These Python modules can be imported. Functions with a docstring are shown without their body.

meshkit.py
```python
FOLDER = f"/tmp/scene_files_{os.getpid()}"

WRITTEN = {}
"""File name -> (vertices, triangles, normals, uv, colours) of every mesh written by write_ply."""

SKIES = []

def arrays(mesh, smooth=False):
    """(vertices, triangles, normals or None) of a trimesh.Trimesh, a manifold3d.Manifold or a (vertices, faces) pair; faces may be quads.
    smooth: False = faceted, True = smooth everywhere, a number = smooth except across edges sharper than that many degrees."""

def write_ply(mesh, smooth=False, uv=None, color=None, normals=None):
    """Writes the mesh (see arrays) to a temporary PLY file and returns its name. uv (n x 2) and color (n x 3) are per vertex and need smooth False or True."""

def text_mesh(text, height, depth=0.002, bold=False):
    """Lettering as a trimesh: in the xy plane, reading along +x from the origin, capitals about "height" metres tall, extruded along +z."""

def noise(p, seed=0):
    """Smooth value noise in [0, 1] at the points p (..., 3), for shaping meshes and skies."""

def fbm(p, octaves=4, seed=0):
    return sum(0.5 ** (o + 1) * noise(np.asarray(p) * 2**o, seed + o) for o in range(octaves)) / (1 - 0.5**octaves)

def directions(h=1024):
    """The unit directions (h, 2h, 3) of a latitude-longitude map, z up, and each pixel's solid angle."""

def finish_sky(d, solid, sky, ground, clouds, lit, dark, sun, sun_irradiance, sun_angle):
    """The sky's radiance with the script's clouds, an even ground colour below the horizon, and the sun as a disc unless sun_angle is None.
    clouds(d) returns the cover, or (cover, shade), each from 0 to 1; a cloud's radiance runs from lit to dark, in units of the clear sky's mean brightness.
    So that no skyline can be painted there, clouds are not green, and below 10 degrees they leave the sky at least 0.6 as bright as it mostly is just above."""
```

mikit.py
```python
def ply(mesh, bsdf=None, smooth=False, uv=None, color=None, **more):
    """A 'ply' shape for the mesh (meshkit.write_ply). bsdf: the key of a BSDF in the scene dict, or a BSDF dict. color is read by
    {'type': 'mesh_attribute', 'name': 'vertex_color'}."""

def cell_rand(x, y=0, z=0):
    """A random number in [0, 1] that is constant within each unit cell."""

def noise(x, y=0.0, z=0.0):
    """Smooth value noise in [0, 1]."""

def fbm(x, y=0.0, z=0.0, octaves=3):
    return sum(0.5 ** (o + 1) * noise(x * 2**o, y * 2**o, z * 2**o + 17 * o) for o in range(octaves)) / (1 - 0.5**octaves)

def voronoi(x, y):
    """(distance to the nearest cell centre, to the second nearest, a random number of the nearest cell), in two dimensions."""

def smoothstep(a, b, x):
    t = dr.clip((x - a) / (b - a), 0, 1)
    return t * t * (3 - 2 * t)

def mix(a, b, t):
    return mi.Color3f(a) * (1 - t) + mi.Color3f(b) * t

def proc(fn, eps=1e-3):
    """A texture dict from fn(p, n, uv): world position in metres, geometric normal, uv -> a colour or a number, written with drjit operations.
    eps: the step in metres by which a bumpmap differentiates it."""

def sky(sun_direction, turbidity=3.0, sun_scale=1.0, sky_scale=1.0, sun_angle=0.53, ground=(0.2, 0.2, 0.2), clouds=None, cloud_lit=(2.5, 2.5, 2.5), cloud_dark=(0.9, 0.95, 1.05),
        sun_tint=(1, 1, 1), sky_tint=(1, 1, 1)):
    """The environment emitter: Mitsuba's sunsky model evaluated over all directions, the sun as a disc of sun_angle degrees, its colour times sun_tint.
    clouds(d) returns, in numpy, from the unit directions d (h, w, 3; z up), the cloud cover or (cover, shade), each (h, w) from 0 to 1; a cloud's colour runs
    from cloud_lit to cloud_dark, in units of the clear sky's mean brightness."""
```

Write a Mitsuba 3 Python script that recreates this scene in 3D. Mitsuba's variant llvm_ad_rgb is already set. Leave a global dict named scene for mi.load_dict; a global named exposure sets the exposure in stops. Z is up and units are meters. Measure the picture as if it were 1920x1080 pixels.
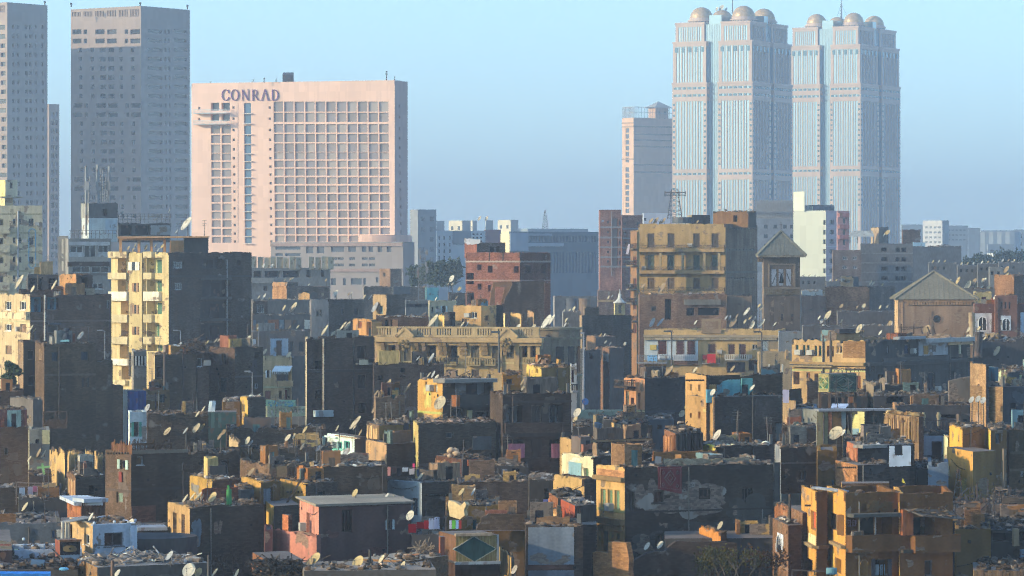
import math, random
import numpy as np
import trimesh, mitsuba as mi, drjit as dr
import mikit, meshkit
from mikit import noise, fbm, cell_rand, smoothstep, mix, voronoi

T = mi.ScalarTransform4f
scene, labels = {}, {}

# ---------------------------------------------------------------- camera, sky, exposure
F, HZ, CAM = 7143.0, 490.0, 24.0          # focal length in photo pixels, horizon row, camera height (m)
HAZE = 0.00032
scene['camera'] = dict(type='perspective', fov=math.degrees(2*math.atan(960/F)), fov_axis='x', near_clip=5.0, far_clip=12000.0,
                       to_world=T().look_at(origin=[0, 0, CAM], target=[0, 100, CAM], up=[0, 0, 1]),
                       principal_point_offset_y=-(HZ-540)/1080, medium={'type': 'ref', 'id': 'air'})
SUN_AZ, SUN_EL = math.radians(69), math.radians(16)
SUN = (-math.sin(SUN_AZ)*math.cos(SUN_EL), -math.cos(SUN_AZ)*math.cos(SUN_EL), math.sin(SUN_EL))
scene['sky_light'] = mikit.sky(SUN, turbidity=3, sun_scale=2.0, sky_scale=3.8, sun_tint=(.84,.97,1.18), sky_tint=(.80,1.0,1.26))
exposure = 1.38
scene['air'] = dict(type='homogeneous', albedo={'type': 'rgb', 'value': [.89,.96,1.]}, sigma_t=HAZE, phase={'type': 'hg', 'g': .55})
scene['air_edge'] = dict(type='null')
scene['haze'] = dict(type='cube', to_world=T().translate([0, 3400, 78.5]).scale([3300, 3600, 79.5]), bsdf={'type': 'ref', 'id': 'air_edge'},
                     interior={'type': 'ref', 'id': 'air'})
labels['haze'] = dict(label='blue grey smog lying over the whole city', category='haze', kind='stuff')

# ---------------------------------------------------------------- materials: the colour of a mesh is packed in its uv, wear comes from world position
def lin(h):
    if not isinstance(h, str): return tuple(h)
    c = [int(h[i:i+2], 16)/255 for i in (0, 2, 4)]
    return tuple(((x+.055)/1.055)**2.4 if x > .04045 else x/12.92 for x in c)

def pack(col, seed):
    r, g, b = lin(col)
    return (2*round(g*200)+.5+r*.9, 2*(seed % 60)+.5+b*.9)

def unpack(uv):
    gi, si = dr.floor(uv.x/2), dr.floor(uv.y/2)
    return mi.Color3f((uv.x-2*gi-.5)/.9, gi/200, (uv.y-2*si-.5)/.9), si

def along(p, n):                       # metres along a wall
    return p.y*n.x-p.x*n.y

def t_plaster(p, n, uv):
    c, s = unpack(uv)
    a, z = along(p, n), p.z
    up = smoothstep(.5, .9, dr.abs(n.z))
    big = fbm(p.x*.35+s*7, p.y*.35, z*.35, 3)
    streak = fbm(a*2.3+s*13, z*.16, s, 3)
    fine = noise(p.x*9, p.y*9, z*9)
    k = (.62+.5*big)*(.70+.48*streak)*(.88+.24*fine)
    k = k*(1-.35*smoothstep(.62, .75, fbm(a*.9+s*3, z*.9, 5.5, 3)))
    bare = smoothstep(.66, .69, fbm(a*.9+s*5, z*1.1+s, 9.1, 5))*(1-up)
    brick = mi.Color3f(.21, .15, .105)*(.7+.6*cell_rand(dr.floor(a*4.3+.5*dr.floor(z*13)), dr.floor(z*13), s))
    return mix(c*k, brick, bare*.85)

def t_brick(p, n, uv):
    c, s = unpack(uv)
    a, z = along(p, n), p.z
    row = dr.floor(z*10)
    col = dr.floor(a*3.9+.5*row)
    fr_z, fr_a = z*10-row, a*3.9+.5*row-col
    joint = dr.maximum(smoothstep(.80, .95, fr_z), smoothstep(.88, .98, fr_a))
    c = c*mi.Color3f(.88, .76, .63)
    each = .72+.56*cell_rand(col, row, s)
    big = fbm(a*.3+s*11, z*.3, s, 3)
    stain = fbm(a*1.5+s*3, z*.22, 2.2, 3)
    k = (.5+.9*big)*(.55+.85*stain)
    patch = smoothstep(.66, .74, fbm(a*.8+s*5, z*.9+s*2, 4.4, 5))
    body = mix(c*each, c*.6, joint*.5)*k
    return mix(body, mi.Color3f(.26, .235, .20)*(.6+.6*stain), patch*.6)

def t_flaky(p, n, uv):                 # plaster fallen off in scabs
    c, s = unpack(uv)
    a, z = along(p, n), p.z
    row = dr.floor(z*10); col = dr.floor(a*3.9+.5*row)
    brick = mi.Color3f(.17, .13, .10)*(.6+.8*cell_rand(col, row, s))*(.7+.5*fbm(a*.4, z*.4, s, 2))
    m = smoothstep(.52, .57, fbm(a*.8+s*9, z*.9, 3.3, 5))
    return mix(brick, c*(.65+.6*fbm(a*2, z*.6, s, 3)), m)

def t_concrete(p, n, uv):
    c, s = unpack(uv)
    k = .92*(.66+.55*fbm(p.x*.5+s*7, p.y*.5, p.z*.5, 4))*(.85+.3*noise(p.x*6, p.y*6, p.z*2))
    return c*k

def t_paint(p, n, uv):
    c, s = unpack(uv)
    d = fbm(p.x*1.7+s*3, p.y*1.7, p.z*.9, 3)
    rust = smoothstep(.60, .70, fbm(p.x*2.1, p.y*2.1+s*5, p.z*1.3, 3))
    return mix(c*(.7+.55*d), mi.Color3f(.16, .085, .05), rust*.55)

def t_wood(p, n, uv):
    c, s = unpack(uv)
    return c*(.45+1.0*fbm(p.x*5+s*3, p.y*5, p.z*.9, 3))*(.8+.4*noise(p.x*14, p.y*14, p.z*3))

def t_far(p, n, uv):                   # clean cladding of the far towers: panels with faint tone differences
    c, s = unpack(uv)
    a = along(p, n)
    pan = cell_rand(dr.floor(a/1.5+s), dr.floor(p.z/3.2), s)
    return c*(.93+.10*pan)*(.88+.24*fbm(a*.05+s, p.z*.03, s, 3))

def t_junk(p, n, uv):                  # scrap on roofs: each hand-sized region its own tone
    c, s = unpack(uv)
    r = cell_rand(dr.floor(p.x*2.3+s), dr.floor(p.y*1.1), dr.floor(p.z*4))
    r2 = cell_rand(dr.floor(p.x*2.3+s), dr.floor(p.y*1.1)+31, dr.floor(p.z*4))
    warm = mix(mi.Color3f(1.25, .95, .70), mi.Color3f(.85, .95, 1.05), r2)
    return dr.minimum(c*warm*(.22+.8*r*r+.8*smoothstep(.93, .96, r)), .7)

def t_ground(p, n, uv):
    k = fbm(p.x*.12, p.y*.12, 0, 5)
    return mix((.10, .085, .07), (.20, .17, .135), k)

def t_cloth(p, n, uv):
    c, s = unpack(uv)
    return c*(.75+.5*fbm(p.x*3+s, p.y*3, p.z*1.2, 3))

def t_leaf(p, n, uv):
    c, s = unpack(uv)
    return c*(.5+1.0*noise(p.x*1.3, p.y*1.3, p.z*1.3))

def mat(name, tex, rough=.9, spec=.25, bump=None, eps=.02, **kw):
    d = dict(type='principled', base_color=mikit.proc(tex), roughness=rough, specular=spec, **kw)
    if bump: d = {'type': 'bumpmap', 'scale': 1.0, 'arbitrary': mikit.proc(bump, eps), 'bsdf': d}
    scene['m_'+name] = dict(type='twosided', bsdf=d)

def b_wall(p, n, uv):
    return .035*fbm(p.x*2.2, p.y*2.2, p.z*2.2, 4)
def b_brick(p, n, uv):
    a, z = along(p, n), p.z
    row = dr.floor(z*10); col = dr.floor(a*3.9+.5*row)
    return .012*cell_rand(col, row, 3)+.05*fbm(a*.9, z*.9, 0, 3)

mat('plaster', t_plaster, bump=b_wall, eps=.04)
mat('brick', t_brick, bump=b_brick, eps=.03)
mat('flaky', t_flaky, bump=b_wall, eps=.04)
mat('concrete', t_concrete)
mat('paint', t_paint, rough=.6, spec=.4)
mat('wood', t_wood)
mat('far', t_far, rough=.75)
mat('junk', t_junk)
mat('ground', t_ground)
mat('cloth', t_cloth, rough=1., spec=.1)
mat('dish', t_paint, rough=.55, spec=.4)
scene['m_leaf'] = dict(type='principledthin', base_color=mikit.proc(t_leaf), roughness=.8, diff_trans=.6)
def t_flat(p, n, uv):
    return unpack(uv)[0]
mat('glass', t_flat, rough=.12, spec=.6)
mat('mirror', t_flat, rough=.18, metallic=.75)
mat('gold', t_concrete, rough=.45, metallic=.25)

# ---------------------------------------------------------------- mesh collecting
class MB:
    def __init__(s): s.v, s.f, s.n = [], [], 0
    def add(s, v, f):
        v = np.asarray(v, float); f = np.asarray(f, int)
        if f.shape[1] == 4: f = np.vstack([f[:, [0, 1, 2]], f[:, [0, 2, 3]]])
        s.v.append(v); s.f.append(f+s.n); s.n += len(v); return s
    def quad(s, a, b, c, d): return s.add([a, b, c, d], [[0, 1, 2], [0, 2, 3]])
    def hexa(s, p):                       # 8 points: bottom ring 0-3, top ring 4-7
        return s.add(p, [[0, 3, 2], [0, 2, 1], [4, 5, 6], [4, 6, 7], [0, 1, 5], [0, 5, 4], [1, 2, 6], [1, 6, 5], [2, 3, 7], [2, 7, 6], [3, 0, 4], [3, 4, 7]])
    def box(s, c, size, ux=(1, 0, 0), uy=(0, 1, 0), uz=(0, 0, 1)):
        c, ux, uy, uz = (np.asarray(q, float) for q in (c, ux, uy, uz))
        x, y, z = ux*size[0]/2, uy*size[1]/2, uz*size[2]/2
        return s.hexa([c-x-y-z, c+x-y-z, c+x+y-z, c-x+y-z, c-x-y+z, c+x-y+z, c+x+y+z, c-x+y+z])
    def bar(s, a, b, w, h=None):          # square bar between two points
        a, b = np.asarray(a, float), np.asarray(b, float)
        d = b-a; L = np.linalg.norm(d)
        if L < 1e-6: return s
        d /= L
        x = np.cross(d, [0, 0, 1] if abs(d[2]) < .9 else [1, 0, 0]); x /= np.linalg.norm(x)
        return s.box((a+b)/2, (w, h or w, L), x, np.cross(d, x), d)
    def tube(s, a, b, r0, r1=None, k=8, cap=True):
        a, b = np.asarray(a, float), np.asarray(b, float); r1 = r0 if r1 is None else r1
        d = b-a; d /= max(np.linalg.norm(d), 1e-9)
        x = np.cross(d, [0, 0, 1] if abs(d[2]) < .9 else [1, 0, 0]); x /= np.linalg.norm(x); y = np.cross(d, x)
        t = np.arange(k)*2*math.pi/k
        ring = np.cos(t)[:, None]*x+np.sin(t)[:, None]*y
        v = np.vstack([a+ring*r0, b+ring*r1, [a, b]])
        i = np.arange(k); j = (i+1) % k
        f = [np.stack([i, j, j+k], 1), np.stack([i, j+k, i+k], 1)]
        if cap: f += [np.stack([j, i, i*0+2*k], 1), np.stack([i+k, j+k, i*0+2*k+1], 1)]
        return s.add(v, np.vstack(f))
    def mesh(s, m, M=None):
        v = np.array(m.vertices)
        if M is not None: v = v@M[:3, :3].T+M[:3, 3]
        return s.add(v, np.array(m.faces))
    def get(s): return np.vstack(s.v), np.vstack(s.f)

_seed = [0]
used = {}
def numbered(key):
    k = used.get(key); used[key] = 0 if k is None else k+1
    return key if k is None else f'{key}_{k+1:03d}'

def emit(name, mb, m, col, parent=None, smooth=False, seed=None):
    key = numbered((parent+'__' if parent else '')+name)
    if isinstance(mb, MB):
        if not mb.v: return key
        v, f = mb.get()
    else: v, f = np.asarray(mb[0], float), np.asarray(mb[1], int)
    if seed is None: _seed[0] += 1; seed = _seed[0]
    uv = np.tile(pack(col, seed), (len(v), 1))
    scene[key] = mikit.ply((v, f), 'm_'+m, smooth=smooth, uv=uv)
    return key

def thing(name, label, cat, group=None, kind=None):
    key = numbered(name); d = {}
    if label: d['label'] = label
    if cat: d['category'] = cat
    if group: d['group'] = group
    if kind: d['kind'] = kind
    labels[key] = d
    return key

def solo(name, label, cat, mb, m, col, group=None, kind=None, smooth=False):   # a thing of one mesh
    key = thing(name, label, cat, group, kind)
    used.pop(key, None); n = emit(key, mb, m, col, smooth=smooth)
    return key

# ---------------------------------------------------------------- photo pixel <-> place
VIEW = [0.0, 0.0, 1.0]
def view(ox, oy, s): VIEW[:] = [ox, oy, s]
def X(x): return VIEW[0]+x/VIEW[2]
def Y(y): return VIEW[1]+y/VIEW[2]
def at(x, y, D):
    return np.array([(X(x)-960)/F*D, D, CAM-(Y(y)-HZ)/F*D])
def mpp(D): return D/F/VIEW[2]         # metres per view pixel

rng = random.Random(7)
def U(a, b): return rng.uniform(a, b)

def jag_strip(mb, P0, P1, z0, z1, th, nrm, jag, step=.33, r=rng):
    """a wall strip from P0 to P1 with an uneven top: one block per step"""
    P0, P1 = np.asarray(P0, float), np.asarray(P1, float)
    L = np.linalg.norm(P1-P0); n = max(1, min(60, int(L/step)))
    d = np.array([*((P1-P0)), 0]); nn = np.array([*nrm, 0])*th
    prev = 0
    hs = []
    for i in range(n+1):
        prev = .55*prev+r.uniform(-jag, jag)*.8
        hs.append(prev-(r.random() < .1)*jag*2.4)
    for i in range(n):
        a = np.array([*P0, 0])+d*i/n; b = np.array([*P0, 0])+d*(i+1)/n
        h0, h1 = max(z0+.03, z1+hs[i]), max(z0+.03, z1+hs[i+1])
        if r.random() < .35: h1 = h0
        Z = lambda q, z: q+np.array([0, 0, z])
        mb.hexa([Z(a, z0), Z(b, z0), Z(b-nn, z0), Z(a-nn, z0), Z(a, h0), Z(b, h1), Z(b-nn, h1), Z(a-nn, h0)])

# ---------------------------------------------------------------- buildings
BLDS = []
_BLOB = trimesh.creation.icosphere(1)
class B:
    """A building seen on its corner: left face x0..xc, right face xc..x1 (view pixels), top row yt, corner depth D, turned by phi degrees."""
    def __init__(s, name, ph, label, box, D, phi=26, L=('brick', '7a6a5c'), R=None, depth=0., width=None, par=.5, jag=.12, cat='building', on=None,
                 zb=None, roof='6b645c', back=None, hair=True, group=None, part_of=None):
        x0, xc, x1, yt = box
        s.key, s.ph, s.D, s.phi = thing(name, label, cat, group) if part_of is None else numbered(part_of.key+'__'+name), ph, D, math.radians(phi)
        s.L, s.R = L, R or L
        s.u = np.array([math.cos(s.phi), math.sin(s.phi)]); s.w = np.array([-math.sin(s.phi), math.cos(s.phi)])
        s.C = at(xc, yt, D); s.zt = s.C[2]; s.C = s.C[:2]
        t0, t1 = (X(x0)-960)/F, (X(x1)-960)/F
        den0 = math.sin(s.phi)+t0*math.cos(s.phi)
        s.len = {'L': (s.C[0]-t0*D)/den0 if x0 < xc else depth or 8., 'R': (t1*D-s.C[0])/(math.cos(s.phi)-t1*math.sin(s.phi)) if width is None else width}
        if phi >= 0 and s.len['L'] < 3.6:     # a sliver of side wall: the plot is skewed, as old plots are
            d_ = depth or (7. if part_of is None else 3.); q = np.array([t0*(D+d_), D+d_])-s.C; s.len['L'] = float(np.linalg.norm(q)); s.w = q/s.len['L']
        s.len['L'] = min(s.len['L'], 400); s.len['R'] = max(s.len['R'], .3)
        s.z0 = (on.zr+.004 if on is not None else 0.) if zb is None else (CAM-(Y(zb)-HZ)/F*D)
        s.par, s.jag, s.zr = par, jag, s.zt-par
        s.dir = {'L': s.w, 'R': s.u}
        s.nrm = {'L': np.array([-s.w[1], s.w[0]]), 'R': np.array([s.u[1], -s.u[0]])}
        s.holes = {'L': [], 'R': []}
        s.plain = cat in ('wall', 'hotel', 'palace', 'shack', 'roof_room') or name in ('shack', 'roof_room', 'wall_stub', 'ruined_wall', 'palace', 'wall_bay', 'house_bay', 'pigeon_loft', 'mud_house', 'brick_pier', 'roof_hut', 'kiosk', 'church', 'bell_tower', 'wall_box', 'shed', 'villa_tower', 'roof_wall') or not jag > .025
        s.roofcol = roof; s.dish_list = []; s.seed = len(BLDS)+3; s.r = random.Random(s.seed*31+5)
        BLDS.append(s)
    def st(s, face, x, y):                 # view pixel -> (metres along the face, height)
        t = (X(x)-960)/F
        if face == 'R': q = (t*s.D-s.C[0])/(math.cos(s.phi)-t*math.sin(s.phi)); d = s.D+q*math.sin(s.phi)
        else: k = s.w[0]-t*s.w[1]; q = (t*s.D-s.C[0])/(k if abs(k) > 1e-4 else 1e-4); d = s.D+q*s.w[1]
        return q, CAM-(Y(y)-HZ)/F*d
    def rect(s, face, x0, y0, x1, y1):
        a, z1 = s.st(face, x0, y0); b, z0 = s.st(face, x1, y1)
        return min(a, b), max(a, b), min(z0, z1), max(z0, z1)
    def P(s, face, q, z, out=0.):
        xy = s.C+s.dir[face]*q+s.nrm[face]*out
        return np.array([xy[0], xy[1], z])
    def hbox(s, mb, face, a, b, z0, z1, o0, o1):      # box on a face: along a..b, height z0..z1, outwards o0..o1
        q = [s.P(face, a, z0, o1), s.P(face, b, z0, o1), s.P(face, b, z0, o0), s.P(face, a, z0, o0)]
        mb.hexa(q+[x+[0, 0, z1-z0] for x in q]); return mb
    # -- openings
    def win(s, face, kind, rects, col='3a3f44', frame=None, dep=.22, name=None, inner='5a5048'):
        for r in rects:
            a, b, z0, z1 = s.rect(face, *r)
            s.opening(face, kind, a, b, z0, z1, col, frame, dep, name, inner)
        return s
    def opening(s, face, kind, a, b, z0, z1, col='3a3f44', frame=None, dep=.22, name=None, inner='5a5048'):
        a, b = max(a, .05), min(b, s.len[face]-.05)
        z1 = min(z1, s.zr-.03)
        if b-a < .08 or z1-z0 < .08: return
        for h in s.holes[face]:
            if a < h[1]-1e-3 and b > h[0]+1e-3 and z0 < h[3]-1e-3 and z1 > h[2]+1e-3: return
        deep = {'hole': 1.3, 'loggia': 1.3, 'thru': .45}.get(kind, dep)
        s.holes[face].append((a, b, z0, z1, deep))
        K = s.key
        H = lambda mb, *q: s.hbox(mb, face, *q)
        if kind == 'thru': return
        if kind == 'pane':
            emit(name or 'window', H(MB(), a, b, z0, z1, -deep-.05, -deep), 'glass', col, K); return
        if kind == 'hole':
            k = emit(name or 'window_opening', H(MB(), a, b, z0, z1, -deep-.04, -deep), 'paint', '15151a', K); return
        if kind == 'loggia':
            k = emit(name or 'loggia', H(MB(), a, b, z0, z1, -deep-.04, -deep), 'plaster', inner, K)
            w = b-a
            emit('door', H(MB(), a+w*.5, a+w*.8, z0+.02, z0+min(2.1, (z1-z0)*.85), -deep, -deep+.05), 'paint', col, k); return
        k = emit(name or ('door' if kind == 'door' else 'window'), H(MB(), a, b, z0, z1, -deep-.02, -deep), 'glass' if kind in ('w', 'open', 'bars') else 'wood', '16181d' if kind in ('w', 'open', 'bars') else col, K)
        fc = frame or '6b5d50'; t = max(.05, min(.09, (b-a)*.09)); fr = MB()
        H(fr, a, a+t, z0, z1, -deep, -deep+.07); H(fr, b-t, b, z0, z1, -deep, -deep+.07)
        H(fr, a+t, b-t, z0, z0+t, -deep, -deep+.07); H(fr, a+t, b-t, z1-t, z1, -deep, -deep+.07)
        if kind == 'w' and b-a > .6: H(fr, (a+b)/2-t/2, (a+b)/2+t/2, z0+t, z1-t, -deep, -deep+.06)
        if kind == 'bars':
            n = max(2, int((b-a)/.25))
            for i in range(1, n): q = a+(b-a)*i/n; H(fr, q-.03, q+.03, z0+t, z1-t, -deep, -deep+.08)
        emit('frame', fr, 'paint', fc, k)
        if kind == 's':                    # closed louvred shutters
            m = (a+b)/2
            for q0, q1 in ((a+t, m-.015), (m+.015, b-t)):
                sh = MB(); H(sh, q0, q0+.05, z0+t, z1-t, -deep+.01, -deep+.06); H(sh, q1-.05, q1, z0+t, z1-t, -deep+.01, -deep+.06)
                n = int(max(4, min(14, (z1-z0)/.17)))
                for i in range(n):
                    zz = z0+t+(z1-z0-2*t)*i/n; H(sh, q0+.05, q1-.05, zz, zz+(z1-z0)/n*.72, -deep+.005, -deep+.045)
                emit('shutter', sh, 'wood', col, k)
        if kind == 'open':                 # leaves swung back against the wall
            wd = (b-a)*.48
            for q0, q1 in ((a-wd-.02, a-.02), (b+.02, b+wd+.02)):
                sh = MB(); H(sh, q0, q1, z0, z1, .02, .06)
                for i in range(6): zz = z0+(z1-z0)*(i+.2)/6; H(sh, q0+.04, q1-.04, zz, zz+(z1-z0)/11, .06, .085)
                emit('shutter', sh, 'wood', col, k)
        if kind in ('w', 's') and 225 < s.D < 620 and s.r.random() < .13:
            ac = H(MB(), b+.1, b+.8, z0+.1, z0+.62, .003, .4); H(ac, b+.18, b+.6, z0+.16, z0+.56, .401, .42); emit('air_conditioner', ac, 'paint', 'a8a69c', K)
        if kind == 'w' and s.D < 620:
            sl = MB(); H(sl, a-.08, b+.08, z0-.07, z0-.004, .003, .09); emit('sill', sl, 'concrete', fc if frame else '8f887c', k)
    # -- extras on faces
    def band(s, face, y, h=.18, out=.08, col=None, m='concrete', x=None, name='ledge'):
        q, z = s.st(face, x if x is not None else (VIEWX(s, face)), y)
        emit(name, s.hbox(MB(), face, -.0, s.len[face], z-h/2, z+h/2, .003, out), m, col or '7d766c', s.key); return s
    def slab(s, face, x0, y0, x1, y1, out=.06, m='plaster', col='8a8378', name='wall_panel', o0=.003):
        a, b, z0, z1 = s.rect(face, x0, y0, x1, y1)
        emit(name, s.hbox(MB(), face, a, b, z0, z1, o0, out), m, col, s.key); return s
    def pipe(s, face, x, y0, y1, r=.06, col='4a4642', name='drainpipe'):
        q, z1 = s.st(face, x, y0); _, z0 = s.st(face, x, y1)
        emit(name, MB().tube(s.P(face, q, max(z0, s.z0), r+.03), s.P(face, q, z1, r+.03), r, k=6), 'paint', col, s.key); return s
    def balc(s, face, x0, y0, x1, y1, out=.9, kind='solid', m='plaster', col='8a8378', rail='3a3836'):
        """balcony whose front covers the rectangle: parapet or railing above a slab"""
        a, b, z0, z1 = s.rect(face, x0, y0, x1, y1)
        mb = MB(); s.hbox(mb, face, a, b, z0, z0+.16, .003, out)
        k = emit('balcony', mb, 'concrete' if kind != 'solid' else m, col, s.key)
        if kind == 'solid':
            w = MB(); s.hbox(w, face, a, b, z0+.16, z1, out-.12, out-.003); s.hbox(w, face, a, a+.12, z0+.16, z1, .003, out-.12); s.hbox(w, face, b-.12, b, z0+.16, z1, .003, out-.12)
            emit('parapet', w, m, col, k)
        else:
            w = MB(); s.hbox(w, face, a, b, z1-.07, z1, out-.08, out-.02)
            s.hbox(w, face, a, a+.06, z1-.07, z1, .003, out-.08); s.hbox(w, face, b-.06, b, z1-.07, z1, .003, out-.08)
            n = max(3, int((b-a)/(.28 if kind == 'stone' else .16))); th = .07 if kind == 'stone' else .02
            for i in range(n+1):
                q = a+.04+(b-a-.08)*i/n; s.hbox(w, face, q-th, q+th, z0+.16, z1-.07, out-.05-th, out-.05+th)
            for i in range(1, 4):
                for q in (a+.03, b-.03): s.hbox(w, face, q-.02, q+.02, z0+.16, z1-.07, out*i/4-.02, out*i/4+.02)
            emit('railing', w, 'concrete' if kind == 'stone' else 'paint', col if kind == 'stone' else rail, k)
        return s
    def planks(s, face, x0, y0, x1, y1, n, col, m='wood', out=.06, gap=.12, uneven=.06, name='plank', tones=.18):
        """upright boards or sheets side by side, each its own piece with its own tone and top"""
        a, b, z0, z1 = s.rect(face, x0, y0, x1, y1); c = np.array(lin(col)); r = s.r
        for i in range(n):
            w = (b-a)/n; q0 = a+w*i+w*gap*r.random()*.5; q1 = a+w*(i+1)-w*gap*r.random()
            o = out*(.5+r.random()); k = 1+r.uniform(-tones, tones)*1.6
            emit(name, s.hbox(MB(), face, q0, q1, z0-r.random()*uneven, z1+r.uniform(-1, 1)*uneven, .003, .003+o), m, tuple(np.clip(c*k*(1, 1+r.uniform(-.06, .06), 1+r.uniform(-.1, .1)), .01, .9)), s.key)
        return s
    def scab(s, face, x0, y0, x1, y1, m='flaky', col='8a8378', n=14, name='render_scab', out=.02):
        return s.scab_m(face, s.rect(face, x0, y0, x1, y1), m, col, n, name, out)
    def scab_m(s, face, rc, m, col, n, name='render_scab', out=.02):
        """a patch of render with a ragged outline"""
        from shapely.geometry import Point, box as sbox_
        from shapely import affinity, union_all
        a, b, z0, z1 = rc; r = s.r; w, h = b-a, z1-z0
        hs = [sbox_(q[0]-.1, q[2]-.1, q[1]+.1, q[3]+.1) for q in s.holes[face]]
        g = union_all([affinity.scale(Point(r.uniform(a+w*.15, b-w*.15), r.uniform(z0+h*.2, z1-h*.2)).buffer(1, 5), w*r.uniform(.08, .2), h*r.uniform(.1, .24)) for _ in range(n)]).intersection(sbox_(.05, s.z0, s.len[face]-.05, s.zr-.05))
        if hs: g = g.difference(union_all(hs))
        if g.is_empty: return s
        mb = MB()
        for q in getattr(g, 'geoms', [g]):
            if q.geom_type != 'Polygon' or q.area < .01: continue
            m3 = trimesh.creation.extrude_polygon(q, .02, engine='earcut'); v = np.array(m3.vertices); mb.add([s.P(face, p[0], p[1], out-.017+p[2]) for p in v], np.array(m3.faces))
        if mb.v: labels[emit(name, mb, m, col, s.key)] = {'kind': 'stuff'}
        return s
    def wear(s):
        """what years leave on a big blank wall: render scabs, a drain or cable, putlog holes, a floor edge showing"""
        if s.D > 470 or '__' in s.key: return
        for face in 'RL':
            m, c = getattr(s, face); W = s.len[face]; zlo = max(s.z0, s.zr-7.5); h = s.zr-zlo; r = s.r
            if m not in ('brick', 'plaster', 'concrete') or W < 2 or h < 2 or (face == 'L' and W > 20): continue
            base = np.array(lin(c))
            for i in range(r.choice([1, 2, 2, 3]) if W*h > 22 else r.choice([0, 1])):
                w, hh = r.uniform(.8, min(4, W*.6)), r.uniform(.6, 2.6); a = r.uniform(0, W-w); z = r.uniform(zlo, s.zr-hh*.6)
                s.scab_m(face, (a, a+w, z, z+hh), r.choice(['plaster', 'plaster', 'concrete', 'brick']), tuple(np.clip(base*r.uniform(.65, 1.5)*(1, r.uniform(.95, 1.04), r.uniform(.9, 1.1)), .02, .6)), 9)
            mb = MB()
            for i in range(r.randint(2, 7)):
                q, z = r.uniform(.2, W-.2), r.uniform(zlo, s.zr-.3); k = r.uniform(.05, .11); s.hbox(mb, face, q-k, q+k, z-k, z+k, .041, .05)
            labels[emit('vent_hole', mb, 'paint', '18171a', s.key)] = {'kind': 'stuff'}
            if r.random() < .5 and face == 'R': q = r.uniform(.3, W-.3); emit('drainpipe', MB().tube(s.P(face, q, zlo, .12), s.P(face, q, s.zr, .12), .05, k=6), 'paint', r.choice(['4a4642', '6f6a60', '3a3634', '857a68']), s.key)
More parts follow.
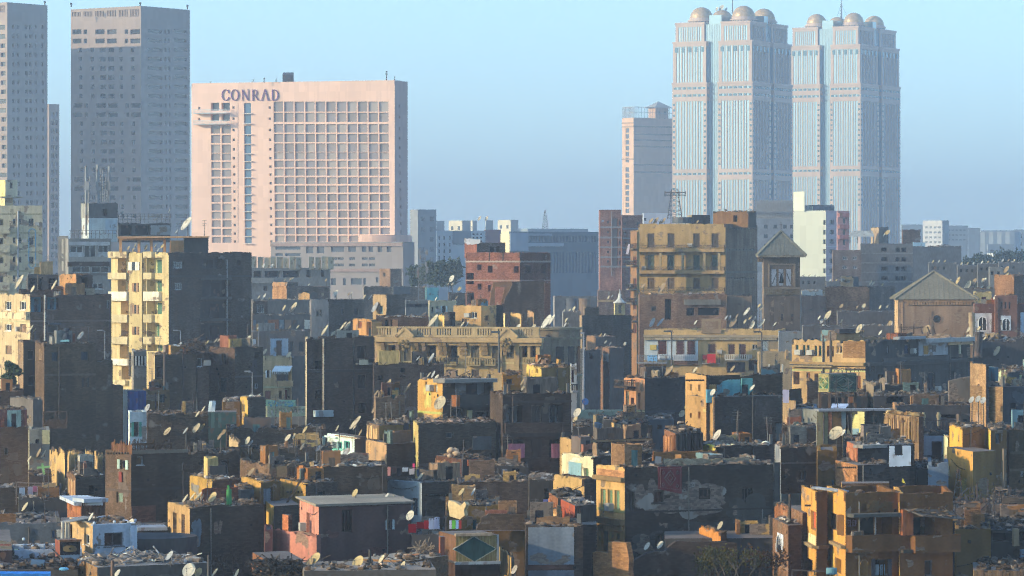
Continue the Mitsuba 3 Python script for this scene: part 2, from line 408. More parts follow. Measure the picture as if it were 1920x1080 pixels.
            if r.random() < .5:
                q0, q1 = sorted((r.uniform(0, W), r.uniform(0, W))); z = r.uniform(zlo+h*.3, s.zr-.2); dz = r.uniform(-.6, .6); pts = [s.P(face, q0+(q1-q0)*t, z+dz*t-.5*(q1-q0)*.1*math.sin(math.pi*t), .06) for t in np.linspace(0, 1, 7)]
                mb = MB(); [mb.bar(pts[i], pts[i+1], .025) for i in range(6)]; emit('cable', mb, 'paint', '26241f', s.key)
            if W*h > 25 and r.random() < .6:
                z = s.zr-r.uniform(2.6, 3.2); emit('floor_edge', s.hbox(MB(), face, .02, W-.02, z-.1, z+.1, -.02, r.uniform(.025, .05)), 'concrete', tuple(np.clip(base*r.uniform(.8, 1.5), .02, .5)), s.key)
    def roof_bits(s):
        """small rooms, partition walls and poles that crowd the roofs of the old quarter"""
        r = s.r; W, L = s.len['R'], s.len['L']
        if not 236 < s.D < 480 or '__' in s.key or W < 2.2 or L < 3.5 or s.zr < 3 or s.plain: return
        UX, UY = np.array([*s.u, 0]), np.array([*s.w, 0])
        def block(name, a, b, wa, wb, h, m, col, jag):
            c = lambda q, t: s.C+s.u*q+s.w*t
            mb = MB(); z0 = s.zr+.004
            for P0, P1, nn in ((c(a, b), c(a+wa, b), -s.w), (c(a, b+.13), c(a, b+wb-.13), -s.u), (c(a+wa, b+wb-.13), c(a+wa, b+.13), s.u), (c(a+wa, b+wb), c(a, b+wb), s.w)): jag_strip(mb, P0, P1, z0, z0+h, .12, nn, jag, .35, r)
            if name == 'roof_room': mb.box(s.top(a+wa/2, b+wb/2)+[0, 0, h-.12], (wa-.26, wb-.26, .08), UX, UY)
            k = emit(name, mb, m, col, s.key, seed=r.randint(1, 50))
            if name == 'roof_room' and r.random() < .8:
                q = a+wa*r.uniform(.15, .5); hh = h*r.uniform(.55, .8); p = s.top(q+.3, b-.015)+[0, 0, .02+hh/2]; emit('door', MB().box(p, (min(.6, wa*.35), .03, hh), UX, UY), 'wood', r.choice(['1d1b1a', '3a2a22', '4f6a66', '6a5a48', '222226']), k)
            return k
        cols = ['a88c62', '8a6a4a', '77685a', '6a5c50', 'b5935a', '94795c', 'c0a468', '7a7a76', '8a5a44', '9a9484', '5f564e', 'a07040', '6f8a8c']
        for i in range(r.choice([0, 1, 1, 2, 2, 3]) if W < 9 else r.randint(2, 5)):
            wa, wb = r.uniform(.9, min(2.6, W*.5)), r.uniform(1, 2.4); a = r.uniform(.3, max(.31, W-wa-.3)); b = r.uniform(.5, max(.51, min(L, 8)-wb-.4))
            block('roof_room', a, b, wa, wb, r.uniform(.7, 1.6), r.choice(['plaster', 'brick', 'brick', 'wood', 'paint', 'flaky']), r.choice(cols), r.uniform(.02, .1))
        for i in range(r.choice([0, 1, 2, 3])):
            if r.random() < .5: wa, wb = r.uniform(1, W*.6), .26
            else: wa, wb = .26, r.uniform(1, min(3.5, L*.5))
            a = r.uniform(.3, max(.31, W-wa-.3)); b = r.uniform(.5, max(.51, min(L, 9)-wb-.4)); block('partition_wall', a, b, wa, wb, r.uniform(.4, 1.1), r.choice(['plaster', 'brick', 'flaky']), r.choice(cols), .14)
        if r.random() < .3:
            for a in np.linspace(.25, W-.25, max(2, int(W/2.6))):
                if r.random() < .8:
                    h = r.uniform(.5, 1.3); p = s.top(a, .3 if r.random() < .6 else min(L, 7)-.3); mb = MB().box(p+[0, 0, h/2], (.24, .24, h), UX, UY); k = emit('column_stub', mb, 'concrete', '77726a', s.key); mb = MB()
                    for dx, dy in ((-.08, -.08), (.08, -.08), (-.08, .08), (.08, .08)): q = p+UX*dx+UY*dy; mb.bar(q+[0, 0, h], q+[r.uniform(-.12, .12), r.uniform(-.12, .12), h+r.uniform(.3, .7)], .022)
                    labels[emit('rebar', mb, 'paint', '4a3428', k)] = {'kind': 'stuff'}
        for i in range(r.choice([0, 1, 1, 2, 3])):
            p = s.top(r.uniform(.3, W-.3), r.uniform(.4, min(L, 8)-.3)); h = r.uniform(1.2, 3); mb = MB().tube(p, p+[r.uniform(-.15, .15), 0, h], .035, .025, 5)
            if r.random() < .4: [mb.bar(p+[-.35+.05*j, 0, h*(.95-.1*j)], p+[.35-.05*j, 0, h*(.95-.1*j)], .025) for j in range(3)]
            emit('roof_pole', mb, 'paint', r.choice(['3a3632', '5a5550', '77726a']), s.key)
    def far_windows(s):
        if s.D < 1000 or s.holes['R'] or s.holes['L'] or s.zr < 12: return
        mb, r = MB(), s.r
        for face in 'RL':
            W = s.len[face]; n = int(W/3.4)
            if n < 2 or W > 150: continue
            z = s.zr-2.6
            while z > max(4, s.zr-45):
                for i in range(n):
                    if r.random() < .9: q = W*(i+.5)/n; s.hbox(mb, face, q-.7, q+.7, z-.8, z+.7, .002, .03)
                z -= 3.3
        if mb.v: labels[emit('small_windows', mb, 'glass', '4a5158', s.key)] = {'kind': 'stuff'}
    def holes_row(s, face, x0, x1, y, n, sz=.16):
        mb = MB()
        for i in range(n):
            q, z = s.st(face, x0+(x1-x0)*(i+.5)/n, y); s.hbox(mb, face, q-sz/2, q+sz/2, z-sz/2, z+sz/2, .002, .10)
        labels[emit('beam_end', mb, 'wood', '3a332c', s.key)] = {'kind': 'stuff'}; return s
    def dishes(s, lst, back=1.2, col=None):
        for d in lst: s.dish_list.append((*d, back, col, list(VIEW)))
        return s
    def depth_at(s, x):
        t = (X(x)-960)/F; tc = s.C[0]/s.D
        if t >= tc: q = (t*s.D-s.C[0])/(math.cos(s.phi)-t*math.sin(s.phi)); return s.D+min(max(q, 0), s.len['R'])*math.sin(s.phi)
        q = (t*s.D-s.C[0])/min(s.w[0]-t*s.w[1], -.05); return s.D+min(max(q, 0), s.len['L'])*s.w[1]
    def top(s, a, b):                       # point on the roof plan, metres along u and w
        q = s.C+s.u*a+s.w*b; return np.array([q[0], q[1], s.zr])
    def junk(s, n=60, hmax=.5, col='8a7c6c', size=1., planks=.35, edge=.5, m='junk', area=None, label=None):
        """rubble, boards, sheets and pots lying about on the roof"""
        r = s.r; mb = MB(); W, L = s.len['R'], s.len['L']; n = int(n*r.uniform(.6, 1.3)); size *= .5+.1*(s.D > 450); hmax *= .6; planks *= r.uniform(.4, 1.1)
        a0, a1, b0, b1 = area or (.3, W-.3, .3, min(L, 14)-.3)
        if a1 <= a0 or b1 <= b0: return s
        heaps = [(r.uniform(a0, a1), r.uniform(b0, b1), r.uniform(.4, 1)) for _ in range(5)]
        for i in range(n):
            if r.random() < .6:
                h = r.choice(heaps); a, b = r.gauss(h[0], 1.1), r.gauss(h[1], 1.0); hh = h[2]*math.exp(-((a-h[0])**2+(b-h[1])**2)/2.)
            else: a, b, hh = r.uniform(a0, a1), b0+(b1-b0)*r.random()**1.6, .15
            a, b = min(max(a, a0), a1), min(max(b, b0), b1)
            p = s.top(a, b); yaw, pit = r.uniform(0, 6.3), r.uniform(-.5, .5)
            ux = np.array([math.cos(yaw)*math.cos(pit), math.sin(yaw)*math.cos(pit), math.sin(pit)])
            uy = np.array([-math.sin(yaw), math.cos(yaw), 0.]); uz = np.cross(ux, uy)
            if r.random() < planks: sz = (r.uniform(.5, 2.6), r.uniform(.04, .16), r.uniform(.03, .08))
            elif r.random() < .3: sz = (r.uniform(.4, 1.1), r.uniform(.3, .8), r.uniform(.03, .3))
            else: sz = (r.uniform(.12, .45), r.uniform(.12, .4), r.uniform(.08, .32))
            sz = tuple(q*size for q in sz)
            if r.random() < .13:
                q = r.uniform(.12, .3)*(.6+size*.6); mb.mesh(_BLOB, np.array([[q*1.3, 0, 0, p[0]], [0, q, 0, p[1]], [0, 0, q*.8, p[2]+q*.5], [0, 0, 0, 1.]])); continue
            lift = abs(ux[2])*sz[0]/2+sz[2]/2
            p[2] += lift*.9+r.random()*hh*hmax
            mb.box(p, sz, ux, uy, uz)
        solo('roof_debris', label or f'rubble and scrap strewn over roof of {s.ph}', 'debris', mb, m, col, kind='stuff')
        return s
    def finish(s):
        K, col = s.key, {}
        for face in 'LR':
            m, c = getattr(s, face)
            hs = s.holes[face]
            A = sorted({0., s.len[face], *[h[0] for h in hs], *[h[1] for h in hs]})
            Zs = sorted({s.z0, s.zr, *[h[2] for h in hs if h[2] > s.z0], *[h[3] for h in hs]})
            mb = MB()
            for i in range(len(A)-1):
                run = None
                for j in range(len(Zs)-1):
                    ca, cz = (A[i]+A[i+1])/2, (Zs[j]+Zs[j+1])/2
                    hole = any(h[0] < ca < h[1] and h[2] < cz < h[3] for h in hs)
                    if not hole and run is None: run = Zs[j]
                    if run is not None and (hole or j == len(Zs)-2):
                        e = Zs[j] if hole else Zs[j+1]
                        mb.quad(s.P(face, A[i], run), s.P(face, A[i+1], run), s.P(face, A[i+1], e), s.P(face, A[i], e)); run = None
            for a, b, z0, z1, d in hs:
                z0 = max(z0, s.z0)
                P = lambda q, z, o: s.P(face, q, z, o)
                mb.quad(P(a, z0, 0), P(a, z1, 0), P(a, z1, -d), P(a, z0, -d)); mb.quad(P(b, z0, 0), P(b, z1, 0), P(b, z1, -d), P(b, z0, -d))
                mb.quad(P(a, z0, 0), P(b, z0, 0), P(b, z0, -d), P(a, z0, -d)); mb.quad(P(a, z1, 0), P(b, z1, 0), P(b, z1, -d), P(a, z1, -d))
            if face == 'R':                # the unseen back and far side go with the right face's material
                q = lambda a, b, z: np.array([*(s.C+s.u*a+s.w*b), z])
                W, Ln = s.len['R'], s.len['L']
                mb.quad(q(W, 0, s.z0), q(W, Ln, s.z0), q(W, Ln, s.zr), q(W, 0, s.zr))
                bw = getattr(s, 'backwin', None)
                for a0, a1, y0, y1 in ([(0, W, s.z0, s.zr)] if bw is None else [(0, W, s.z0, bw[2]), (0, W, bw[3], s.zr), (0, bw[0], bw[2], bw[3]), (bw[1], W, bw[2], bw[3])]):
                    mb.quad(q(a0, Ln, y0), q(a1, Ln, y0), q(a1, Ln, y1), q(a0, Ln, y1))
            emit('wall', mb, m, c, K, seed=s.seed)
        W, Ln = s.len['R'], s.len['L']
        q = lambda a, b, z: np.array([*(s.C+s.u*a+s.w*b), z])
        rf = MB().quad(q(0, 0, s.zr), q(W, 0, s.zr), q(W, Ln, s.zr), q(0, Ln, s.zr))
        emit('roof', rf, 'concrete', s.roofcol, K)
        if s.par > .05:
            th = min(.24, W*.2, Ln*.2)
            c2 = lambda a, b: s.C+s.u*a+s.w*b
            z0, z1 = s.zr+.002, s.zt
            mL, mR = MB(), MB()
            jag_strip(mR, c2(0, 0), c2(W, 0), z0, z1, th, s.nrm['R'], s.jag, r=s.r)
            jag_strip(mL, c2(0, th+.001), c2(0, Ln-th-.001), z0, z1, th, s.nrm['L'], s.jag, r=s.r)
            jag_strip(mR, c2(W, Ln), c2(0, Ln), z0, z1, th, -s.nrm['R'], s.jag, r=s.r)
            jag_strip(mR, c2(W, Ln-th-.001), c2(W, th+.001), z0, z1, th, -s.nrm['L'], s.jag, r=s.r)
            emit('parapet', mL, *s.L, K, seed=s.seed); emit('parapet', mR, *s.R, K, seed=s.seed)
        s.wear(); s.far_windows(); s.roof_bits()
        s.finish_dishes()
    def finish_dishes(s):
        lst = sorted(s.dish_list, key=lambda d: d[-1][0]+d[0]/d[-1][2])
        names = ['leftmost', 'second from left', 'third from left', 'fourth from left', 'fifth from left', 'sixth from left', 'seventh from left', 'eighth from left',
                 'ninth from left', 'tenth from left', 'eleventh from left', 'twelfth from left', 'thirteenth from left', 'fourteenth from left', 'fifteenth from left', 'sixteenth from left']
        for i, d in enumerate(lst):
            where = names[i]+', ' if len(lst) > 1 else ''
            VIEW[:] = d[-1]
            D = s.depth_at(d[0])+d[-3]
            dish(d[0], d[1], d[2], D, d[3] if len(d) > 6 else 0, s.zr, f'{{}} satellite dish, {where}on roof of {s.ph}' if where else f'{{}} satellite dish alone on roof of {s.ph}', d[-2], s.r)

def VIEWX(s, face):
    return (F*s.C[0]/s.D+960-VIEW[0])*VIEW[2]

# ---------------------------------------------------------------- satellite dishes: one model, placed many times
def _dish_parts():
    k = 22; rings = [(0., -.02), (.35, .005), (.7, .08), (1., .19)]
    v, f = [[0, 0, -.02]], []
    for r, z in rings[1:]:
        v += [[r*math.cos(2*math.pi*i/k)*.94, r*math.sin(2*math.pi*i/k), z] for i in range(k)]
    for i in range(k):
        j = (i+1) % k
        f.append([0, 1+i, 1+j])
        for q in range(2): a = 1+q*k; f += [[a+i, a+k+i, a+k+j], [a+i, a+k+j, a+j]]
    n = len(v)
    v2 = [[x*1.0, y*1.0, z-.03] for x, y, z in v]
    f2 = [[a+n, c+n, b+n] for a, b, c in f]
    rim = []
    for i in range(k):
        j = (i+1) % k; a, b = 1+2*k+i, 1+2*k+j; rim += [[a, a+n, b+n], [a, b+n, b]]
    refl = (np.array(v+v2, float), np.array(f+f2+rim))
    arm = MB().bar([0, -.9, .16], [0, -.12, .82], .035).bar([.6, .5, .1], [0, -.1, .82], .02).bar([-.6, .5, .1], [0, -.1, .82], .02).box([0, -.1, .84], (.11, .11, .16))
    mast = MB().tube([0, 0, 0], [0, 0, 1], 1., 1., 6)
    return refl, arm.get(), mast.get()
_REFL, _ARM, _MAST = _dish_parts()
DISH_TONES = [('cream', 'b5a888'), ('pale grey', '9a9c98'), ('off white', 'bdb8a6'), ('yellowed', 'b09a68'), ('dull tan', '8f7a58')]
def _ply(m, mt, col, smooth=False, seed=1):
    return mikit.ply(m, 'm_'+mt, smooth=smooth, uv=np.tile(pack(col, seed), (len(m[0]), 1)))
_RP = [_ply(_REFL, 'dish', c, False, 3+i) for i, (_, c) in enumerate(DISH_TONES)]
_AP = _ply(_ARM, 'paint', '6a6762'); _MP = _ply(_MAST, 'paint', '56524c')
DISHN = [0]
def dish(x, y, size, D, turn, zbase, label, tone=None, r=rng):
    """size = long axis in view pixels; turn = degrees the face is swung towards the camera"""
    DISHN[0] += 1
    if DISHN[0] > 300: return
    c = at(x, y, D); R = max(.3, size*mpp(D)/2)
    i = tone if tone is not None else r.choice([0, 0, 0, 1, 2, 2, 3, 4])
    key = thing('satellite_dish', label.format(DISH_TONES[i][0]), 'satellite dish', 'satellite dishes on the roofs')
    az, el = math.radians(74+r.uniform(-9, 5)-turn), math.radians(33+r.uniform(-7, 7))
    n = np.array([-math.sin(az)*math.cos(el), -math.cos(az)*math.cos(el), math.sin(el)])
    xx = np.cross([0, 0, 1.], n); xx /= np.linalg.norm(xx); yy = np.cross(n, xx)
    M = np.eye(4); M[:3, 0], M[:3, 1], M[:3, 2], M[:3, 3] = xx*R, yy*R, n*R, c-n*R*.08
    scene[key+'__reflector'] = {**_RP[i], 'to_world': T(M)}
    scene[key+'__feed_arm'] = {**_AP, 'to_world': T(M)}
    top = c-n*R*.1-np.array([0, 0, R*.05]); base = min(zbase, c[2]-R*.6)
    top[:2] += -n[:2]*.08*R
    Mm = np.eye(4); Mm[0, 0] = Mm[1, 1] = max(.035, R*.05); Mm[2, 2] = top[2]-base; Mm[:3, 3] = [top[0], top[1], base]
    scene[key+'__mast'] = {**_MP, 'to_world': T(Mm)}

def lean_wall(name, label, pts, D, phi, m, col, th=.25, cat='wall', zb=0.):
    """a free standing wall: its outline in view pixels, laid on a vertical plane through depth D at the first point"""
    from shapely.geometry import Polygon
    ph = math.radians(phi); t0 = (X(pts[0][0])-960)/F; C = np.array([t0*D, D]); u = np.array([math.cos(ph), math.sin(ph)]); w = np.array([-u[1], u[0]])
    q = []
    for x, y in pts:
        t = (X(x)-960)/F; s = (t*D-C[0])/(u[0]-t*u[1]); q.append((s, CAM-(Y(y)-HZ)/F*(D+s*u[1])))
    poly = Polygon(q).buffer(0)
    m3 = trimesh.creation.extrude_polygon(poly, th, engine='earcut')
    v = np.array(m3.vertices); P = np.column_stack([C[0]+u[0]*v[:, 0]+w[0]*v[:, 2], C[1]+u[1]*v[:, 0]+w[1]*v[:, 2], v[:, 1]])
    return solo(name, label, cat, (P, np.array(m3.faces)), m, col)

def pole(x, y0, y1, D, label, name='pole', cat='pole', r=.06, col='55504a', zb=None):
    a = at(x, y0, D); b = a.copy(); b[2] = at(x, y1, D)[2] if zb is None else zb
    return solo(name, label, cat, MB().tube(b, a, r*1.2, r, 6), 'paint', col)
# ================================================================ ground
solo('ground','dusty earth and asphalt of the city streets','ground',MB().quad([-3000,40,0],[3000,40,0],[3000,6800,0],[-3000,6800,0]),'ground','6a6055',kind='structure')
# ================================================================ hotel with the big sign
view(330,100,2.348)
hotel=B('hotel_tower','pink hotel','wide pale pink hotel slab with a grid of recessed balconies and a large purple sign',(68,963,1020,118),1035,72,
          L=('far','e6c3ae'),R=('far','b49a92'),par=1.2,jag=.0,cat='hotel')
r0=random.Random(21)
ROWS=[(213,255),(262,300),(312,347),(355,389),(397,432),(436,465),(473,500),(508,537),(546,573),(583,611),(620,649),(657,686),(693,722),(730,758),(768,795),(803,828)]
for i,(y0,y1)in enumerate(ROWS):
    d=i*.45
    for c in range(11):
        x=429+d+46.4*c;hotel.win('L','pane',[(x,y0-.3,x+42,y1+1.6)],col=r0.choice(('8a807e','7f7674','948a86','857d80','9a908a')),dep=.6,name='balcony_window')
    if i>=2:
        for x in(153,200):hotel.win('L','pane',[(x+d*.6,y0+5,x+d*.6+41,y1+6)],col=r0.choice(('8a807e','7f7674','948a86','857d80','9a908a')),dep=.6,name='balcony_window')
    for x in(247,407):hotel.win('L','pane',[(x+d,y0+20,x+d+11,y0+31)],col='55555c',dep=.5)
    hotel.win('L','pane',[(299+d*.5,y0+6,330+d*.5,y1+9 if i<15 else y1+8)],col='4a6a86',dep=.5,name='stair_glazing')
    hotel.slab('L',297+d*.5,y1+9.5,337+d*.5,y1+12,.9,'far','d8d0c8','ledge')
    hotel.win('R','pane',[(980+i*.5,y0+12,986+i*.5,y0+26)],col='55555c',dep=.4)
for x in(153,200):hotel.win('L','pane',[(x,218,x+37,252),(x,268,x+37,298)],col='4c5a66',dep=1.3,name='balcony_window')
for y in(250,298):hotel.balc('L',88,y-2,237,y+15,2.2,'rail',col='c8d0d2',rail='c8d0d2')
for y in(236,285):hotel.win('L','pane',[(97,y,107,y+12)],col='55555c',dep=.5)
hotel.slab('L',272,218,275,835,.12,'far','c0a79c','expansion_joint')
# sign letters, serif capitals drawn as outlines
from shapely.geometry import Polygon,box as sbox,LineString
from shapely import affinity,union_all
from shapely.geometry import Point
def ell(cx,cy,rx,ry):return affinity.scale(Point(cx,cy).buffer(1,24),rx,ry)
def stem(x,w):return union_all([sbox(x,0,x+w,100),sbox(x-5,0,x+w+5,4),sbox(x-5,96,x+w+5,100)])
def ring(cx,cy,rx,ry,t,b):return ell(cx,cy,rx,ry).difference(ell(cx,cy,rx-t,ry-b))
def letters():
    C=ring(50,50,50,52,12,5).difference(Polygon([(52,50),(120,92),(120,12)])).union(sbox(80,66,86,98)).union(sbox(82,8,87,30))
    O=ring(52,50,50,52,12,5)
    N=union_all([stem(8,6),stem(80,6),Polygon([(4,100),(17,100),(88,0),(76,0)])])
    R=union_all([stem(6,11),ring(34,73,34,27,10,5).intersection(sbox(20,46,70,100)),Polygon([(32,48),(45,48),(86,0),(72,0)])])
    A=union_all([Polygon([(0,0),(8,0),(52,104),(44,104)]),Polygon([(44,104),(54,104),(96,0),(82,0)]),sbox(-6,0,16,5),sbox(70,0,106,5)])
    D=union_all([stem(6,11),ring(34,50,52,50,12,5).intersection(sbox(20,0,100,100))])
    return[(C,94),(O,112),(N,108),(R,96),(A,108),(D,92)]
lx=0
for g,wdt in letters():
    x0=203+lx*.424;lx+=wdt
    q0,zb_=hotel.st('L',x0,208);hh=.0212
    hh=(hotel.st('L',x0,160)[1]-zb_)/100
    mb=MB()
    for part in getattr(g,'geoms',[g]):
        m3=trimesh.creation.extrude_polygon(part,.25,engine='earcut');v=np.array(m3.vertices)
        Pw=np.array([hotel.P('L',q0-p[0]*hh*.78,zb_+p[1]*hh,.2+p[2])for p in v]);mb.add(Pw,np.array(m3.faces))
    emit('sign_letter',mb,'paint','6a4a80',hotel.key)
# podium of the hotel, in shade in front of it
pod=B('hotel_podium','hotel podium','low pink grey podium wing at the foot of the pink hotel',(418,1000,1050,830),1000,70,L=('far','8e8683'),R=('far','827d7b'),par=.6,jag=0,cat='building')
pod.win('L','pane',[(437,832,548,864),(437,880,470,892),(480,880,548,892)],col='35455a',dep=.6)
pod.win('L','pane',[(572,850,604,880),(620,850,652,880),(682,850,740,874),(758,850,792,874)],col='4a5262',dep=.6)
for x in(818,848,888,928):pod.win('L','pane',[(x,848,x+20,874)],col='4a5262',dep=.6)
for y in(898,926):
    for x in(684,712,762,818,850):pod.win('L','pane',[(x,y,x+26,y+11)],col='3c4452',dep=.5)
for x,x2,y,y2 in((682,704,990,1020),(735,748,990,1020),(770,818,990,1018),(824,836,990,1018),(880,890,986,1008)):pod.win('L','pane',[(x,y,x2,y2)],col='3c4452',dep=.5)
pod.band('L',842,.8,.5,'a08c84');pod.band('L',955,.8,.5,'a08c84')
c0=at(903,792,1015);c1=at(1030,792,1015)
poly=Polygon([(c0[0],1017),(c1[0]-6,1017),(c1[0]-6,1035),(c0[0],1035)]).buffer(6,8)
m3=trimesh.creation.extrude_polygon(poly,c0[2]-.5,engine='earcut')
solo('rounded_hall','pink rounded hall block standing right of the hotel podium','building',MB().mesh(m3),'far','c9a999',smooth=False)
# things on the hotel roof
def ant(name,label,x,y0,y1,D,arms=3,w=.06):
    a,b=at(x,y0,D),at(x,y1,D);mb=MB().tube(b,a,w,w*.6,6)
    for i in range(arms):
        p=a+(b-a)*(.05+.16*i);L=(b-a)[2]*-.14
        mb.bar(p-[L,0,0],p+[L,0,0],w*.8)
    return solo(name,label,'antenna',mb,'paint','4a4846')
ant('antenna','thin mast with crossbars near right end of hotel roof',927,78,120,1042,3,.16)
ant('antenna','spiky aerial left of centre on hotel roof',388,108,130,1045,3,.14)
ant('antenna','small aerial left of the dark box on hotel roof',441,112,128,1045,2,.14)
ant('antenna','short twin topped aerial at right corner of hotel roof',963,102,119,1042,1,.16)
a=at(494,116,1048);solo('roof_box','dark cabinet standing on the hotel roof','cabinet',MB().box(a,(2.9,3,3.4),(1,0,0),(0,.97,.26),(0,-.26,.97)),'paint','3c4048')
hotel.dishes([(341,120,22),(153,127,14)],3)
# ================================================================ two dark office towers at left
view(0,0,2)
def office(name,ph,label,box,D,phi,cols,colsR,Lc,Rc,y_start,y_end,seed,slots=None):
    t=B(name,ph,label,box,D,phi,L=('far',Lc),R=('far',Rc),par=1.0,jag=0,cat='skyscraper')
    n,y=0,y_start
    while y<y_end:
        mech=n in(0,1,8,9,16,17)
        for x0,x1 in(cols[1]if mech else cols[0]):t.win('L','pane',[(x0+y*.011,y-(7 if mech else 8),x1+y*.011,y+(9 if mech else 8))],col=r0.choice(('2e3338','363c42','41474c','2a2f36','565a5c')),dep=.7)
        for x0,x1 in colsR:t.win('R','pane',[(x0+y*.008,y-8,x1+y*.008,y+8)],col=r0.choice(('33383d','3d4248','2c3136')),dep=.7)
        y+=34.6;n+=1
    return t
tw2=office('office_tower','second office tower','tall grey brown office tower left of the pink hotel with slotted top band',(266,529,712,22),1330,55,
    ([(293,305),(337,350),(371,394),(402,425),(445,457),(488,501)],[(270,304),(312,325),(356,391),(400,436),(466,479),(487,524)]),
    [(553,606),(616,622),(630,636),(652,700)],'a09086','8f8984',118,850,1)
for g0,g1 in((269,303),(312,347),(356,391),(399,436),(444,480),(487,521)):
    for i in range(6):
        x=g0+(g1-g0)*(i+.25)/6;tw2.win('L','pane',[(x,33,x+3.4,62)],col='3a3632',dep=.6,name='louvre')
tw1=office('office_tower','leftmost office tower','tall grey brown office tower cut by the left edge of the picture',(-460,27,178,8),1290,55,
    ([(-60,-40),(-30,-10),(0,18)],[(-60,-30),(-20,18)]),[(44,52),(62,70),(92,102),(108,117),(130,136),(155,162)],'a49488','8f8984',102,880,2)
for i in range(5):tw1.win('L','pane',[(-4+i*4.6,18,-1.2+i*4.6,46)],col='3a3632',dep=.6,name='louvre')
wing=B('office_wing','narrow office wing','narrow lower office slab just right of the leftmost tower',(160,184,222,390),1420,40,L=('far','9a887c'),R=('far','a89a92'),par=.8,jag=0)
for i in range(19):
    y=420+i*31;wing.win('R','pane',[(192,y,202,y+18),(207,y,216,y+18)],col='4a4a50' if i%3 else '8c8c90',dep=.5)
for x,l in((168,'right end of the leftmost office tower roof'),(267,'left corner of the second office tower'),(526,'middle corner of the second office tower'),(703,'right corner of the second office tower')):
    y={168:8,267:14,526:12,703:22}[x];solo('lightning_rod','short rod with a ball tip on '+l,'lightning rod',MB().tube(at(x,y+12,1335),at(x,y,1335),.25,.2,6).box(at(x,y,1335),(.7,.7,.7)),'paint','3a3a3c')
# ================================================================ twin domed towers
def domed_tower(name,label,xL,xC,xR,yb,D,phi,k,ry):
    """k scales rows, ry(y) maps the left twin's rows to this one"""
    key=thing(name,label,'skyscraper',None)
    ph=math.radians(phi);C=at(xC,400,D)[:2];u=np.array([math.cos(ph),math.sin(ph)]);w=np.array([-math.sin(ph),math.cos(ph)])
    t0,t1=(X(xL)-960)/F,(X(xR)-960)/F
    SL=(C[0]-t0*D)/(math.sin(ph)+t0*math.cos(ph));SR=(t1*D-C[0])/(math.cos(ph)-t1*math.sin(ph))
    zz=lambda y:at(0,ry(y),D)[2]
    def bx(mb,a0,a1,b0,b1,z0,z1):
        q=[np.array([*(C+u*a+w*b),z])for z in(z0,z1)for a,b in((a0,b0),(a1,b0),(a1,b1),(a0,b1))]
        mb.hexa(q)
    pa,pb=SR*.46,SL*.43
    # glass bays between the wings
    gl=MB();bx(gl,3.5,SR-3.5,3.5,SL-3.5,0,zz(98));bx(gl,pa-.3,SR-pa+.3,3.52,SL-3.52,zz(98),zz(58));bx(gl,3.52,SR-3.52,pb-.3,SL-pb+.3,zz(98),zz(58.5));emit('glass_core',gl,'mirror','94a8b2',key)
    fr=MB()
    for(y0,y1)in((366,372),(384,392),(402,412),(430,438),(748,753),(768,775)):bx(fr,3.35,SR-3.35,3.35,SL-3.35,zz(y1),zz(y0))
    for i in range(40):
        b=3.5+(SL-7)*i/39;bx(fr,3.3,3.5,b-.1,b+.1,0,zz(98));a=3.5+(SR-7)*i/39;bx(fr,a-.1,a+.1,3.3,3.5,0,zz(98))
    labels[emit('mullions',fr,'far','a8b4b6',key)]={'kind':'stuff'}
    for ia in(0,1):
        for ib in(0,1):
            a0,a1=(0,pa)if ia==0 else(SR-pa,SR);b0,b1=(0,pb)if ib==0 else(SL-pb,SL)
            hid=ia==1 and ib==1
            wk=emit('corner_wing',*_wing(bx,a0,a1,b0,b1,zz,hid),key)
            st,win=MB(),MB()
            if not hid:_wing_skin(st,win,bx,a0,a1,b0,b1,zz,ia,ib)
            if st.v:labels[emit('stone_piers',st,'far','c4ae9e',wk)]={'kind':'stuff'}
            if win.v:labels[emit('small_windows',win,'mirror','59707c',wk)]={'kind':'stuff'}
            # drum and dome
            ca,cb=(a0+a1)/2+(.9 if ia==0 else-.9),(b0+b1)/2+(.9 if ib==0 else-.9)
            r=pb*.305
            c=np.array([*(C+u*ca+w*cb),zz(72)])
            dm=trimesh.creation.icosphere(3);v=np.array(dm.vertices);keep=v[dm.faces].mean(1)[:,2]>-.05
            emit('dome',((v*[r,r,r*1.0]+c+[0,0,r*.1]),np.array(dm.faces)[keep]),'gold','cdb08a',wk,smooth=True)
            emit('drum',MB().tube(c-[0,0,3.2],c+[0,0,r*.12],r*1.05,r*1.05,24).tube(c-[0,0,1.],c-[0,0,.3],r*1.2,r*1.2,24).tube(c-[0,0,3.2],c-[0,0,2.5],r*1.2,r*1.2,24),'far','c4ae9e',wk)
            sl2=MB()
            for t_ in np.linspace(0,2*math.pi,25)[:-1]:d_=np.array([math.cos(t_),math.sin(t_),0]);sl2.box(c+d_*r*1.06-[0,0,1.75],(.5,.3,1.3),np.array([-d_[1],d_[0],0]),d_)
            labels[emit('drum_windows',sl2,'glass','59707c',wk)]={'kind':'stuff'}
    return key
TIERS=[(1000,365,0.),(365,183,.55),(183,97,2.3)]
def _wing(bx,a0,a1,b0,b1,zz,hid):
    mb=MB()
    for y0,y1,ins in TIERS:bx(mb,a0+ins+.45,a1-.45-ins*.25,b0+ins+.45,b1-.45-ins*.25,(0 if y0==1000 else zz(y0)),zz(y1))
    return mb,'mirror','9aaeb8'
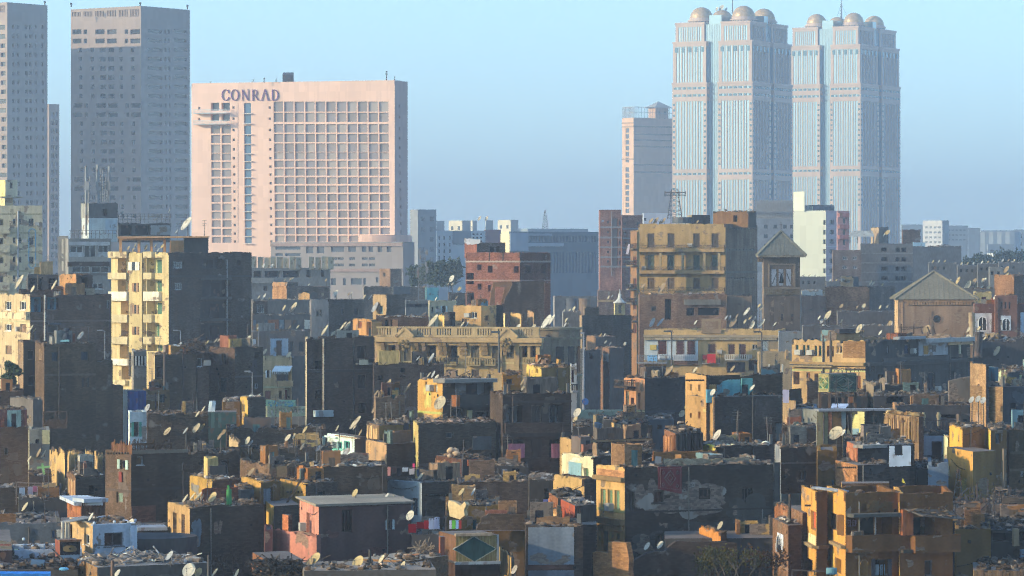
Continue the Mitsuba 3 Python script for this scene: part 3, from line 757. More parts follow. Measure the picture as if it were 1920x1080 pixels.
def _wing_skin(st,win,bx,a0,a1,b0,b1,zz,ia,ib):
    for y0,y1,ins in TIERS:
        A0,A1,B0,B1=a0+ins,a1-ins*.25,b0+ins,b1-ins*.25
        z0,z1=(0 if y0==1000 else zz(y0)),zz(y1)
        top={365:[(365,376),(388,408),(420,440),(742,757),(768,790)],183:[(183,196)],97:[(97,108),(176,183)]}[y1]
        for t0,t1 in top:bx(st,A0,A1,B0,B1,zz(t1),zz(t0))
        bx(st,A0-.35,A1+.2,B0-.35,B1+.2,z1,z1+.9) # cornice
        n=5
        if ib==0 or True: # piers on the left (sunny) face
            for face in(0,1):
                if(face==0 and ia)or(face==1 and ib):continue
                lo,hi=(B0,B1)if face==0 else(A0,A1)
                wd=hi-lo
                edge=wd*.10
                ps=[(lo,lo+edge),(hi-edge,hi)]
                for i in range(1,n):c=lo+edge+(wd-2*edge)*i/n;ps.append((c-wd*.014,c+wd*.014))
                for i in range(n):c=lo+edge+(wd-2*edge)*(i+.5)/n;ps.append((c-wd*.005,c+wd*.005))
                for p0,p1 in ps:
                    if face==0:bx(st,A0+.02,A0+.5,p0,p1,z0,z1)
                    else:bx(st,p0,p1,B0+.02,B0+.5,z0,z1)
                # square windows in the stone bands and up the edge piers
                def w(c,wd2,y0w,y1w):
                    if face==0:bx(win,A0-.05,A0+.3,c-wd2,c+wd2,zz(y1w),zz(y0w))
                    else:bx(win,c-wd2,c+wd2,B0-.05,B0+.3,zz(y1w),zz(y0w))
                if y1==365:
                    for yy in(378,410):
                        for i in range(7):w(lo+wd*(i+.5)/7,wd*.035,yy,yy+9)
                    for i in range(7):w(lo+wd*(i+.5)/7,wd*.035,759,767)
                    for c in(lo+edge*.5,hi-edge*.5):
                        for q in range(12):w(c,wd*.03,450+q*24,460+q*24)
                        for q in range(6):w(c,wd*.03,800+q*24,810+q*24)
                if y1==183:
                    for i in range(5):w(lo+wd*(i+.5)/5,wd*.04,200,222)
view(1140,0,2.348)
domed_tower('domed_tower','nearer of two tall pale stone towers with gold domes and glass strips',283,636,812,0,1800,62,1,lambda y:y)
domed_tower('domed_tower','farther right hand tall pale stone tower with gold domes, partly behind its twin',800,1112,1287,0,1960,62,1,lambda y:28+y*.945)
solo('antenna','guyed mast on the roof of the farther domed tower','antenna',MB().tube(at(1027,80,1990),at(1027,-5,1990),.5,.2,6).bar(at(1027,15,1990),at(1050,70,1990),.15).bar(at(1027,15,1990),at(1010,70,1990),.15),'paint','707478')
solo('antenna','thin mast between the domes of the nearer domed tower','antenna',MB().tube(at(548,60,1840),at(548,-10,1840),.35,.2,6),'paint','707478')
for i,(x,y,s_)in enumerate(((500,35,30),(480,40,20),(520,42,18))):
    dish(x,y,s_,1830,20,at(0,55,1830)[2],('largest','left','right')[i]+' {} satellite dish between domes of nearer domed tower',2)
# ================================================================ concrete hotel left of the twins
cn=B('concrete_tower','beige slab tower','beige concrete tower with a windowed sunny edge left of the domed towers',(62,113,284,518),1950,33,L=('far','d8b394'),R=('far','b49c8c'),par=.8,jag=0,cat='skyscraper')
for i in range(14):
    for j in range(1):cn.win('L','pane',[(77,565+i*26+(i>5)*16,93,584+i*26+(i>5)*16)],col='5a626a',dep=.5)
for y in(556,590,616,644,725,757):cn.band('R',y,.7,.3,'8f7f76')
for y in(540,556,700):cn.band('L',y,.7,.3,'b89a84')
ph_=B('roof_pavilion','roof pavilion','small pavilion with pyramid roof on top of the beige tower',(178,210,266,474),1965,33,L=('far','c8a68c'),R=('far','a08c7e'),par=0,on=cn,zb=None)
c=ph_.C+ph_.u*ph_.len['R']/2+ph_.w*ph_.len['L']/2;z=ph_.zt
rf=MB();q=[np.array([*(c+ph_.u*a*ph_.len['R']*.72+ph_.w*b*ph_.len['L']*.72),z])for a,b in((-1,-1),(1,-1),(1,1),(-1,1))]
rf.add(q+[np.array([*c,z+3.4])],[[0,1,4],[1,2,4],[2,3,4],[3,0,4],[0,2,1],[0,3,2]]);emit('pyramid_roof',rf,'far','9a9a98',ph_.key)
rl=MB()
for f_ in 'LR':
    n=14
    for i in range(n+1):
        q=cn.len[f_]*i/n;a=cn.P(f_,q,cn.zt,-.3);rl.bar(a,a+[0,0,5.5],.22)
    for h in(2.7,5.5):rl.bar(cn.P(f_,0,cn.zt+h,-.3),cn.P(f_,cn.len[f_],cn.zt+h,-.3),.25)
emit('roof_lattice',rl,'far','a09a96',cn.key)
def br(c='7a6a5c'):return('brick',c)
def pl(c):return('plaster',c)
def co(c):return('concrete',c)
def pt(c):return('paint',c)
def fl(c):return('flaky',c)
# ================================================================ left edge and middle distance, upper left
view(0,320,3.84)
b=B('apartment_block','cream block at left edge','cream apartment block at left edge with drainpipe and blue painted outline',(-30,-20,305,250),610,14,L=pl('d8c9a0'),R=pl('cfc3a0'),par=1.0,jag=.02,roof='9a9488')
for i,y in enumerate((345,481,619,754)):
    b.win('R','w',[(92,y,113,y+40),(134,y,155,y+40),(206,y,243,y+54)],frame='8a8474')
    b.win('R','loggia',[(-10,y+5,26,y+50)],inner='b0a888',col='6a5a4c')
    b.balc('R',-18,y+48,66,y+108,.8,'solid','plaster','c8bd9c')
for y in(312,448,585,722):b.band('R',y,.25,.08,'a89e7c')
b.pipe('R',128,290,870,.16,'a8a8a4')
ov=MB();pts=[]
for i in range(37):
    t=i/36*2*math.pi;yy=560+118*math.sin(t)if abs(math.sin(t))<.0 else 560;pts.append((231+24*math.cos(t),560+(118 if math.sin(t)>0 else-118)+24*math.sin(t)))
pp=[b.P('R',*b.st('R',*q),.05)for q in pts]
for i in range(36):ov.bar(pp[i],pp[i+1],.14)
emit('painted_outline',ov,'paint','5f93b0',b.key)
h1=B('roof_room','stair tower of cream block','pale yellow stair tower on roof of the cream block at left edge',(-20,36,95,192),616,24,L=pl('ead9a2'),R=pl('c8be9c'),par=.02,on=b)
h2=B('roof_room','top room of cream block','small yellow and grey top room above the stair tower at left edge',(-20,38,126,66),615,24,L=pl('f0dc94'),R=pl('cfc8ac'),par=.3,jag=.02,zb=188)
h2.win('R','w',[(70,85,92,125)]);h2.slab('R',0,186,150,198,.9,'plaster','a89e84','slab',-1.0)
b=B('apartment_block','grey block with antennas','grey block with white terrace flat and antenna masts on its stair tower',(425,492,800,488),570,20,L=co('8f8d86'),R=co('88867f'),par=.5,jag=.03)
b.win('R','w',[(506,540,597,590),(608,538,692,628),(706,538,782,590),(520,690,650,735),(660,690,788,735),(668,808,746,852)],frame='aeb4b2')
b.slab('R',497,512,790,536,.05,'plaster','b8bcbc');b.slab('R',497,592,605,630,.05,'plaster','b8bcbc');b.slab('R',694,592,790,630,.05,'plaster','b8bcbc')
b.balc('R',485,620,795,655,.7,'solid','concrete','9a978e');b.band('R',648,.3,.4,'5a5650');b.band('R',745,.4,.2,'6b675f')
b.slab('R',486,655,790,690,.06,'plaster','4a3c36','spandrel')
fr=MB()
for x in(430,470):fr.bar(at(x,478,572),at(x,760,572),.5)
for y in(482,608,640,735):fr.bar(at(425,y,572),at(492,y,572),.5)
emit('open_frame',fr,'concrete','8a877f',b.key)
st=B('roof_room','white stair tower','white stair tower with grey top carrying antennas',(588,640,846,338),574,22,L=pl('c4ccc8'),R=pl('bcc6c2'),par=.05,on=b)
st.slab('R',758,350,842,455,.06,'paint','9fb0b8','metal_door')
s2=B('roof_room','grey tank house','dark grey tank house on top of the white stair tower',(582,638,848,232),574.3,22,L=pl('9a9a92'),R=co('62625f'),par=.1,on=st)
s2.win('R','hole',[(740,278,772,325)])
tr=B('roof_room','dark terrace shed','dark terrace shed with railing and dishes right of the antennas',(848,852,1228,378),578,20,L=co('77736b'),R=co('5c5a55'),par=.15,on=b,depth=6)
tr.slab('R',1085,393,1225,462,.06,'plaster','a7aba8');tr.win('R','hole',[(870,392,950,462),(975,392,1080,462)],)
rl=MB()
for x in np.linspace(855,1225,13):rl.bar(at(x,310,577.5),at(x,378,577.5),.07)
for y in(312,330,350):rl.bar(at(850,y,577.5),at(1228,y,577.5),.06)
for x in np.linspace(505,840,12):rl.bar(at(x,430,569.4),at(x,488,569.4),.07)
for y in(432,455):rl.bar(at(500,y,569.4),at(842,y,569.4),.06)
solo('roof_railing','rusty railing round the terrace shed right of the antennas','railing',rl,'paint','5c5650')
for i,(x0,y0,x1,y1,w)in enumerate(((620,-10,632,230,.11),(645,40,640,230,.1),(705,-20,712,225,.14),(722,-30,730,225,.1),(742,-5,738,225,.1),(788,-10,770,215,.11),(760,30,756,225,.08))):
    mb=MB().tube(at(x1,y1,575+i*.5),at(x0,y0,575+i*.5),w,w*.7,6)
    a=at(x0,y0,575+i*.5)
    if w>.105:
        mb.tube(a-[0,0,10],a+[0,0,.5],w*1.7,w*1.7,8);c=at((x0+x1)/2,110,575+i*.5);mb.box(c,(.7,.5,1.3));mb.bar(c-[.9,0,0],c+[.9,0,0],.1)
    solo('antenna_mast',('leaning antenna mast with tall panel, far left of the cluster','thin antenna rod beside the far left leaning mast','thickest antenna mast in middle of the cluster','thin rod right of the thickest antenna mast','second thin rod in the antenna cluster',
        'leaning right hand antenna mast with tall panel','short rod at right of antenna cluster')[i],'antenna',mb,'paint','8b8d8c')
lt=MB()
for y in range(30,230,22):lt.bar(at(712,y,575.9),at(770,y-14,576),.08).bar(at(620,y+40,575.5),at(655,y+28,575.5),.06)
solo('antenna_brackets','tangle of brackets and boxes between the antenna masts','bracket',lt,'paint','6f706e',kind='stuff')
tr.dishes([(880,305,40),(1011,353,40),(1123,350,40),(1217,292,30)],-.2)
b.dishes([(1273,438,32)],2)
bigd=MB()
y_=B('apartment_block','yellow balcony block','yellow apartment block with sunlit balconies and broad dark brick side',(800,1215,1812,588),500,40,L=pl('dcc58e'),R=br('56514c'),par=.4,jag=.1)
for r in((848,627,934,738),(850,782,934,872),(870,938,934,1036),(872,1094,934,1196),(862,1250,934,1353),(875,1403,940,1506)):y_.win('L','loggia',[r],inner='efe2b0',col='8a4a3a')
for r in((1054,627,1166,738),(1056,782,1166,872),(1058,938,1166,1036),(1058,1094,1148,1198),(1060,1250,1170,1302)):y_.win('L','loggia',[r],inner='efe6a8',col='3f6a58')
for i,(a0,a1,b0,b1)in enumerate(((800,935,583,627),(800,932,735,782),(802,934,870,938),(802,938,1035,1094),(804,940,1195,1250),(806,942,1352,1403),(816,925,1505,1546))):
    y_.balc('L',a0,b0,a1,b1,.55,'solid','plaster','d9c79a' if i not in(2,5)else 'efe6cc')
    if i<5:y_.balc('L',1052,b0,1112 if i in(0,1,3,4)else 1165,b1,.5,'solid','plaster','d2c194' if i!=2 else 'e6ddc2')
y_.slab('L',948,592,1042,1310,.45,'plaster','d3bd86','pier');
for r in((946,657,1026,718),(975,808,1020,872),(976,966,1020,1030),(975,1122,1022,1182)):
    a_,b2,z0,z1=y_.rect('L',*r);k=emit('window',y_.hbox(MB(),'L',a_,b2,z0,z1,.451,.5),'glass','22262a',y_.key)
    for q0,q1 in((a_,a_+(b2-a_)*.36),(b2-(b2-a_)*.36,b2)):emit('shutter',y_.hbox(MB(),'L',q0,q1,z0,z1,.501,.56),'wood','d8d4c4' if r[1]==657 else '9a7a5c',k)
y_.pipe('L',940,588,1480,.13,'4c4236');y_.pipe('L',1046,588,1480,.1,'8c7a52')
y_.win('R','bars',[(1248,655,1315,703),(1258,808,1312,857)],frame='b8bcb8');y_.win('R','hole',[(1706,645,1729,685)])
for r in((1456,632,1600,706),(1456,792,1662,906),(1442,942,1660,1062),(1446,1098,1660,1218)):y_.win('R','loggia',[r],inner='4a4644',col='3b3230')
for i,y in enumerate((770,910,1065)):y_.slab('R',1440,y,1664,y+16,.25,'concrete','5a5652','balcony_edge')
y_.pipe('R',1632,640,1230,.09,'8b8a86');y_.band('R',760,.22,.04,'4c4845')
p_=B('roof_room','dark roof room of yellow block','dark roof room with tiled awning on the yellow balcony block',(1322,1326,1500,476),506,40,L=pl('a58a5c'),R=co('4d4a47'),par=.2,on=y_,depth=6)
pg=MB()
for x in(868,1000,1090,1185):pg.bar(at(x,492,506),at(x,590,506),.35)
pg.bar(at(862,494,505.5),at(1190,494,505.5),.3);pg.bar(at(862,494,510),at(1190,494,510),.3)
for x in range(850,1500,13):pg.bar(at(x,480,504.5),at(x+18,476,511),.16)
pg.bar(at(850,486,504.5),at(1500,474,504.5),.12)
solo('pergola','timber pergola on the sunny corner of the yellow balcony block roof','pergola',pg,'wood','b58d62')
pb=B('roof_room','orange plastered box','small orange plastered box under the pergola of the yellow balcony block',(1222,1226,1322,500),504,40,L=pl('c08a55'),R=pl('c48f58'),par=.05,on=y_,depth=3)
y_.dishes([(926,558,34),(960,570,22),(1052,552,44,12),(976,535,28),(1120,540,30),(1140,572,22),(1170,545,40,10)],2.2)
p_.dishes([(1344,384,118,4)],2)
ant('antenna','thin tv aerial at right end of the yellow balcony block roof',1472,355,470,506,3,.05)
l_=B('brick_block','left block with blue loggia','block with sunny tan side, blue corner loggia and long dark brick front',(-40,217,802,892),430,22,L=pl('cdb58a'),R=br('66564e'),par=.25,jag=.08,cat='building')
l_.win('L','w',[(38,940,81,1003),(143,940,187,1003),(38,1103,83,1155)],frame='e4e0d2');l_.win('L','s',[(145,1103,188,1166),(40,1257,85,1324)],col='8a6f58')
l_.slab('L',-30,1015,217,1072,.06,'plaster','dcc79c');l_.balc('L',180,1015,217,1072,.5,'solid','plaster','d8c59c')
l_.win('R','loggia',[(221,908,316,1018),(340,912,426,1000)],inner='6fa3b8',col='2c3c48');l_.win('R','bars',[(766,935,790,990)],frame='8f8f8c')
l_.win('R','s',[(340,1110,420,1168)],col='4a4440');l_.slab('R',345,1095,432,1108,.5,'paint','4a4a50','awning')
l_.pipe('R',320,895,1225,.1,'c9c4b8')
c1=B('roof_room','tan roof room on left block','sunlit tan roof room with dark doorway on the left block',(428,551,668,748),436,26,L=pl('c4935f'),R=br('5a504a'),par=.12,on=l_)
c1.win('R','hole',[(585,765,630,860)])
c2=B('roof_shelter','open concrete shelter','open dark concrete shelter on the left block near the picture edge',(196,200,420,745),440,22,L=co('6a665f'),R=co('55524e'),par=.08,on=l_,depth=4)
c2.win('R','hole',[(210,775,255,875),(265,775,300,880),(350,775,415,880)])
l_.dishes([(143,802,116,0),(236,853,56,14),(392,825,84,0)],2.0,0)
l_.junk(50,.3)
# ---- the rows behind, between the yellow block and the red brick house
view(460,420,3.84)
b=B('apartment_block','block with white roof sheets','hazy grey block with a row of pale sheet panels along its roof',(38,42,612,318),720,18,L=co('8f8a80'),R=co('82807a'),par=.3,jag=.04,depth=14)
for i,x in enumerate(range(44,600,46)):
    if i in(8,):continue
    h=232+(i*37%11)
    mb=MB();p0,p1=at(x,h,722),at(x+36+(i*13%9),h+2,722.5);z0=b.zr
    mb.hexa([[p0[0],722,z0],[p1[0],722.5,z0],[p1[0],723,z0],[p0[0],722.5,z0],[p0[0],722,p0[2]],[p1[0],722.5,p1[2]],[p1[0],723,p1[2]],[p0[0],722.5,p0[2]]])
    emit('roof_panel',mb,'paint',('b5a888','9d957f','c2b392')[i%3],b.key)
b.win('R','hole',[(60,338,120,385),(140,338,250,385),(270,338,390,385),(440,330,472,385),(545,330,570,380)]);b.balc('R',40,388,200,425,.8,'solid','concrete','a09a8e')
b.win('R','w',[(130,445,158,482)]);b.dishes([(133,300,30,20),(192,300,30,20),(490,296,26,20)],-2.5)
b=B('brick_house','house with tan stair hut','hazy brick house with sunlit tan stair hut on its left corner',(194,298,606,448),640,30,L=br('b08d68'),R=br('6a625c'),par=.4,jag=.06)
h=B('roof_room','tan stair hut','sunlit tan stair hut with dark right side in the middle distance',(194,302,378,418),641,30,L=pl('b88e66'),R=br('5c5650'),par=.2,jag=.1,zb=560)
b.dishes([(286,403,22),(300,430,30),(325,398,20),(340,395,20),(581,405,24),(458,438,20)],1)
b=B('house','house with two tan boxes','low grey house with small tan boxes on its white roof edge',(45,50,600,548),560,20,L=co('8d867a'),R=co('75716a'),par=.15,jag=.04,depth=14)
b.dishes([(99,526,30),(138,520,40,14),(172,538,20)],2);b.junk(60,.4,'b5b0a5')
B('roof_room','tan box','small tan box hut right of the tan stair hut',(382,462,520,498),566,28,L=pl('b5905f'),R=co('5f5c57'),par=.1,on=b)
b=B('brick_house','long dark slate house','long low dark grey house with many dishes behind the awning house',(462,600,856,545),520,28,L=co('99928a'),R=br('5a5754'),par=.25,jag=.05)
b.win('L','w',[(508,616,553,664)]);b.win('R','s',[(690,605,710,655),(785,605,808,655)],col='4a4c4e')
b.dishes([(555,510,30,20),(652,497,50,15,),(650,522,36,8),(745,505,24),(764,502,24),(858,525,36),(900,530,48)],2)
b.junk(40,.3,'b0aaa0')
b=B('brick_house','block with sunny tan corner','plain grey block with a pale tan sunlit corner in mid distance',(918,1017,1150,508),530,30,L=pl('b89a70'),R=br('5c5956'),par=.2,jag=.03)
b.win('L','s',[(960,590,990,650)],col='6f8a8a')
b.dishes([(936,600,84,2)],-1)
b=B('tower_house','pinkish square tower house','square pinkish brown tower house before the hotel podium',(966,1044,1126,322),760,38,L=br('94806f'),R=br('87766a'),par=.2,jag=.02)
b.win('L','w',[(992,350,1008,380)])
b=B('house','grey house below square tower','grey house with broken parapet below the square tower house',(846,852,1300,452),690,20,L=co('90887c'),R=br('75706a'),par=.5,jag=.2,depth=12)
b.slab('R',1060,450,1180,505,.5,'concrete','55585c')
b=B('house','house with turquoise shed','house with a turquoise shed front behind the lattice mast',(1150,1155,1330,555),600,20,L=co('8a857c'),R=co('86827a'),par=.4,jag=.1,depth=9)
b.win('R','loggia',[(1160,560,1320,600)],inner='6a6c70');b.win('R','w',[(1222,560,1262,600)]);b.junk(40,.5)
b=B('shed','turquoise shed','bright turquoise shed wall left of the red brick house',(1298,1302,1392,455),640,24,L=pt('6fb0ae'),R=pt('6db5b4'),par=.05,depth=4)
b=B('house','cream cottage','small cream house with blue shuttered windows left of the red brick house',(1318,1330,1520,555),520,20,L=pl('cfc09a'),R=pl('c2b694'),par=.25,jag=.06,depth=8)
b.win('R','w',[(1340,596,1357,640),(1375,592,1392,640)],frame='7fa3a8');b.win('R','open',[(1418,590,1442,640)],col='b8c6c4')
b.dishes([(1374,540,28),(1522,530,34)],2);b.junk(30,.3)
b=B('house','brick house with dish cluster','dark house carrying several big dishes left of the red brick house',(1460,1465,1600,500),640,22,L=br('77706a'),R=br('6e6862'),par=.3,depth=8)
b.dishes([(1487,394,56,25),(1492,432,26,10),(1462,432,22),(1543,467,40,20)],1)
# lattice mast
mb=MB()
def lattice(mb,x,y0,y1,D,w0,w1,n,th):
    a,b_=at(x,y1,D),at(x,y0,D)
    c=lambda i,k:a+(b_-a)*k/n+np.array([(-1,1,1,-1)[i]*(w0+(w1-w0)*k/n)/2,(-1,-1,1,1)[i]*(w0+(w1-w0)*k/n)/2,0])
    for k in range(n):
        for i in range(4):mb.bar(c(i,k),c(i,k+1),th).bar(c(i,k),c((i+1)%4,k+1),th*.7).bar(c(i,k+1),c((i+1)%4,k+1),th*.6)
lattice(mb,1275,175,690,620,1.5,1.0,14,.06)
for x,y,h in((1252,205,60),(1308,205,50),(1258,240,40),(1300,290,40),(1240,350,90),(1310,330,60)):
    mb.box(at(x,y,619.5),(.3,.2,h*mpp(620)*.8));mb.bar(at(x,y,619.6),at(1275,y+4,620),.08)
solo('lattice_mast','tall lattice telecom mast with white panels in front of the hotel','mast',mb,'paint','77787a')
# ---- lower middle left: awning house, dark row houses
b=B('house','house with blue wall bay','grey brown house with pale blue bay and dark door left of the long dark house',(50,52,430,772),470,18,L=co('85807a'),R=pl('77716c'),par=.5,jag=.04,depth=10)
b.slab('R',180,825,308,950,.05,'plaster','a9c0d0');b.slab('R',54,828,75,880,.05,'plaster','c0ccd0');
a_,b2,z0,z1=b.rect('R',222,838,260,950);emit('door',b.hbox(MB(),'R',a_,b2,z0,z1,.055,.1),'wood','4f463f',b.key)
b.win('R','s',[(320,845,345,920),(385,845,425,920)],col='4f4d4c');b.dishes([(97,745,22),(138,748,20),(255,740,22),(320,745,22),(378,742,22)],1.2);b.junk(50,.4)
b2_=B('brick_house','house with rusty sheet bay','dark house with rust and white sheet panels under white roof edge',(48,52,470,655),500,20,L=br('6a625c'),R=co('635f5b'),par=.2,depth=9)
for i,(x0,x1,c)in enumerate(((55,75,'5a6670'),(85,110,'5c5a58'),(135,155,'55585c'),(165,240,'8a5a3e'),(245,275,'6a7880'),(285,330,'7d6a5a'),(345,375,'4c4a48'),(425,463,'c5c3b4'))):b2_.slab('R',x0,690,x1,755,.08,'paint',c,'sheet_panel')
b2_.dishes([(280,605,46,4),(350,600,86,12),(325,612,50)],1);b2_.junk(70,.5,'a59f96')
w_=B('house','small house with white posts','small house with white window posts beside the yellow balcony block',(48,52,160,560),540,20,L=co('77736c'),R=br('625c58'),par=.15,depth=7);w_.win('R','bars',[(80,580,102,640),(108,580,135,640)],frame='c8c8c2')
view(440,540,3.84)
aw=B('house','tan awning house','tan house with a striped awning and green billboard strip below',(200,203,412,502),445,20,L=pl('c2a67a'),R=pl('c4a97c'),par=.3,jag=.02,depth=9,width=None)
aw2=B('house','grey annex of awning house','grey corrugated annex right of the tan awning house',(410,414,520,502),447,20,L=co('6f6c68'),R=co('66635f'),par=.3,jag=.04,depth=9)
aw.win('R','open',[(232,592,250,645)],col='e2e6e2');aw.win('R','loggia',[(303,600,408,670)],inner='6b7480',col='4a4a50');aw.win('R','s',[(218,740,262,800)],col='8a5a48');aw.win('R','hole',[(318,740,345,800)]);aw.win('R','loggia',[(362,725,410,803)],inner='d8c28a',col='7a3a30')
aw.slab('R',303,668,412,708,.5,'plaster','c5aa7e','balcony_front')
am=MB();
for i in range(9):
    x0,x1=268+i*14,268+(i+1)*14;p=[at(x0+22,560,444.6),at(x1+22,560,444.6),at(x1,600,442.4),at(x0,600,442.4)];q=[v+[0,0,-.06]for v in p];am.hexa([q[3],q[2],q[1],q[0],p[3],p[2],p[1],p[0]]);am.bar(p[3]+[.05,0,0],p[3]-[-.05,0,.35],.3,.05)
emit('awning',am,'cloth','ccd2ce',aw.key)
aw.dishes([(217,462,54,8),(390,482,48,24)],-.2)
# green and blue advertising strip on the elevated road edge
bb=MB().hexa([*(at(x,y,D)for x,y,D in((222,854,418),(440,852,419),(440,852,419.4),(222,854,418.4))),*(at(x,y,D)for x,y,D in((222,806,418),(440,806,419),(440,806,419.4),(222,806,418.4)))])
k=thing('billboard','long green and blue billboard strip with flowing script on the elevated road edge','billboard');emit('board',bb,'paint','7fa78c',k)
scr=MB();prev=None;r2=random.Random(4)
for x in np.linspace(425,240,70):
    y=832-8*abs(math.sin(x*.09))-10*(math.sin(x*.31)>.55)+4*math.sin(x*.21);p=at(x,y,417.6)
    if prev is not None and(int(x)%37)>5:scr.bar(prev,p,.2,.1)
    prev=p
for x in(262,301,330,366,395,412):scr.box(at(x,842+(x%3)*3,417.6),(.25,.1,.25))
emit('script',scr,'paint','2f6f8f',k)
BILL=k
b=B('brick_block','tall dark windowed block','tall dark brown block with three shuttered bays and cluttered roof',(510,520,1008,362),372,25,L=pl('b5a480'),R=br('554b45'),par=.35,jag=.1)
b.win('R','s',[(880,412,946,514),(886,620,948,728),(890,822,952,905)],col='2d2623');b.win('R','hole',[(578,525,632,612),(580,738,625,800)])
for r in((862,380,995,1000),):b.slab('R',*r,.003+.04,'plaster','5c5550','pilaster')if False else None
b.balc('R',866,514,990,550,.6,'rail');b.pipe('R',636,365,900,.09,'b8ab94');b.pipe('R',856,370,960,.07,'3a3532');b.band('R',600,.25,.04,'4a423d')
b.slab('R',565,880,695,925,.6,'paint','a9bcc0','sheet_canopy');b.slab('R',880,516,945,552,.62,'cloth','b8b8a2','bundle',.55)
b.dishes([(652,305,92,0),(740,318,58,22),(710,328,36,8),(783,275,78,2),(810,278,86,2)],2.5,0);b.junk(110,.5);BWIN=b
b=B('brick_house','low dark annex with dishes','low dark brick annex in front of the old palace with leaning dishes',(995,1000,1508,552),366,14,L=br('4f4844'),R=br('4c4643'),par=.3,jag=.08,depth=9)
b.win('R','hole',[(1192,556,1228,608),(1030,632,1070,664),(1195,630,1228,644)]);b.dishes([(1322,507,44,0),(1418,505,84,-4)],1,1)
b.junk(60,.6)
b=B('brick_house','brown ridge house','lower brown brick house with two leaning dishes at the centre left',(1004,1016,1226,792),322,28,L=br('8a7a66'),R=br('7d6f60'),par=.3,jag=.15,depth=6)
b.win('R','w',[(1108,905,1122,940)])
b.dishes([(1108,697,88,-2),(1243,728,100,-4),(1022,755,44),(1002,880,34),(1240,902,44)],2,4)
# ================================================================ far hazy blocks behind the middle
view(800,340,3.376)
b=B('office_block','grey slab right of hotel','plain grey slab block just right of the pink hotel',(-105,-55,60,178),1230,35,L=('far','8f9498'),R=('far','7e8488'),par=.4,jag=0)
b=B('office_block','low grey annex by slab','low pale annex beside the plain grey slab block',(58,62,112,250),1400,30,L=('far','b8b8b0'),R=('far','9a9c9c'),par=.3,jag=0)
b=B('office_block','white window grid block','white block with three columns of small windows behind the red brick house',(62,66,372,312),1080,16,L=('far','c5c6c2'),R=('far','bfc4c4'),par=.5,jag=0)
for y in(345,390,430,472):b.win('R','pane',[(x,y,x+10,y+24)for x in(75,107,142)],col='3a4048',dep=.3)
b.slab('R',165,312,280,400,.3,'far','8a9096','grey_wing');
for y in(330,352,374):b.win('R','pane',[(290+i*24,y,304+i*24,y+10)for i in range(3)],col='4a5058',dep=.3)
for i,(x0,xc,x1,y,c,l)in enumerate(((140,225,278,248,'d5cdb4','cream flat roofed far block with satellite dishes, left of three'),(278,290,318,248,'c9c2aa','narrow far cream block, middle of three'),(370,374,420,246,'a9aca8','grey far block, right of three'),(450,532,580,244,'ded6ba','bright cream far block with grey right side'))):
    B('far_block',l,l,(x0,xc,x1,y),1500+i*40,40,L=('far',c),R=('far','9a9c9a'),par=.3,jag=0)
for i,(x,y)in enumerate(((335,236),(380,236))):dish(x,y,34,1480,10,at(0,250,1480)[2],('left','right')[i]+' {} satellite dish of pair on far cream block',0)
b=B('office_block','dark red far box','dull red box of a far block above the red brick house',(364,368,470,306),1100,20,L=('far','8a6a68'),R=('far','83676a'),par=.3,jag=0)
g=B('glass_block','blue glass office','long blue grey glass fronted office with sunlit cream end wall',(468,524,1088,318),1000,33,L=('far','f0dfb0'),R=('far','5f6d7a'),par=.6,jag=0)
g.slab('R',526,325,640,440,.35,'far','8796a4','panel_wall');g.slab('R',640,330,790,345,.4,'far','7a8a98','fascia');g.slab('R',640,390,860,412,.6,'far','93a0aa','canopy')
for i in range(14):g.win('R','pane',[(800+i*20,345,814+i*20,385)],col='3f5264',dep=.3)
for i in range(8):g.win('R','pane',[(650+i*18,348,663+i*18,384)],col='56697a',dep=.3)
for i in range(26):g.win('R','pane',[(560+i*20,446,572+i*20,580)],col='4a5d70',dep=.3)
B('far_block','stepped far roof','stepped roof blocks behind the blue glass office',(580,640,1020,300),1350,20,L=('far','8c9aa4'),R=('far','7f8e9a'),par=.3,jag=0)
mb=MB();lattice(mb,750,185,300,1600,2.4,.5,8,.2);solo('lattice_mast','faint lattice mast on the hazy skyline','mast',mb,'paint','77706e')
pk=B('apartment_block','pink brick high block','tall hazy pink brick block with concrete floor bands',(1090,1094,1232,180),800,14,L=br('a87f76'),R=br('a37b72'),par=.4,jag=.02)
for y in(250,315,377,440,500):pk.win('R','pane',[(1142,y,1156,y+14),(1218,y,1230,y+26)],col='4a4648',dep=.4);pk.band('R',y+40,.35,.06,'9b918c');pk.win('R','pane',[(1172,y-14,1212,y+34)],col='85706a',dep=.8,name='balcony_recess')
pk.slab('R',1168,190,1172,600,.15,'concrete','9a918c','column');pk.win('R','pane',[(1108,245,1124,256)],col='cfd8dc',dep=.2)
pk2=B('apartment_block','lower pink wing','lower pink brick wing right of the tall hazy pink block',(1232,1236,1366,214),806,14,L=br('a07a72'),R=br('97756e'),par=.4,jag=.02)
for y in(260,320,380,440,500):pk2.win('R','pane',[(1246,y,1262,y+16),(1330,y,1345,y+20)],col='4a4648',dep=.4);pk2.band('R',y+40,.35,.06,'8f8682')
wt=B('far_block','white far roof house','white roof house seen above the balcony apartments',(1368,1372,1540,200),900,12,L=('far','c9ccd2'),R=('far','bcc0c8'),par=.3,jag=0);wt.win('R','pane',[(1376,232,1392,250)],col='3a4048')
view(1480,380,3.375)
mg=B('apartment_block','mint white gable block','tall mint white block with blank wall, stepped top and window column',(25,232,300,50),850,62,L=('far','c6c9b8'),R=('far','b9a8a8'),par=.3,jag=.02)
stp=B('roof_step','stepped parapet of white block','stepped white parapet on the tall mint white block',(25,96,100,-72),852,62,L=('far','c6c9b8'),R=('far','b0aeb0'),par=.2,jag=.01,on=mg,depth=8)
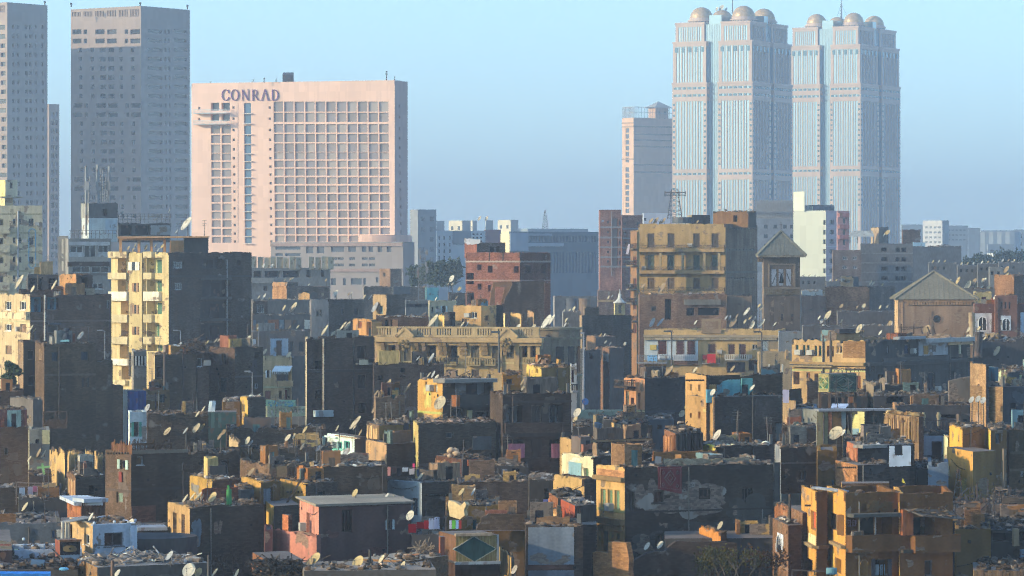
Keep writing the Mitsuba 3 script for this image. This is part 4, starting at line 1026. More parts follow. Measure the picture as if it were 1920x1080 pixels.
s3=B('roof_step','grey roof room of white block','grey blue roof room right of the stepped white parapet',(96,150,285,14),853,50,L=pl('dfe2cf'),R=co('77787c'),par=.3,jag=.02,on=mg)
for i,y in enumerate((110,172,232,294,354,416)):mg.win('L','pane',[(214,y,230,y+30)],col='3a3a42',dep=.4);mg.win('R','pane',[(254,y,282,y+28)],col='4a484c',dep=.4,name='window');mg.band('R',y+45,.2,.1,'cfc6c6')
B('far_block','pink balcony house','narrow pink house with red balconies right of the tall white block',(300,304,380,52),870,15,L=pl('c79c98'),R=pl('b58f90'),par=.3,jag=.02)
pb2=BLDS[-1]
for y in(66,140,205):pb2.balc('R',310,y,374,y+26,.8,'solid','plaster','b07878')
for y in(100,172,236):pb2.win('R','pane',[(340,y,355,y+32)],col='454850')
uc=B('apartment_block','unfinished concrete block','unfinished concrete block with bare columns on its roof behind the bell tower',(-260,-255,43,100),960,12,L=co('8f9296'),R=co('8d9094'),par=.2,jag=.02)
for y in(140,200,260):uc.win('R','pane',[(-160+i*60,y,-135+i*60,y+24)for i in range(3)]+[(4,y,24,y+24)],col='3c4248')
cl=MB()
for i in range(16):a=at(-225+i*17,100,962+i*.2);cl.bar(a,a+[0,0,4.6],.35);cl.bar(a+[1.2,3,0],a+[1.2,3,4.6],.35)
cl.bar(at(-230,62,962),at(42,62,965),.9,.4);emit('roof_columns',cl,'concrete','86898c',uc.key)
# right hand hazy group
b1=B('apartment_block','hazy twin window block','hazy grey pink block with two white framed windows',(270,274,455,300),760,12,L=br('7f7470'),R=br('7a706e'),par=.3,jag=.03)
b1.win('R','w',[(338,342,368,362),(402,342,430,362),(338,400,368,420),(402,400,430,420)],frame='c8c2be')
b2=B('apartment_block','hazy wide bay block','hazy wide grey block with bays and sheet awning on its roof',(448,452,782,258),770,12,L=co('75726e'),R=co('6f6c6a'),par=.3,jag=.04)
for y in(285,345,405,465):b2.win('R','hole',[(582,y,622,y+24),(672,y,702,y+26),(710,y,742,y+26)]);b2.band('R',y+36,.25,.08,'7d7a76')
aw3=MB().hexa([at(375,215,772),at(540,215,772),at(520,215,778),at(400,215,778),at(395,178,774),at(525,178,774),at(515,178,777),at(410,178,777)]);solo('roof_awning','pale corrugated awning roof over the hazy wide bay block','awning',aw3,'paint','a5a79f')
ps=MB()
for x in(382,430,480,532):ps.bar(at(x,215,772),at(x,258,772),.25)
solo('awning_posts','posts carrying the pale corrugated roof awning','post',ps,'paint','77777a',kind='stuff')
c3=B('roof_room','tan lift house','small tan lift house behind the pale corrugated roof awning',(516,568,628,155),776,30,L=pl('b09878'),R=co('77726c'),par=.2,on=b2)
b2.dishes([(620,190,40,20),(600,205,22)],4)
b3=B('apartment_block','hazy dark long block','hazy dark long block with white sheets at its roof edge',(776,780,1088,276),830,10,L=co('5f6266'),R=co('5b5f64'),par=.3,jag=.1)
b3.junk(70,1.0,'a5a8aa',2.);c4=B('roof_room','dark red lift house','dark reddish lift house on hazy skyline right of the twin towers',(712,716,828,172),840,14,L=br('6a5a58'),R=br('625654'),par=.2,zb=280)
c5=B('roof_room','pale blue roof shed','pale blue shed on the hazy dark long block',(780,784,860,250),832,12,L=pt('9fc0d0'),R=pt('9dbccc'),par=.05,zb=280,depth=4)
far=[((845,968,1010,112),1500,'pale far block with window rows above the hazy long block','b8babb'),((968,972,1130,145),1550,'grey far block, lower, next to the pale far block','8a949c'),((1128,1132,1208,160),1600,'blue grey far block left of the silos','87929c'),
       ((1330,1395,1420,182),1700,'white far block among the silos','d0cec8'),((1250,1254,1420,262),1500,'low pale far hall below the silos','98a2aa'),((705,709,848,138),1800,'faint wide far block beside the twin towers','a8b0b6'),((1420,1424,1500,170),1750,'faint far block at right edge','98a4ac'),((1250,1290,1310,320),1100,'small white far hut at right','c8c8c4')]
for box,D,l,c in far:
    q=B('far_block',l,l,box,D,35 if box[1]-box[0]>20 else 14,L=('far',c),R=('far','8f989e'),par=.3,jag=0)
    if D==1500 and box[0]==845:
        for y in(150,182,214,244):q.win('L','pane',[(858+i*28,y,876+i*28,y+12)for i in range(4)],col='77828c',dep=.3)
    if D==1550:
        for y in(170,200,230):q.win('R','pane',[(980+i*24,y,996+i*24,y+9)for i in range(6)],col='66727c',dep=.3)
for i in range(4):
    c=at(1228+i*52,185,1680);solo('grain_silo',('leftmost faint grain silo','second faint grain silo','third faint grain silo','rightmost faint grain silo')[i]+' on right skyline','silo',MB().tube([c[0],c[1],0],c,5.6,5.6,16),'far','9aa4aa')
B('far_block','silo head house','pale long head house over the silos on the right skyline',(1210,1214,1490,175),1690,10,L=('far','9aa6ae'),R=('far','96a2aa'),par=0.,zb=200,depth=12)
for i,(x0,x1,y)in enumerate(((1060,1200,395),(1190,1330,385),(1320,1490,375),(60,230,470),(230,460,500),(880,1060,380))):
    q=B('far_house','x',('low dark hazy house left of the right hand trees','low hazy house among dark trees at right','low hazy grey house at right edge','low hazy house right of the bell tower','low hazy flat house under the twin window block','low dark hazy house under the hazy long block')[i],(x0,x0+4,x1,y),720-i*8,12,L=co('6f6e6c'),R=co('6a6a6a'),par=.3,jag=.1,depth=10)
    q.ph=('hazy dark house','hazy tree house','hazy right edge house','hazy house by bell tower','flat hazy house','dark hazy house')[i]
    q.junk(50,.6,'a5a8aa');q.win('R','pane',[(x0+20+j*36,y+25,x0+34+j*36,y+45)for j in range(3)],col='303438');q.dishes([(x0+30+37*j,y-8,22)for j in range(3)],2)
pw=B('brick_house','long peach brick wall house','long low house with peach brick wall in the middle right',(225,506,672,532),600,66,L=br('b0866a'),R=br('5f5a58'),par=.2,jag=.03)
pw.dishes([(515,508,36),(531,512,30),(609,557,46,4),(590,520,20)],2)
h=B('roof_room','tan roof cabin','small tan roof cabin with window on the long peach wall house',(325,405,440,470),606,55,L=pl('b8976c'),R=co('5f5c58'),par=.15,zb=540);h.win('L','w',[(350,486,385,505)]);h.slab('L',325,488,408,492,.3,'concrete','a38a68')
for i,(x0,x1,y,D)in enumerate(((75,210,555,640),(72,230,590,600),(300,690,690,540),(80,690,780,505))):
    q=B('house',('blue roofed low house','peach low house','dark low house with dishes','long grey church wall house')[i],('low pale blue roofed house right of the bell tower','low peach house with dishes right of the bell tower','dark low flat roofed house with dishes before the peach wall','long low dark grey building joining bell tower and gabled church')[i],(x0,x0+5,x1,y),D,12,L=co('77736e'),R=(pl('8fa0a8')if i==0 else pl('a5806a')if i==1 else co('66625e')),par=.2,jag=.06,depth=9)
    q.junk(45,.4,'aaa8a2')
    q.dishes([[(125,580,40,8),(155,572,30),(170,570,30),(215,566,22)],[(135,650,66,4),(122,688,30,20),(115,720,62,2)],[(330,655,34,20),(430,662,24),(472,655,36,25),(575,662,26),(620,660,20)],[(245,715,72,0),(205,750,34,24),(190,728,30),(330,750,26),(638,765,40,24)]][i],1.5)
# ---- church with pyramid roof
ch=B('church','church','tan church with grey pyramid roof, round window and arcaded eaves',(690,690,1172,612),480,-3,L=pl('b8986e'),R=pl('957d68'),par=0.,jag=0)
def pyramid(bd,over,apex_px,D,m,col,z):
    W,Ln=bd.len['R'],bd.len['L'];q=lambda a,b,zz:np.array([*(bd.C+bd.u*a+bd.w*b),zz])
    ap=at(*apex_px,D)[2];rf=MB()
    c=[q(-over,-over,z),q(W+over,-over,z),q(W+over,Ln+over,z),q(-over,Ln+over,z)];t=q(W/2,Ln/2,ap)
    rf.add(c+[t],[[0,1,4],[1,2,4],[2,3,4],[3,0,4],[0,2,1],[0,3,2]]);k=emit('pyramid_roof',rf,m,col,bd.key)
    tl=MB()
    for i in range(4):
        a,b_=c[i],c[(i+1)%4]
        tl.bar(a,t,.28)
        n=max(4,int(np.linalg.norm(b_-a)/.6))
        for j in range(1,n):
            f_=j/n;s_=a+(b_-a)*f_;e=t+(s_-t)*0;k2=min(f_,1-f_)*2;e=s_+(((t-(a+b_)/2))*k2)
            tl.bar(s_+[0,0,.03],e+[0,0,.03],.1)
    labels[emit('roof_seams',tl,m,col,k)]={'kind':'stuff'}
    return k
ch.len['L']=10.
pyramid(ch,.5,(926,436),486,'concrete','857f6d',ch.zr)
a_,b_,z0,z1=ch.rect('R',902,704,966,768);ctr=ch.P('R',(a_+b_)/2,(z0+z1)/2,.02)
nR=np.array([*ch.nrm['R'],0]);rw=MB().tube(ctr-nR*.0,ctr+nR*.1,(b_-a_)/2,(b_-a_)/2,24);k=emit('round_window_rim',rw,'plaster','8d7460',ch.key)
emit('round_window',MB().tube(ctr+nR*.1,ctr+nR*.13,(b_-a_)*.38,(b_-a_)*.38,24),'glass','1d2026',ch.key)
ar=MB()
for i in range(24):
    a_,b_,z0,z1=ch.rect('R',750+i*17.2,626,761+i*17.2,648);ch.hbox(ar,'R',a_-.12,a_+.12,z0,z1,.003,.22)
ch.hbox(ar,'R',0,ch.len['R'],ch.st('R',708,626)[1],ch.zr-.02,.003,.25);emit('eaves_arcade',ar,'plaster','a98a6c',ch.key)
solo('cross','small cross finial on church roof apex','cross',MB().bar(at(922,440,489),at(922,395,489),.1).bar(at(914,408,489),at(930,408,489),.1),'paint','55504c')
ch.pipe('L',695,620,780,.08,'8a7258');ch.slab('R',708,612,720,900,.12,'plaster','b39272','quoin')
# ---- brown building with white arches
ab=B('villa','brown arcade house','brown rendered house with white arched windows and central tower right of the church',(1165,1172,1500,640),470,8,L=pl('7a584a'),R=pl('735246'),par=.3,jag=.03)
tw=B('villa_tower','brown tower bay','brown square tower bay with slit windows on the arcade house',(1296,1302,1442,590),467,10,L=pl('8a604e'),R=pl('85604f'),par=.2,jag=.02)
tw.win('R','s',[(1336,628,1350,672),(1362,628,1376,672),(1388,628,1402,672)],col='4a3a34')
def arch(bd,face,x0,y0,x1,y1,pad,inner='20242a',surround='dcdcda'):
    bd.slab(face,x0-pad,y0-pad*2.1,x1+pad,y1+pad*.3,.05,'plaster',surround,'arch_surround')
    a,b2,z0,z1=bd.rect(face,x0,y0,x1,y1);r=(b2-a)/2;mb=MB();bd.hbox(mb,face,a,b2,z0,z1-r,.052,.09)
    m3=MB();n=12;c=bd.P(face,(a+b2)/2,z1-r,.09);pts=[bd.P(face,(a+b2)/2+r*math.cos(t),z1-r+r*math.sin(t),.09)for t in np.linspace(0,math.pi,n)]
    mb.add([c]+pts,[[0,i+1,i+2]for i in range(n-1)]);k=emit('arched_window',mb,'glass',inner,bd.key)
    fr=MB();
    for i in range(n-1):fr.bar(pts[i],pts[i+1],.1)
    fr.bar(bd.P(face,(a+b2)/2,z0,.1),bd.P(face,(a+b2)/2,z1,.1),.07);fr.bar(bd.P(face,a,z0,.1),bd.P(face,a,z1-r,.1),.1);fr.bar(bd.P(face,b2,z0,.1),bd.P(face,b2,z1-r,.1),.1)
    emit('frame',fr,'paint',surround,k)
ab.slab('R',1172,700,1280,860,.05,'plaster','d5dade','white_bay');arch(ab,'R',1196,722,1246,806,3);ab.balc('R',1190,806,1255,850,.5,'stone',col='dcdede')
arch(tw,'R',1346,732,1394,806,8);ab.slab('R',1462,695,1500,860,.06,'plaster','c5d2dc','white_bay')
yb=B('house','yellow block house','small yellow house with dark window behind the brown arcade',(1165,1170,1280,568),500,10,L=pl('c9b27a'),R=pl('bfa972'),par=.2,depth=8);yb.win('R','s',[(1215,596,1248,632)],col='6a3a36')
rb=B('brick_house','brown brick block with dishes','brown brick block with dish crowded roof behind the arcade house',(1296,1422,1500,458),520,66,L=br('97775c'),R=br('6a5a50'),par=.2,jag=.06)
rb.dishes([(1375,425,52,0),(1380,450,26,20),(1475,490,50,2),(1425,535,26)],2);rb.junk(50,.5)
gb=B('house','grey small house with pole','grey small house with pole between church and brown brick block',(1262,1266,1350,410),640,10,L=co('8a867e'),R=co('85827c'),par=.2,depth=8);gb.win('R','w',[(1275,435,1295,458),(1315,435,1335,458)])
db=B('house','dish crowded low house','low house whose roof is crowded with tilted dishes right of the church',(1060,1064,1300,545),510,10,L=co('77716a'),R=co('726c66'),par=.2,depth=10);db.junk(80,.6)
db.dishes([(1018,498,30),(1068,495,56,2),(1132,525,70,2),(1168,505,60,2),(1182,527,36),(1225,492,30,12),(1238,488,26,10),(1260,538,30,26),(1222,530,24,12)],1)
ab.dishes([(1135,800,34,2),(1198,800,44),(1300,600,28,10),(1405,775,60,-2),(1285,838,40,30,),(1245,852,40)],-2)
chim=MB().tube(at(1160,900,462),at(1154,695,462),.42,.38,10);chim.tube(at(1156,760,462),at(1156,752,462),.48,.48,10)
solo('smoke_stack','rusty metal smoke stack with smoke before the brown arcade house','chimney',chim,'paint','a08a6c')
# ================================================================ balcony apartments, bell tower, row houses
view(1160,340,2.7)
ap=B('apartment_block','big balcony block','big weathered tan apartment block with long balconies and blank grey side wall',(100,541,702,215),575,76,L=pl('ad9060'),R=br('7a6c5f'),par=.5,jag=.06)
for y0,y1,k in((263,335,'s'),(372,450,'s'),(487,545,'s')):ap.win('L',k,[(146,y0,181,y1),(248,y0,283,y1),(377,y0,411,y1),(470,y0,506,y1)],col=('4a423c','4f5a50','5a4a3c')[(263,372,487).index(y0)])
for y,h in((340,20),(450,20),(555,20)):ap.balc('L',72,y-18,541,y+18,1.0,'rail',col='8f7d62',rail='4a423a');ap.slab('L',72,y,541,y+18,1.02,'plaster','a88c62','balcony_front',.9)
cs=MB()
for x in(106,218,330,440,514):
    q,z1=ap.st('L',x,362);_,z0=ap.st('L',x,452);ap.hbox(cs,'L',q-.18,q+.18,z0,z1,.75,.98)
emit('balcony_columns',cs,'plaster','a8946e',ap.key);labels[ap.key+'__balcony_columns']={'kind':'stuff'}
ap.holes_row('R',555,690,240,9,.2);ap.holes_row('R',550,690,490,10,.2);ap.holes_row('R',550,690,345,8,.2);ap.band('R',345,.3,.03,'736659');ap.band('R',460,.3,.03,'736659')
r1=B('roof_room','roof house of balcony block','brown plastered roof house with cluttered top on the big balcony block',(478,656,697,152),580,67,L=pl('8a6644'),R=co('5f564e'),par=.3,jag=.2,on=ap);r1.junk(60,1.0,'9a9690',1.4);r1.win('L','hole',[(580,172,600,205)])
r2_=B('roof_room','sheet hut on balcony block','dark sheet roofed hut with tilted panel on the big balcony block',(348,370,462,168),582,40,L=pt('9a8a6a'),R=pt('55504c'),par=.05,on=ap)
ap.dishes([(165,200,34,6),(190,200,40,6),(228,200,38,6),(400,205,20),(210,208,20),(640,203,18)],2,4);ap.junk(90,.6)
mb=MB();lattice(mb,284,38,190,584,2.2,.9,7,.07)
mb.bar(at(234,56,584),at(338,56,584),.14).bar(at(234,70,584),at(338,70,584),.14)
for x in(234,262,310,338):mb.bar(at(x,50,584),at(x,76,584),.12)
solo('lattice_mast','lattice aerial mast with crossarm on the big balcony block','mast',mb,'paint','55545a')
tk=MB().tube(at(322,212,583),at(322,182,583),1.6,1.6,14);solo('water_tank','round grey water tank beside the lattice aerial mast','tank',tk,'paint','4f565e')
wingL=B('apartment_block','ochre side wing','narrow ochre side wing with little balconies at left end of big balcony block',(60,92,104,250),571,40,depth=2,L=pl('a07a58'),R=pl('b0905f'),par=.3,jag=.1);wingL.len['L']=2.2
for y in(315,400,520,590,680):wingL.balc('L',62,y,96,y+30,.8,'rail',col='8a7a62')
for y in(380,490,600,720):wingL.win('L','s',[(74,y,90,y+50)],col='5a3a34')
solo('hung_cloth','white and pink sheet hung from the top corner balcony of the ochre wing','sheet',MB().hexa([at(36,368,568),at(50,370,568),at(50,370,568.3),at(36,368,568.3),at(48,318,568),at(58,318,568),at(58,318,568.3),at(48,318,568.3)]),'cloth','d8c8cc')
# lower brick storeys in front of the block
lw=B('house','old brick front house','old brown brick front with broken roof terrace below the balcony block',(98,104,545,572),545,6,L=br('8a725e'),R=br('857060'),par=.3,jag=.25,depth=11)
lw.win('R','hole',[(234,596,266,700),(343,640,384,680),(402,640,512,678)]);lw.win('R','s',[(165,632,192,656)],col='4a4440');lw.junk(160,1.0,'8c8278',1.3)
lw.slab('R',330,598,515,625,.35,'concrete','7f7a70','broken_cornice');lw.slab('R',104,575,160,605,.05,'plaster','8f735a','render_patch')
lw.dishes([(220,540,60,4),(125,530,34)],.5,4)
fs=B('house','plain tan box house','plain tan box with parapet at foot of the blank grey wall',(545,549,674,580),552,8,L=pl('9a8068'),R=pl('937a63'),par=.2,jag=.03,depth=8);fs.junk(50,.7,'4a4644')
rowh=B('row_house','corniced row house','long corniced row house in white and tan with shutters and balconies',(128,128,808,752),520,-9,depth=12,L=pl('b0a08a'),R=pl('c0a26c'),par=1.8,jag=.06,cat='building')
rowh.slab('R',130,790,402,905,.05,'plaster','bcc8cf','white_front');rowh.slab('R',700,790,806,850,.05,'plaster','8d8069','grey_front')
rowh.band('R',783,.35,.6,'9d8f78');
dn=MB()
for i in range(60):q,z=rowh.st('R',135+i*11.2,792);rowh.hbox(dn,'R',q-.12,q+.12,z-.3,z+.25,.003,.45)
labels[emit('dentil_row',dn,'plaster','b0a48c',rowh.key)]={'kind':'stuff'}
def front_win(bd,face,r,col,out=.055,name='window'):
    a,b2,z0,z1=bd.rect(face,*r);k=emit(name,bd.hbox(MB(),face,a,b2,z0,z1,out,out+.03),'wood','241c1a',bd.key)
    m=(a+b2)/2
    for q0,q1 in((a+.05,m-.02),(m+.02,b2-.05)):
        sh=MB()
        for i in range(9):zz=z0+.05+(z1-z0-.1)*i/9;bd.hbox(sh,face,q0,q1,zz,zz+(z1-z0)/9*.72,out+.031,out+.07)
        emit('shutter',sh,'wood',col,k)
    fr=MB();t=.09
    for q in((a-t,a,z0,z1),(b2,b2+t,z0,z1),(a-t,b2+t,z1,z1+t)):bd.hbox(fr,face,*q,out-.003,out+.1)
    emit('frame',fr,'paint','a8a294',k)
for r in((201,807,241,876),(293,807,330,878),(348,807,386,878)):front_win(rowh,'R',r,'52322e')
rowh.win('R','s',[(450,805,494,876),(553,805,590,878),(609,805,646,900)],col='4d3430',frame='a8986c');front_win(rowh,'R',(728,803,755,862),'8a98a0')
rowh.balc('R',95,878,248,922,1.0,'rail',col='8f9498',rail='75797c');rowh.balc('R',280,876,400,908,.6,'stone',col='c8cacb');rowh.balc('R',540,876,662,906,.6,'stone',col='c8c2b2');rowh.balc('R',425,876,512,925,.8,'rail')
rowh.win('R','w',[(676,826,704,850)],frame='bdb9aa');rowh.slab('R',160,828,192,853,.35,'paint','c9b25a','air_conditioner')
rowh.win('R','loggia',[(108,925,240,990)],inner='d2b04c');rowh.slab('R',280,910,402,930,.4,'brick','6a5548','brick_band');rowh.win('R','hole',[(545,915,640,970),(655,905,700,960)])
rowh.slab('R',420,695,520,770,.3,'plaster','8f7a62','pediment');rowh.slab('R',438,708,505,748,.36,'plaster','7f6b56','relief_panel',.3)
rowh.dishes([(172,715,54,2),(212,715,54,2),(390,715,28),(545,690,24),(563,690,26),(600,683,28),(580,718,56,4),(650,660,50,2),(686,698,34),(668,690,30),(678,727,46,4),(640,710,26),(725,718,52,2),(792,722,24),(712,630,26),(724,640,30)],2.5);rowh.junk(130,.7)
for i,(x0,y0,x1,y1,c,l)in enumerate(((150,880,200,912,'6fa0c8','blue washing on the white row house balcony'),(200,880,214,900,'c8ccd2','white cloth beside the blue washing on the white balcony'),(453,873,495,920,'b82e30','red cloth with pale stripes over tan row house balcony'),(430,878,452,902,'7a3038','dark red cloth left of the red balcony cloth'))):
    a,b2,z0,z1=rowh.rect('R',x0,y0,x1,y1);m=MB()
    n=5
    for j in range(n):m2=a+(b2-a)*j/n;rowh.hbox(m,'R',m2,a+(b2-a)*(j+1)/n,z0+.1*(j%2),z1,1.03+.04*(j%2),1.07+.04*(j%2))
    solo('laundry',l,'laundry',m,'cloth',c)
# bell tower
bt=B('bell_tower','bell tower','tall brown church bell tower with open belfry and pyramid cap',(725,733,918,375),528,10,L=pl('7a6a58'),R=pl('685b4f'),par=0.,jag=0,cat='tower');bt.len['L']=5.4;bt.noback=True
bt.win('R','thru',[(774,445,802,528),(810,445,838,528),(848,445,877,528)]);bt.backwin=bt.rect('R',768,440,884,530)
for x in(774,810,848):
    a,b2,z0,z1=bt.rect('R',x,445,x+28,528)
pyramid(bt,.85,(822,252),531,'concrete','77766a',bt.zr)
br_=MB()
for i in range(21):q,z=bt.st('R',722+i*10.6,362);bt.hbox(br_,'R',q-.1,q+.1,z-.3,bt.zr-.26,.003,.7)
for i in range(8):bt.hbox(br_,'L',.3+i*.65,.5+i*.65,bt.zr-.9,bt.zr-.26,.003,.7)
emit('eaves_brackets',br_,'plaster','55483c',bt.key)
cap=MB();q=lambda a,b,z:np.array([*(bt.C+bt.u*a+bt.w*b),z]);o=.8;W_,L_=bt.len['R'],5.4
cap.hexa([q(-o,-o,bt.zr-.25),q(W_+o,-o,bt.zr-.25),q(W_+o,L_+o,bt.zr-.25),q(-o,L_+o,bt.zr-.25),q(-o,-o,bt.zr-.02),q(W_+o,-o,bt.zr-.02),q(W_+o,L_+o,bt.zr-.02),q(-o,L_+o,bt.zr-.02)]);emit('eaves',cap,'plaster','8d8270',bt.key)
bt.band('R',540,.25,.2,'7d7060');
for i in range(18):pass
at_=MB()
for i in range(18):q_,z=bt.st('R',738+i*10.3,565);bt.hbox(at_,'R',q_-.12,q_+.12,z-.25,z+.8,.003,.16)
emit('arcade_band',at_,'plaster','82745f',bt.key)
fr=MB()
for x in(760,890):q_,z1=bt.st('R',x,416);_,z0=bt.st('R',x,535);bt.hbox(fr,'R',q_-.12,q_+.12,z0,z1,.003,.14)
a,b2,z0,z1=bt.rect('R',760,416,890,424);bt.hbox(fr,'R',a,b2,z0,z1,.003,.14);emit('belfry_frame',fr,'plaster','857664',bt.key)
for x in(762,812,864):
    a,b2,z0,z1=bt.rect('R',x,598,x+24,735);mb=MB();bt.hbox(mb,'R',a,b2,z0,z1,.003,.05);r=(b2-a)/2;c=bt.P('R',(a+b2)/2,z1,.05);n=10
    pts=[bt.P('R',(a+b2)/2+r*math.cos(t),z1+r*math.sin(t),.05)for t in np.linspace(0,math.pi,n)];mb.add([c]+pts,[[0,i+1,i+2]for i in range(n-1)]);emit('blind_arch',mb,'plaster','63574b',bt.key)
for x in(822,873):bt.slab('R',x,672,x+10,705,.06,'paint','1c1c20','slit_window',.051)
bell=MB().tube(at(824,515,529.5),at(824,482,529.5),.34,.18,12).tube(at(824,482,529.5),at(824,466,529.5),.18,.06,10).bar(at(800,452,529.5),at(824,468,529.5),.07).bar(at(848,452,529.5),at(824,468,529.5),.07).bar(at(778,520,529.5),at(800,462,529.5),.07).bar(at(872,520,529.5),at(850,462,529.5),.07);solo('church_bell','dark bell hanging in the middle belfry opening','bell',bell,'paint','17171c')
solo('cross','thin cross on top of the bell tower','cross',MB().bar(at(822,255,532),at(822,205,532),.1).bar(at(814,218,532),at(830,218,532),.1),'paint','4a4848')
# grey blank wall & tan terrace right of the row house
gw=B('house','grey blank wall house','plain grey wall block between row house and tan terrace',(806,810,1010,762),512,8,L=pl('8f959a'),R=pl('868d92'),par=.1,jag=.01,depth=8)
tt=B('house','tan terrace with white window','tan terrace house with white framed window below the grey wall',(704,708,872,868),480,8,L=pl('b89c72'),R=pl('b49a72'),par=.5,jag=.04,depth=9)
tt.win('R','w',[(768,935,820,965)],frame='e8e0cc');tt.slab('R',758,925,766,975,.06,'plaster','e0d8c0','quoin');tt.slab('R',824,925,832,975,.06,'plaster','e0d8c0','quoin');tt.slab('R',845,852,858,900,.2,'plaster','b89c72','pier')
for i,(x,y0,y1,D,l)in enumerate(((268,762,960,500,'street lamp before the white row house'),(724,765,980,470,'street lamp before the tan terrace house'))):
    solo('street_lamp',l,'street lamp',MB().tube(at(x,y1+60,D),at(x,y0,D),.12,.08,8).bar(at(x,y0,D),at(x-20,y0-4,D),.09).box(at(x-22,y0-3,D),(.9,.35,.2)),'paint','4d4b48')
# ================================================================ centre: red brick house, ruin, old palace
view(800,340,3.376)
rd=B('brick_house','red brick house','unfinished red brick house with concrete bands and empty windows',(247,590,784,450),545,55,L=br('8a6258'),R=br('6c5049'),par=.8,jag=.03)
rd.win('L','hole',[(320,527,347,563),(386,535,417,578),(551,537,582,579),(251,580,298,651),(322,648,347,685),(388,656,405,698),(252,703,299,775),(402,732,426,780)])
rd.win('R','hole',[(626,533,660,582),(724,530,753,580),(740,655,756,720),(742,778,758,845)])
for f_ in 'LR':rd.band(f_,508,.22,.12,'a8988c');rd.band(f_,628,.2,.06,'9c8378')
for x in(397,484):rd.slab('L',x-3,452,x+3,508,.05,'concrete','3f3c3a','column')
rt=B('roof_room','brick stair house','taller brick stair house with two dark openings on the red brick house',(240,318,498,388),552,50,L=br('8a5f55'),R=br('756661'),par=.1,jag=.05,on=rd);rt.win('R','hole',[(400,412,428,452),(440,410,462,452)])
sh=MB();
for i in range(6):sh.box(at(265+i*9,378+(i%3)*3,550),(1.3,.1,.6),(1,0,.2*((i%3)-1)),(0,1,0),(0,0,1))
solo('roof_sheets','crumpled white sheets on top of the brick stair house','sheet',sh,'paint','d8d4d0',kind='stuff')
rn=lean_wall('ruined_wall','dark broken ruined house front before the red brick house',[(438,1000),(438,790),(490,775),(500,735),(528,690),(545,650),(540,636),(742,626),(745,800),(742,1000)],505,6,'brick','4b4644',.5)
lean_wall('ruined_wall','tan remnant of a ruined wall with door gap left of the dark ruin',[(420,660),(420,640),(545,632),(530,690),(505,730),(495,770),(470,778),(490,690),(495,668),(434,668),(432,780),(400,782),(405,700)],508,6,'plaster','8d6a4e',.4)
rb_=B('house','dark ruin body','dark brick side house behind the ruined front',(742,746,784,640),515,10,L=br('4b4644'),R=br('5a4440'),par=.1,depth=8)
tn=B('house','tan roof house of palace','sunlit tan rendered roof house with two small windows above the old palace',(170,345,440,788),462,62,L=pl('c9a26a'),R=pl('cda468'),par=.15,jag=.06)
tn=BLDS[-1];tn.win('L','w',[(282,826,318,866)],frame='cfc8b8');tn.win('L','s',[(222,868,256,930)],col='6a5a48');tn.win('R','w',[(368,848,396,882)],frame='8a7458')
for i,(x0,x1,y,c,l)in enumerate(((486,502,842,'d8bc84','slim pale upright wall stub'),(530,604,840,'c9a468','wide yellow upright wall stub'),(638,684,828,'b08a62','brown upright wall stub'))):
    B('wall_stub',l,l+' on the old palace roof',(x0,x1-6,x1,y),455,60,L=pl(c),R=pl('8a6a4a'),par=.1,jag=.15,zb=935)
gs=B('wall_stub','dark wall beside tan roof house','dark brick wall stub right of the tan roof house',(438,442,486,790),466,10,L=br('3c3836'),R=br('3f3a38'),par=.1,zb=935,depth=3)
view(460,420,3.84)
lt_=B('roof_room','orange roof hut of palace','bright orange sunlit hut with red shutter at left end of the palace roof',(774,908,946,688),450,60,L=pl('d29a5c'),R=pl('8f7a60'),par=.15,jag=.08,zb=805);lt_.win('L','s',[(810,698,838,752)],col='7a4432');lt_.win('L','hole',[(872,702,906,800)])
ln=B('roof_room','long brick roof house','long low brown brick roof house along the palace roof',(940,944,1320,668),458,8,L=br('6a5648'),R=br('57483f'),par=.2,jag=.2,zb=760,depth=8);ln.junk(80,.6,'b5aca0');ln.win('R','hole',[(1005,690,1030,745),(1050,690,1056,745)]);ln.slab('R',1060,688,1098,745,.08,'plaster','a07a58','brown_door')
B('wall_stub','yellow broken roof wall','yellow broken roof wall behind the biggest palace dish',(1390,1442,1452,660),456,60,L=pl('d2ae68'),R=pl('7a6448'),par=.1,jag=.2,zb=752)
for i,x in enumerate((1444,1480)):solo('roof_pier',('left','right')[i]+' dark pier beside the yellow broken roof wall','pier',MB().box(at(x+10,700,454+i),(.7,.7,2.2)),'plaster','3a3432')
view(0,0,1)
pa=B('palace','old palace','long ornate old palace front with arched windows, gables, balustrade and round corner',(706,1012,1046,633),430,74,L=pl('b3986a'),R=pl('7d6e58'),par=.02,jag=0)
turret=at(1046,633,431);tz=turret[2];tc=np.array([turret[0]-.6,438.2])
tm=MB().tube([*tc,0],[*tc,tz+.9],3.3,3.3,28);k=emit('corner_turret',tm,'plaster','857660',pa.key)
tb=MB()
for z in(tz-.3,tz+.8,tz-4.6):tb.tube([*tc,z],[*tc,z+.25],3.55,3.55,28)
emit('cornice',tb,'plaster','94856b',k)
for a in(-2.2,-1.75,-1.3,-.85,-.4):tb=MB();d=np.array([math.cos(a),math.sin(a),0]);t_=np.array([-d[1],d[0],0]);tb.box([tc[0]+d[0]*3.3,tc[1]+d[1]*3.3,tz-2.6],(.9,.12,3.0),t_,d);emit('window',tb,'glass','2a2826',k)
view(440,540,3.84)
for x,y0,y1,wd in((1135,380,545,27),(1415,385,545,34),(1570,385,545,34)):
    pa.win('L','hole',[(x-wd,y0+14,x+wd,y1)])
for x,wd in((1243,26),(1732,30),(1882,30)):pa.win('L','s',[(x-wd,398,x+wd,545)],col='5f5a4c')
for x in(1565,1732):pa.win('L','s',[(x-28,585,x+28,640)],col='4f463c')
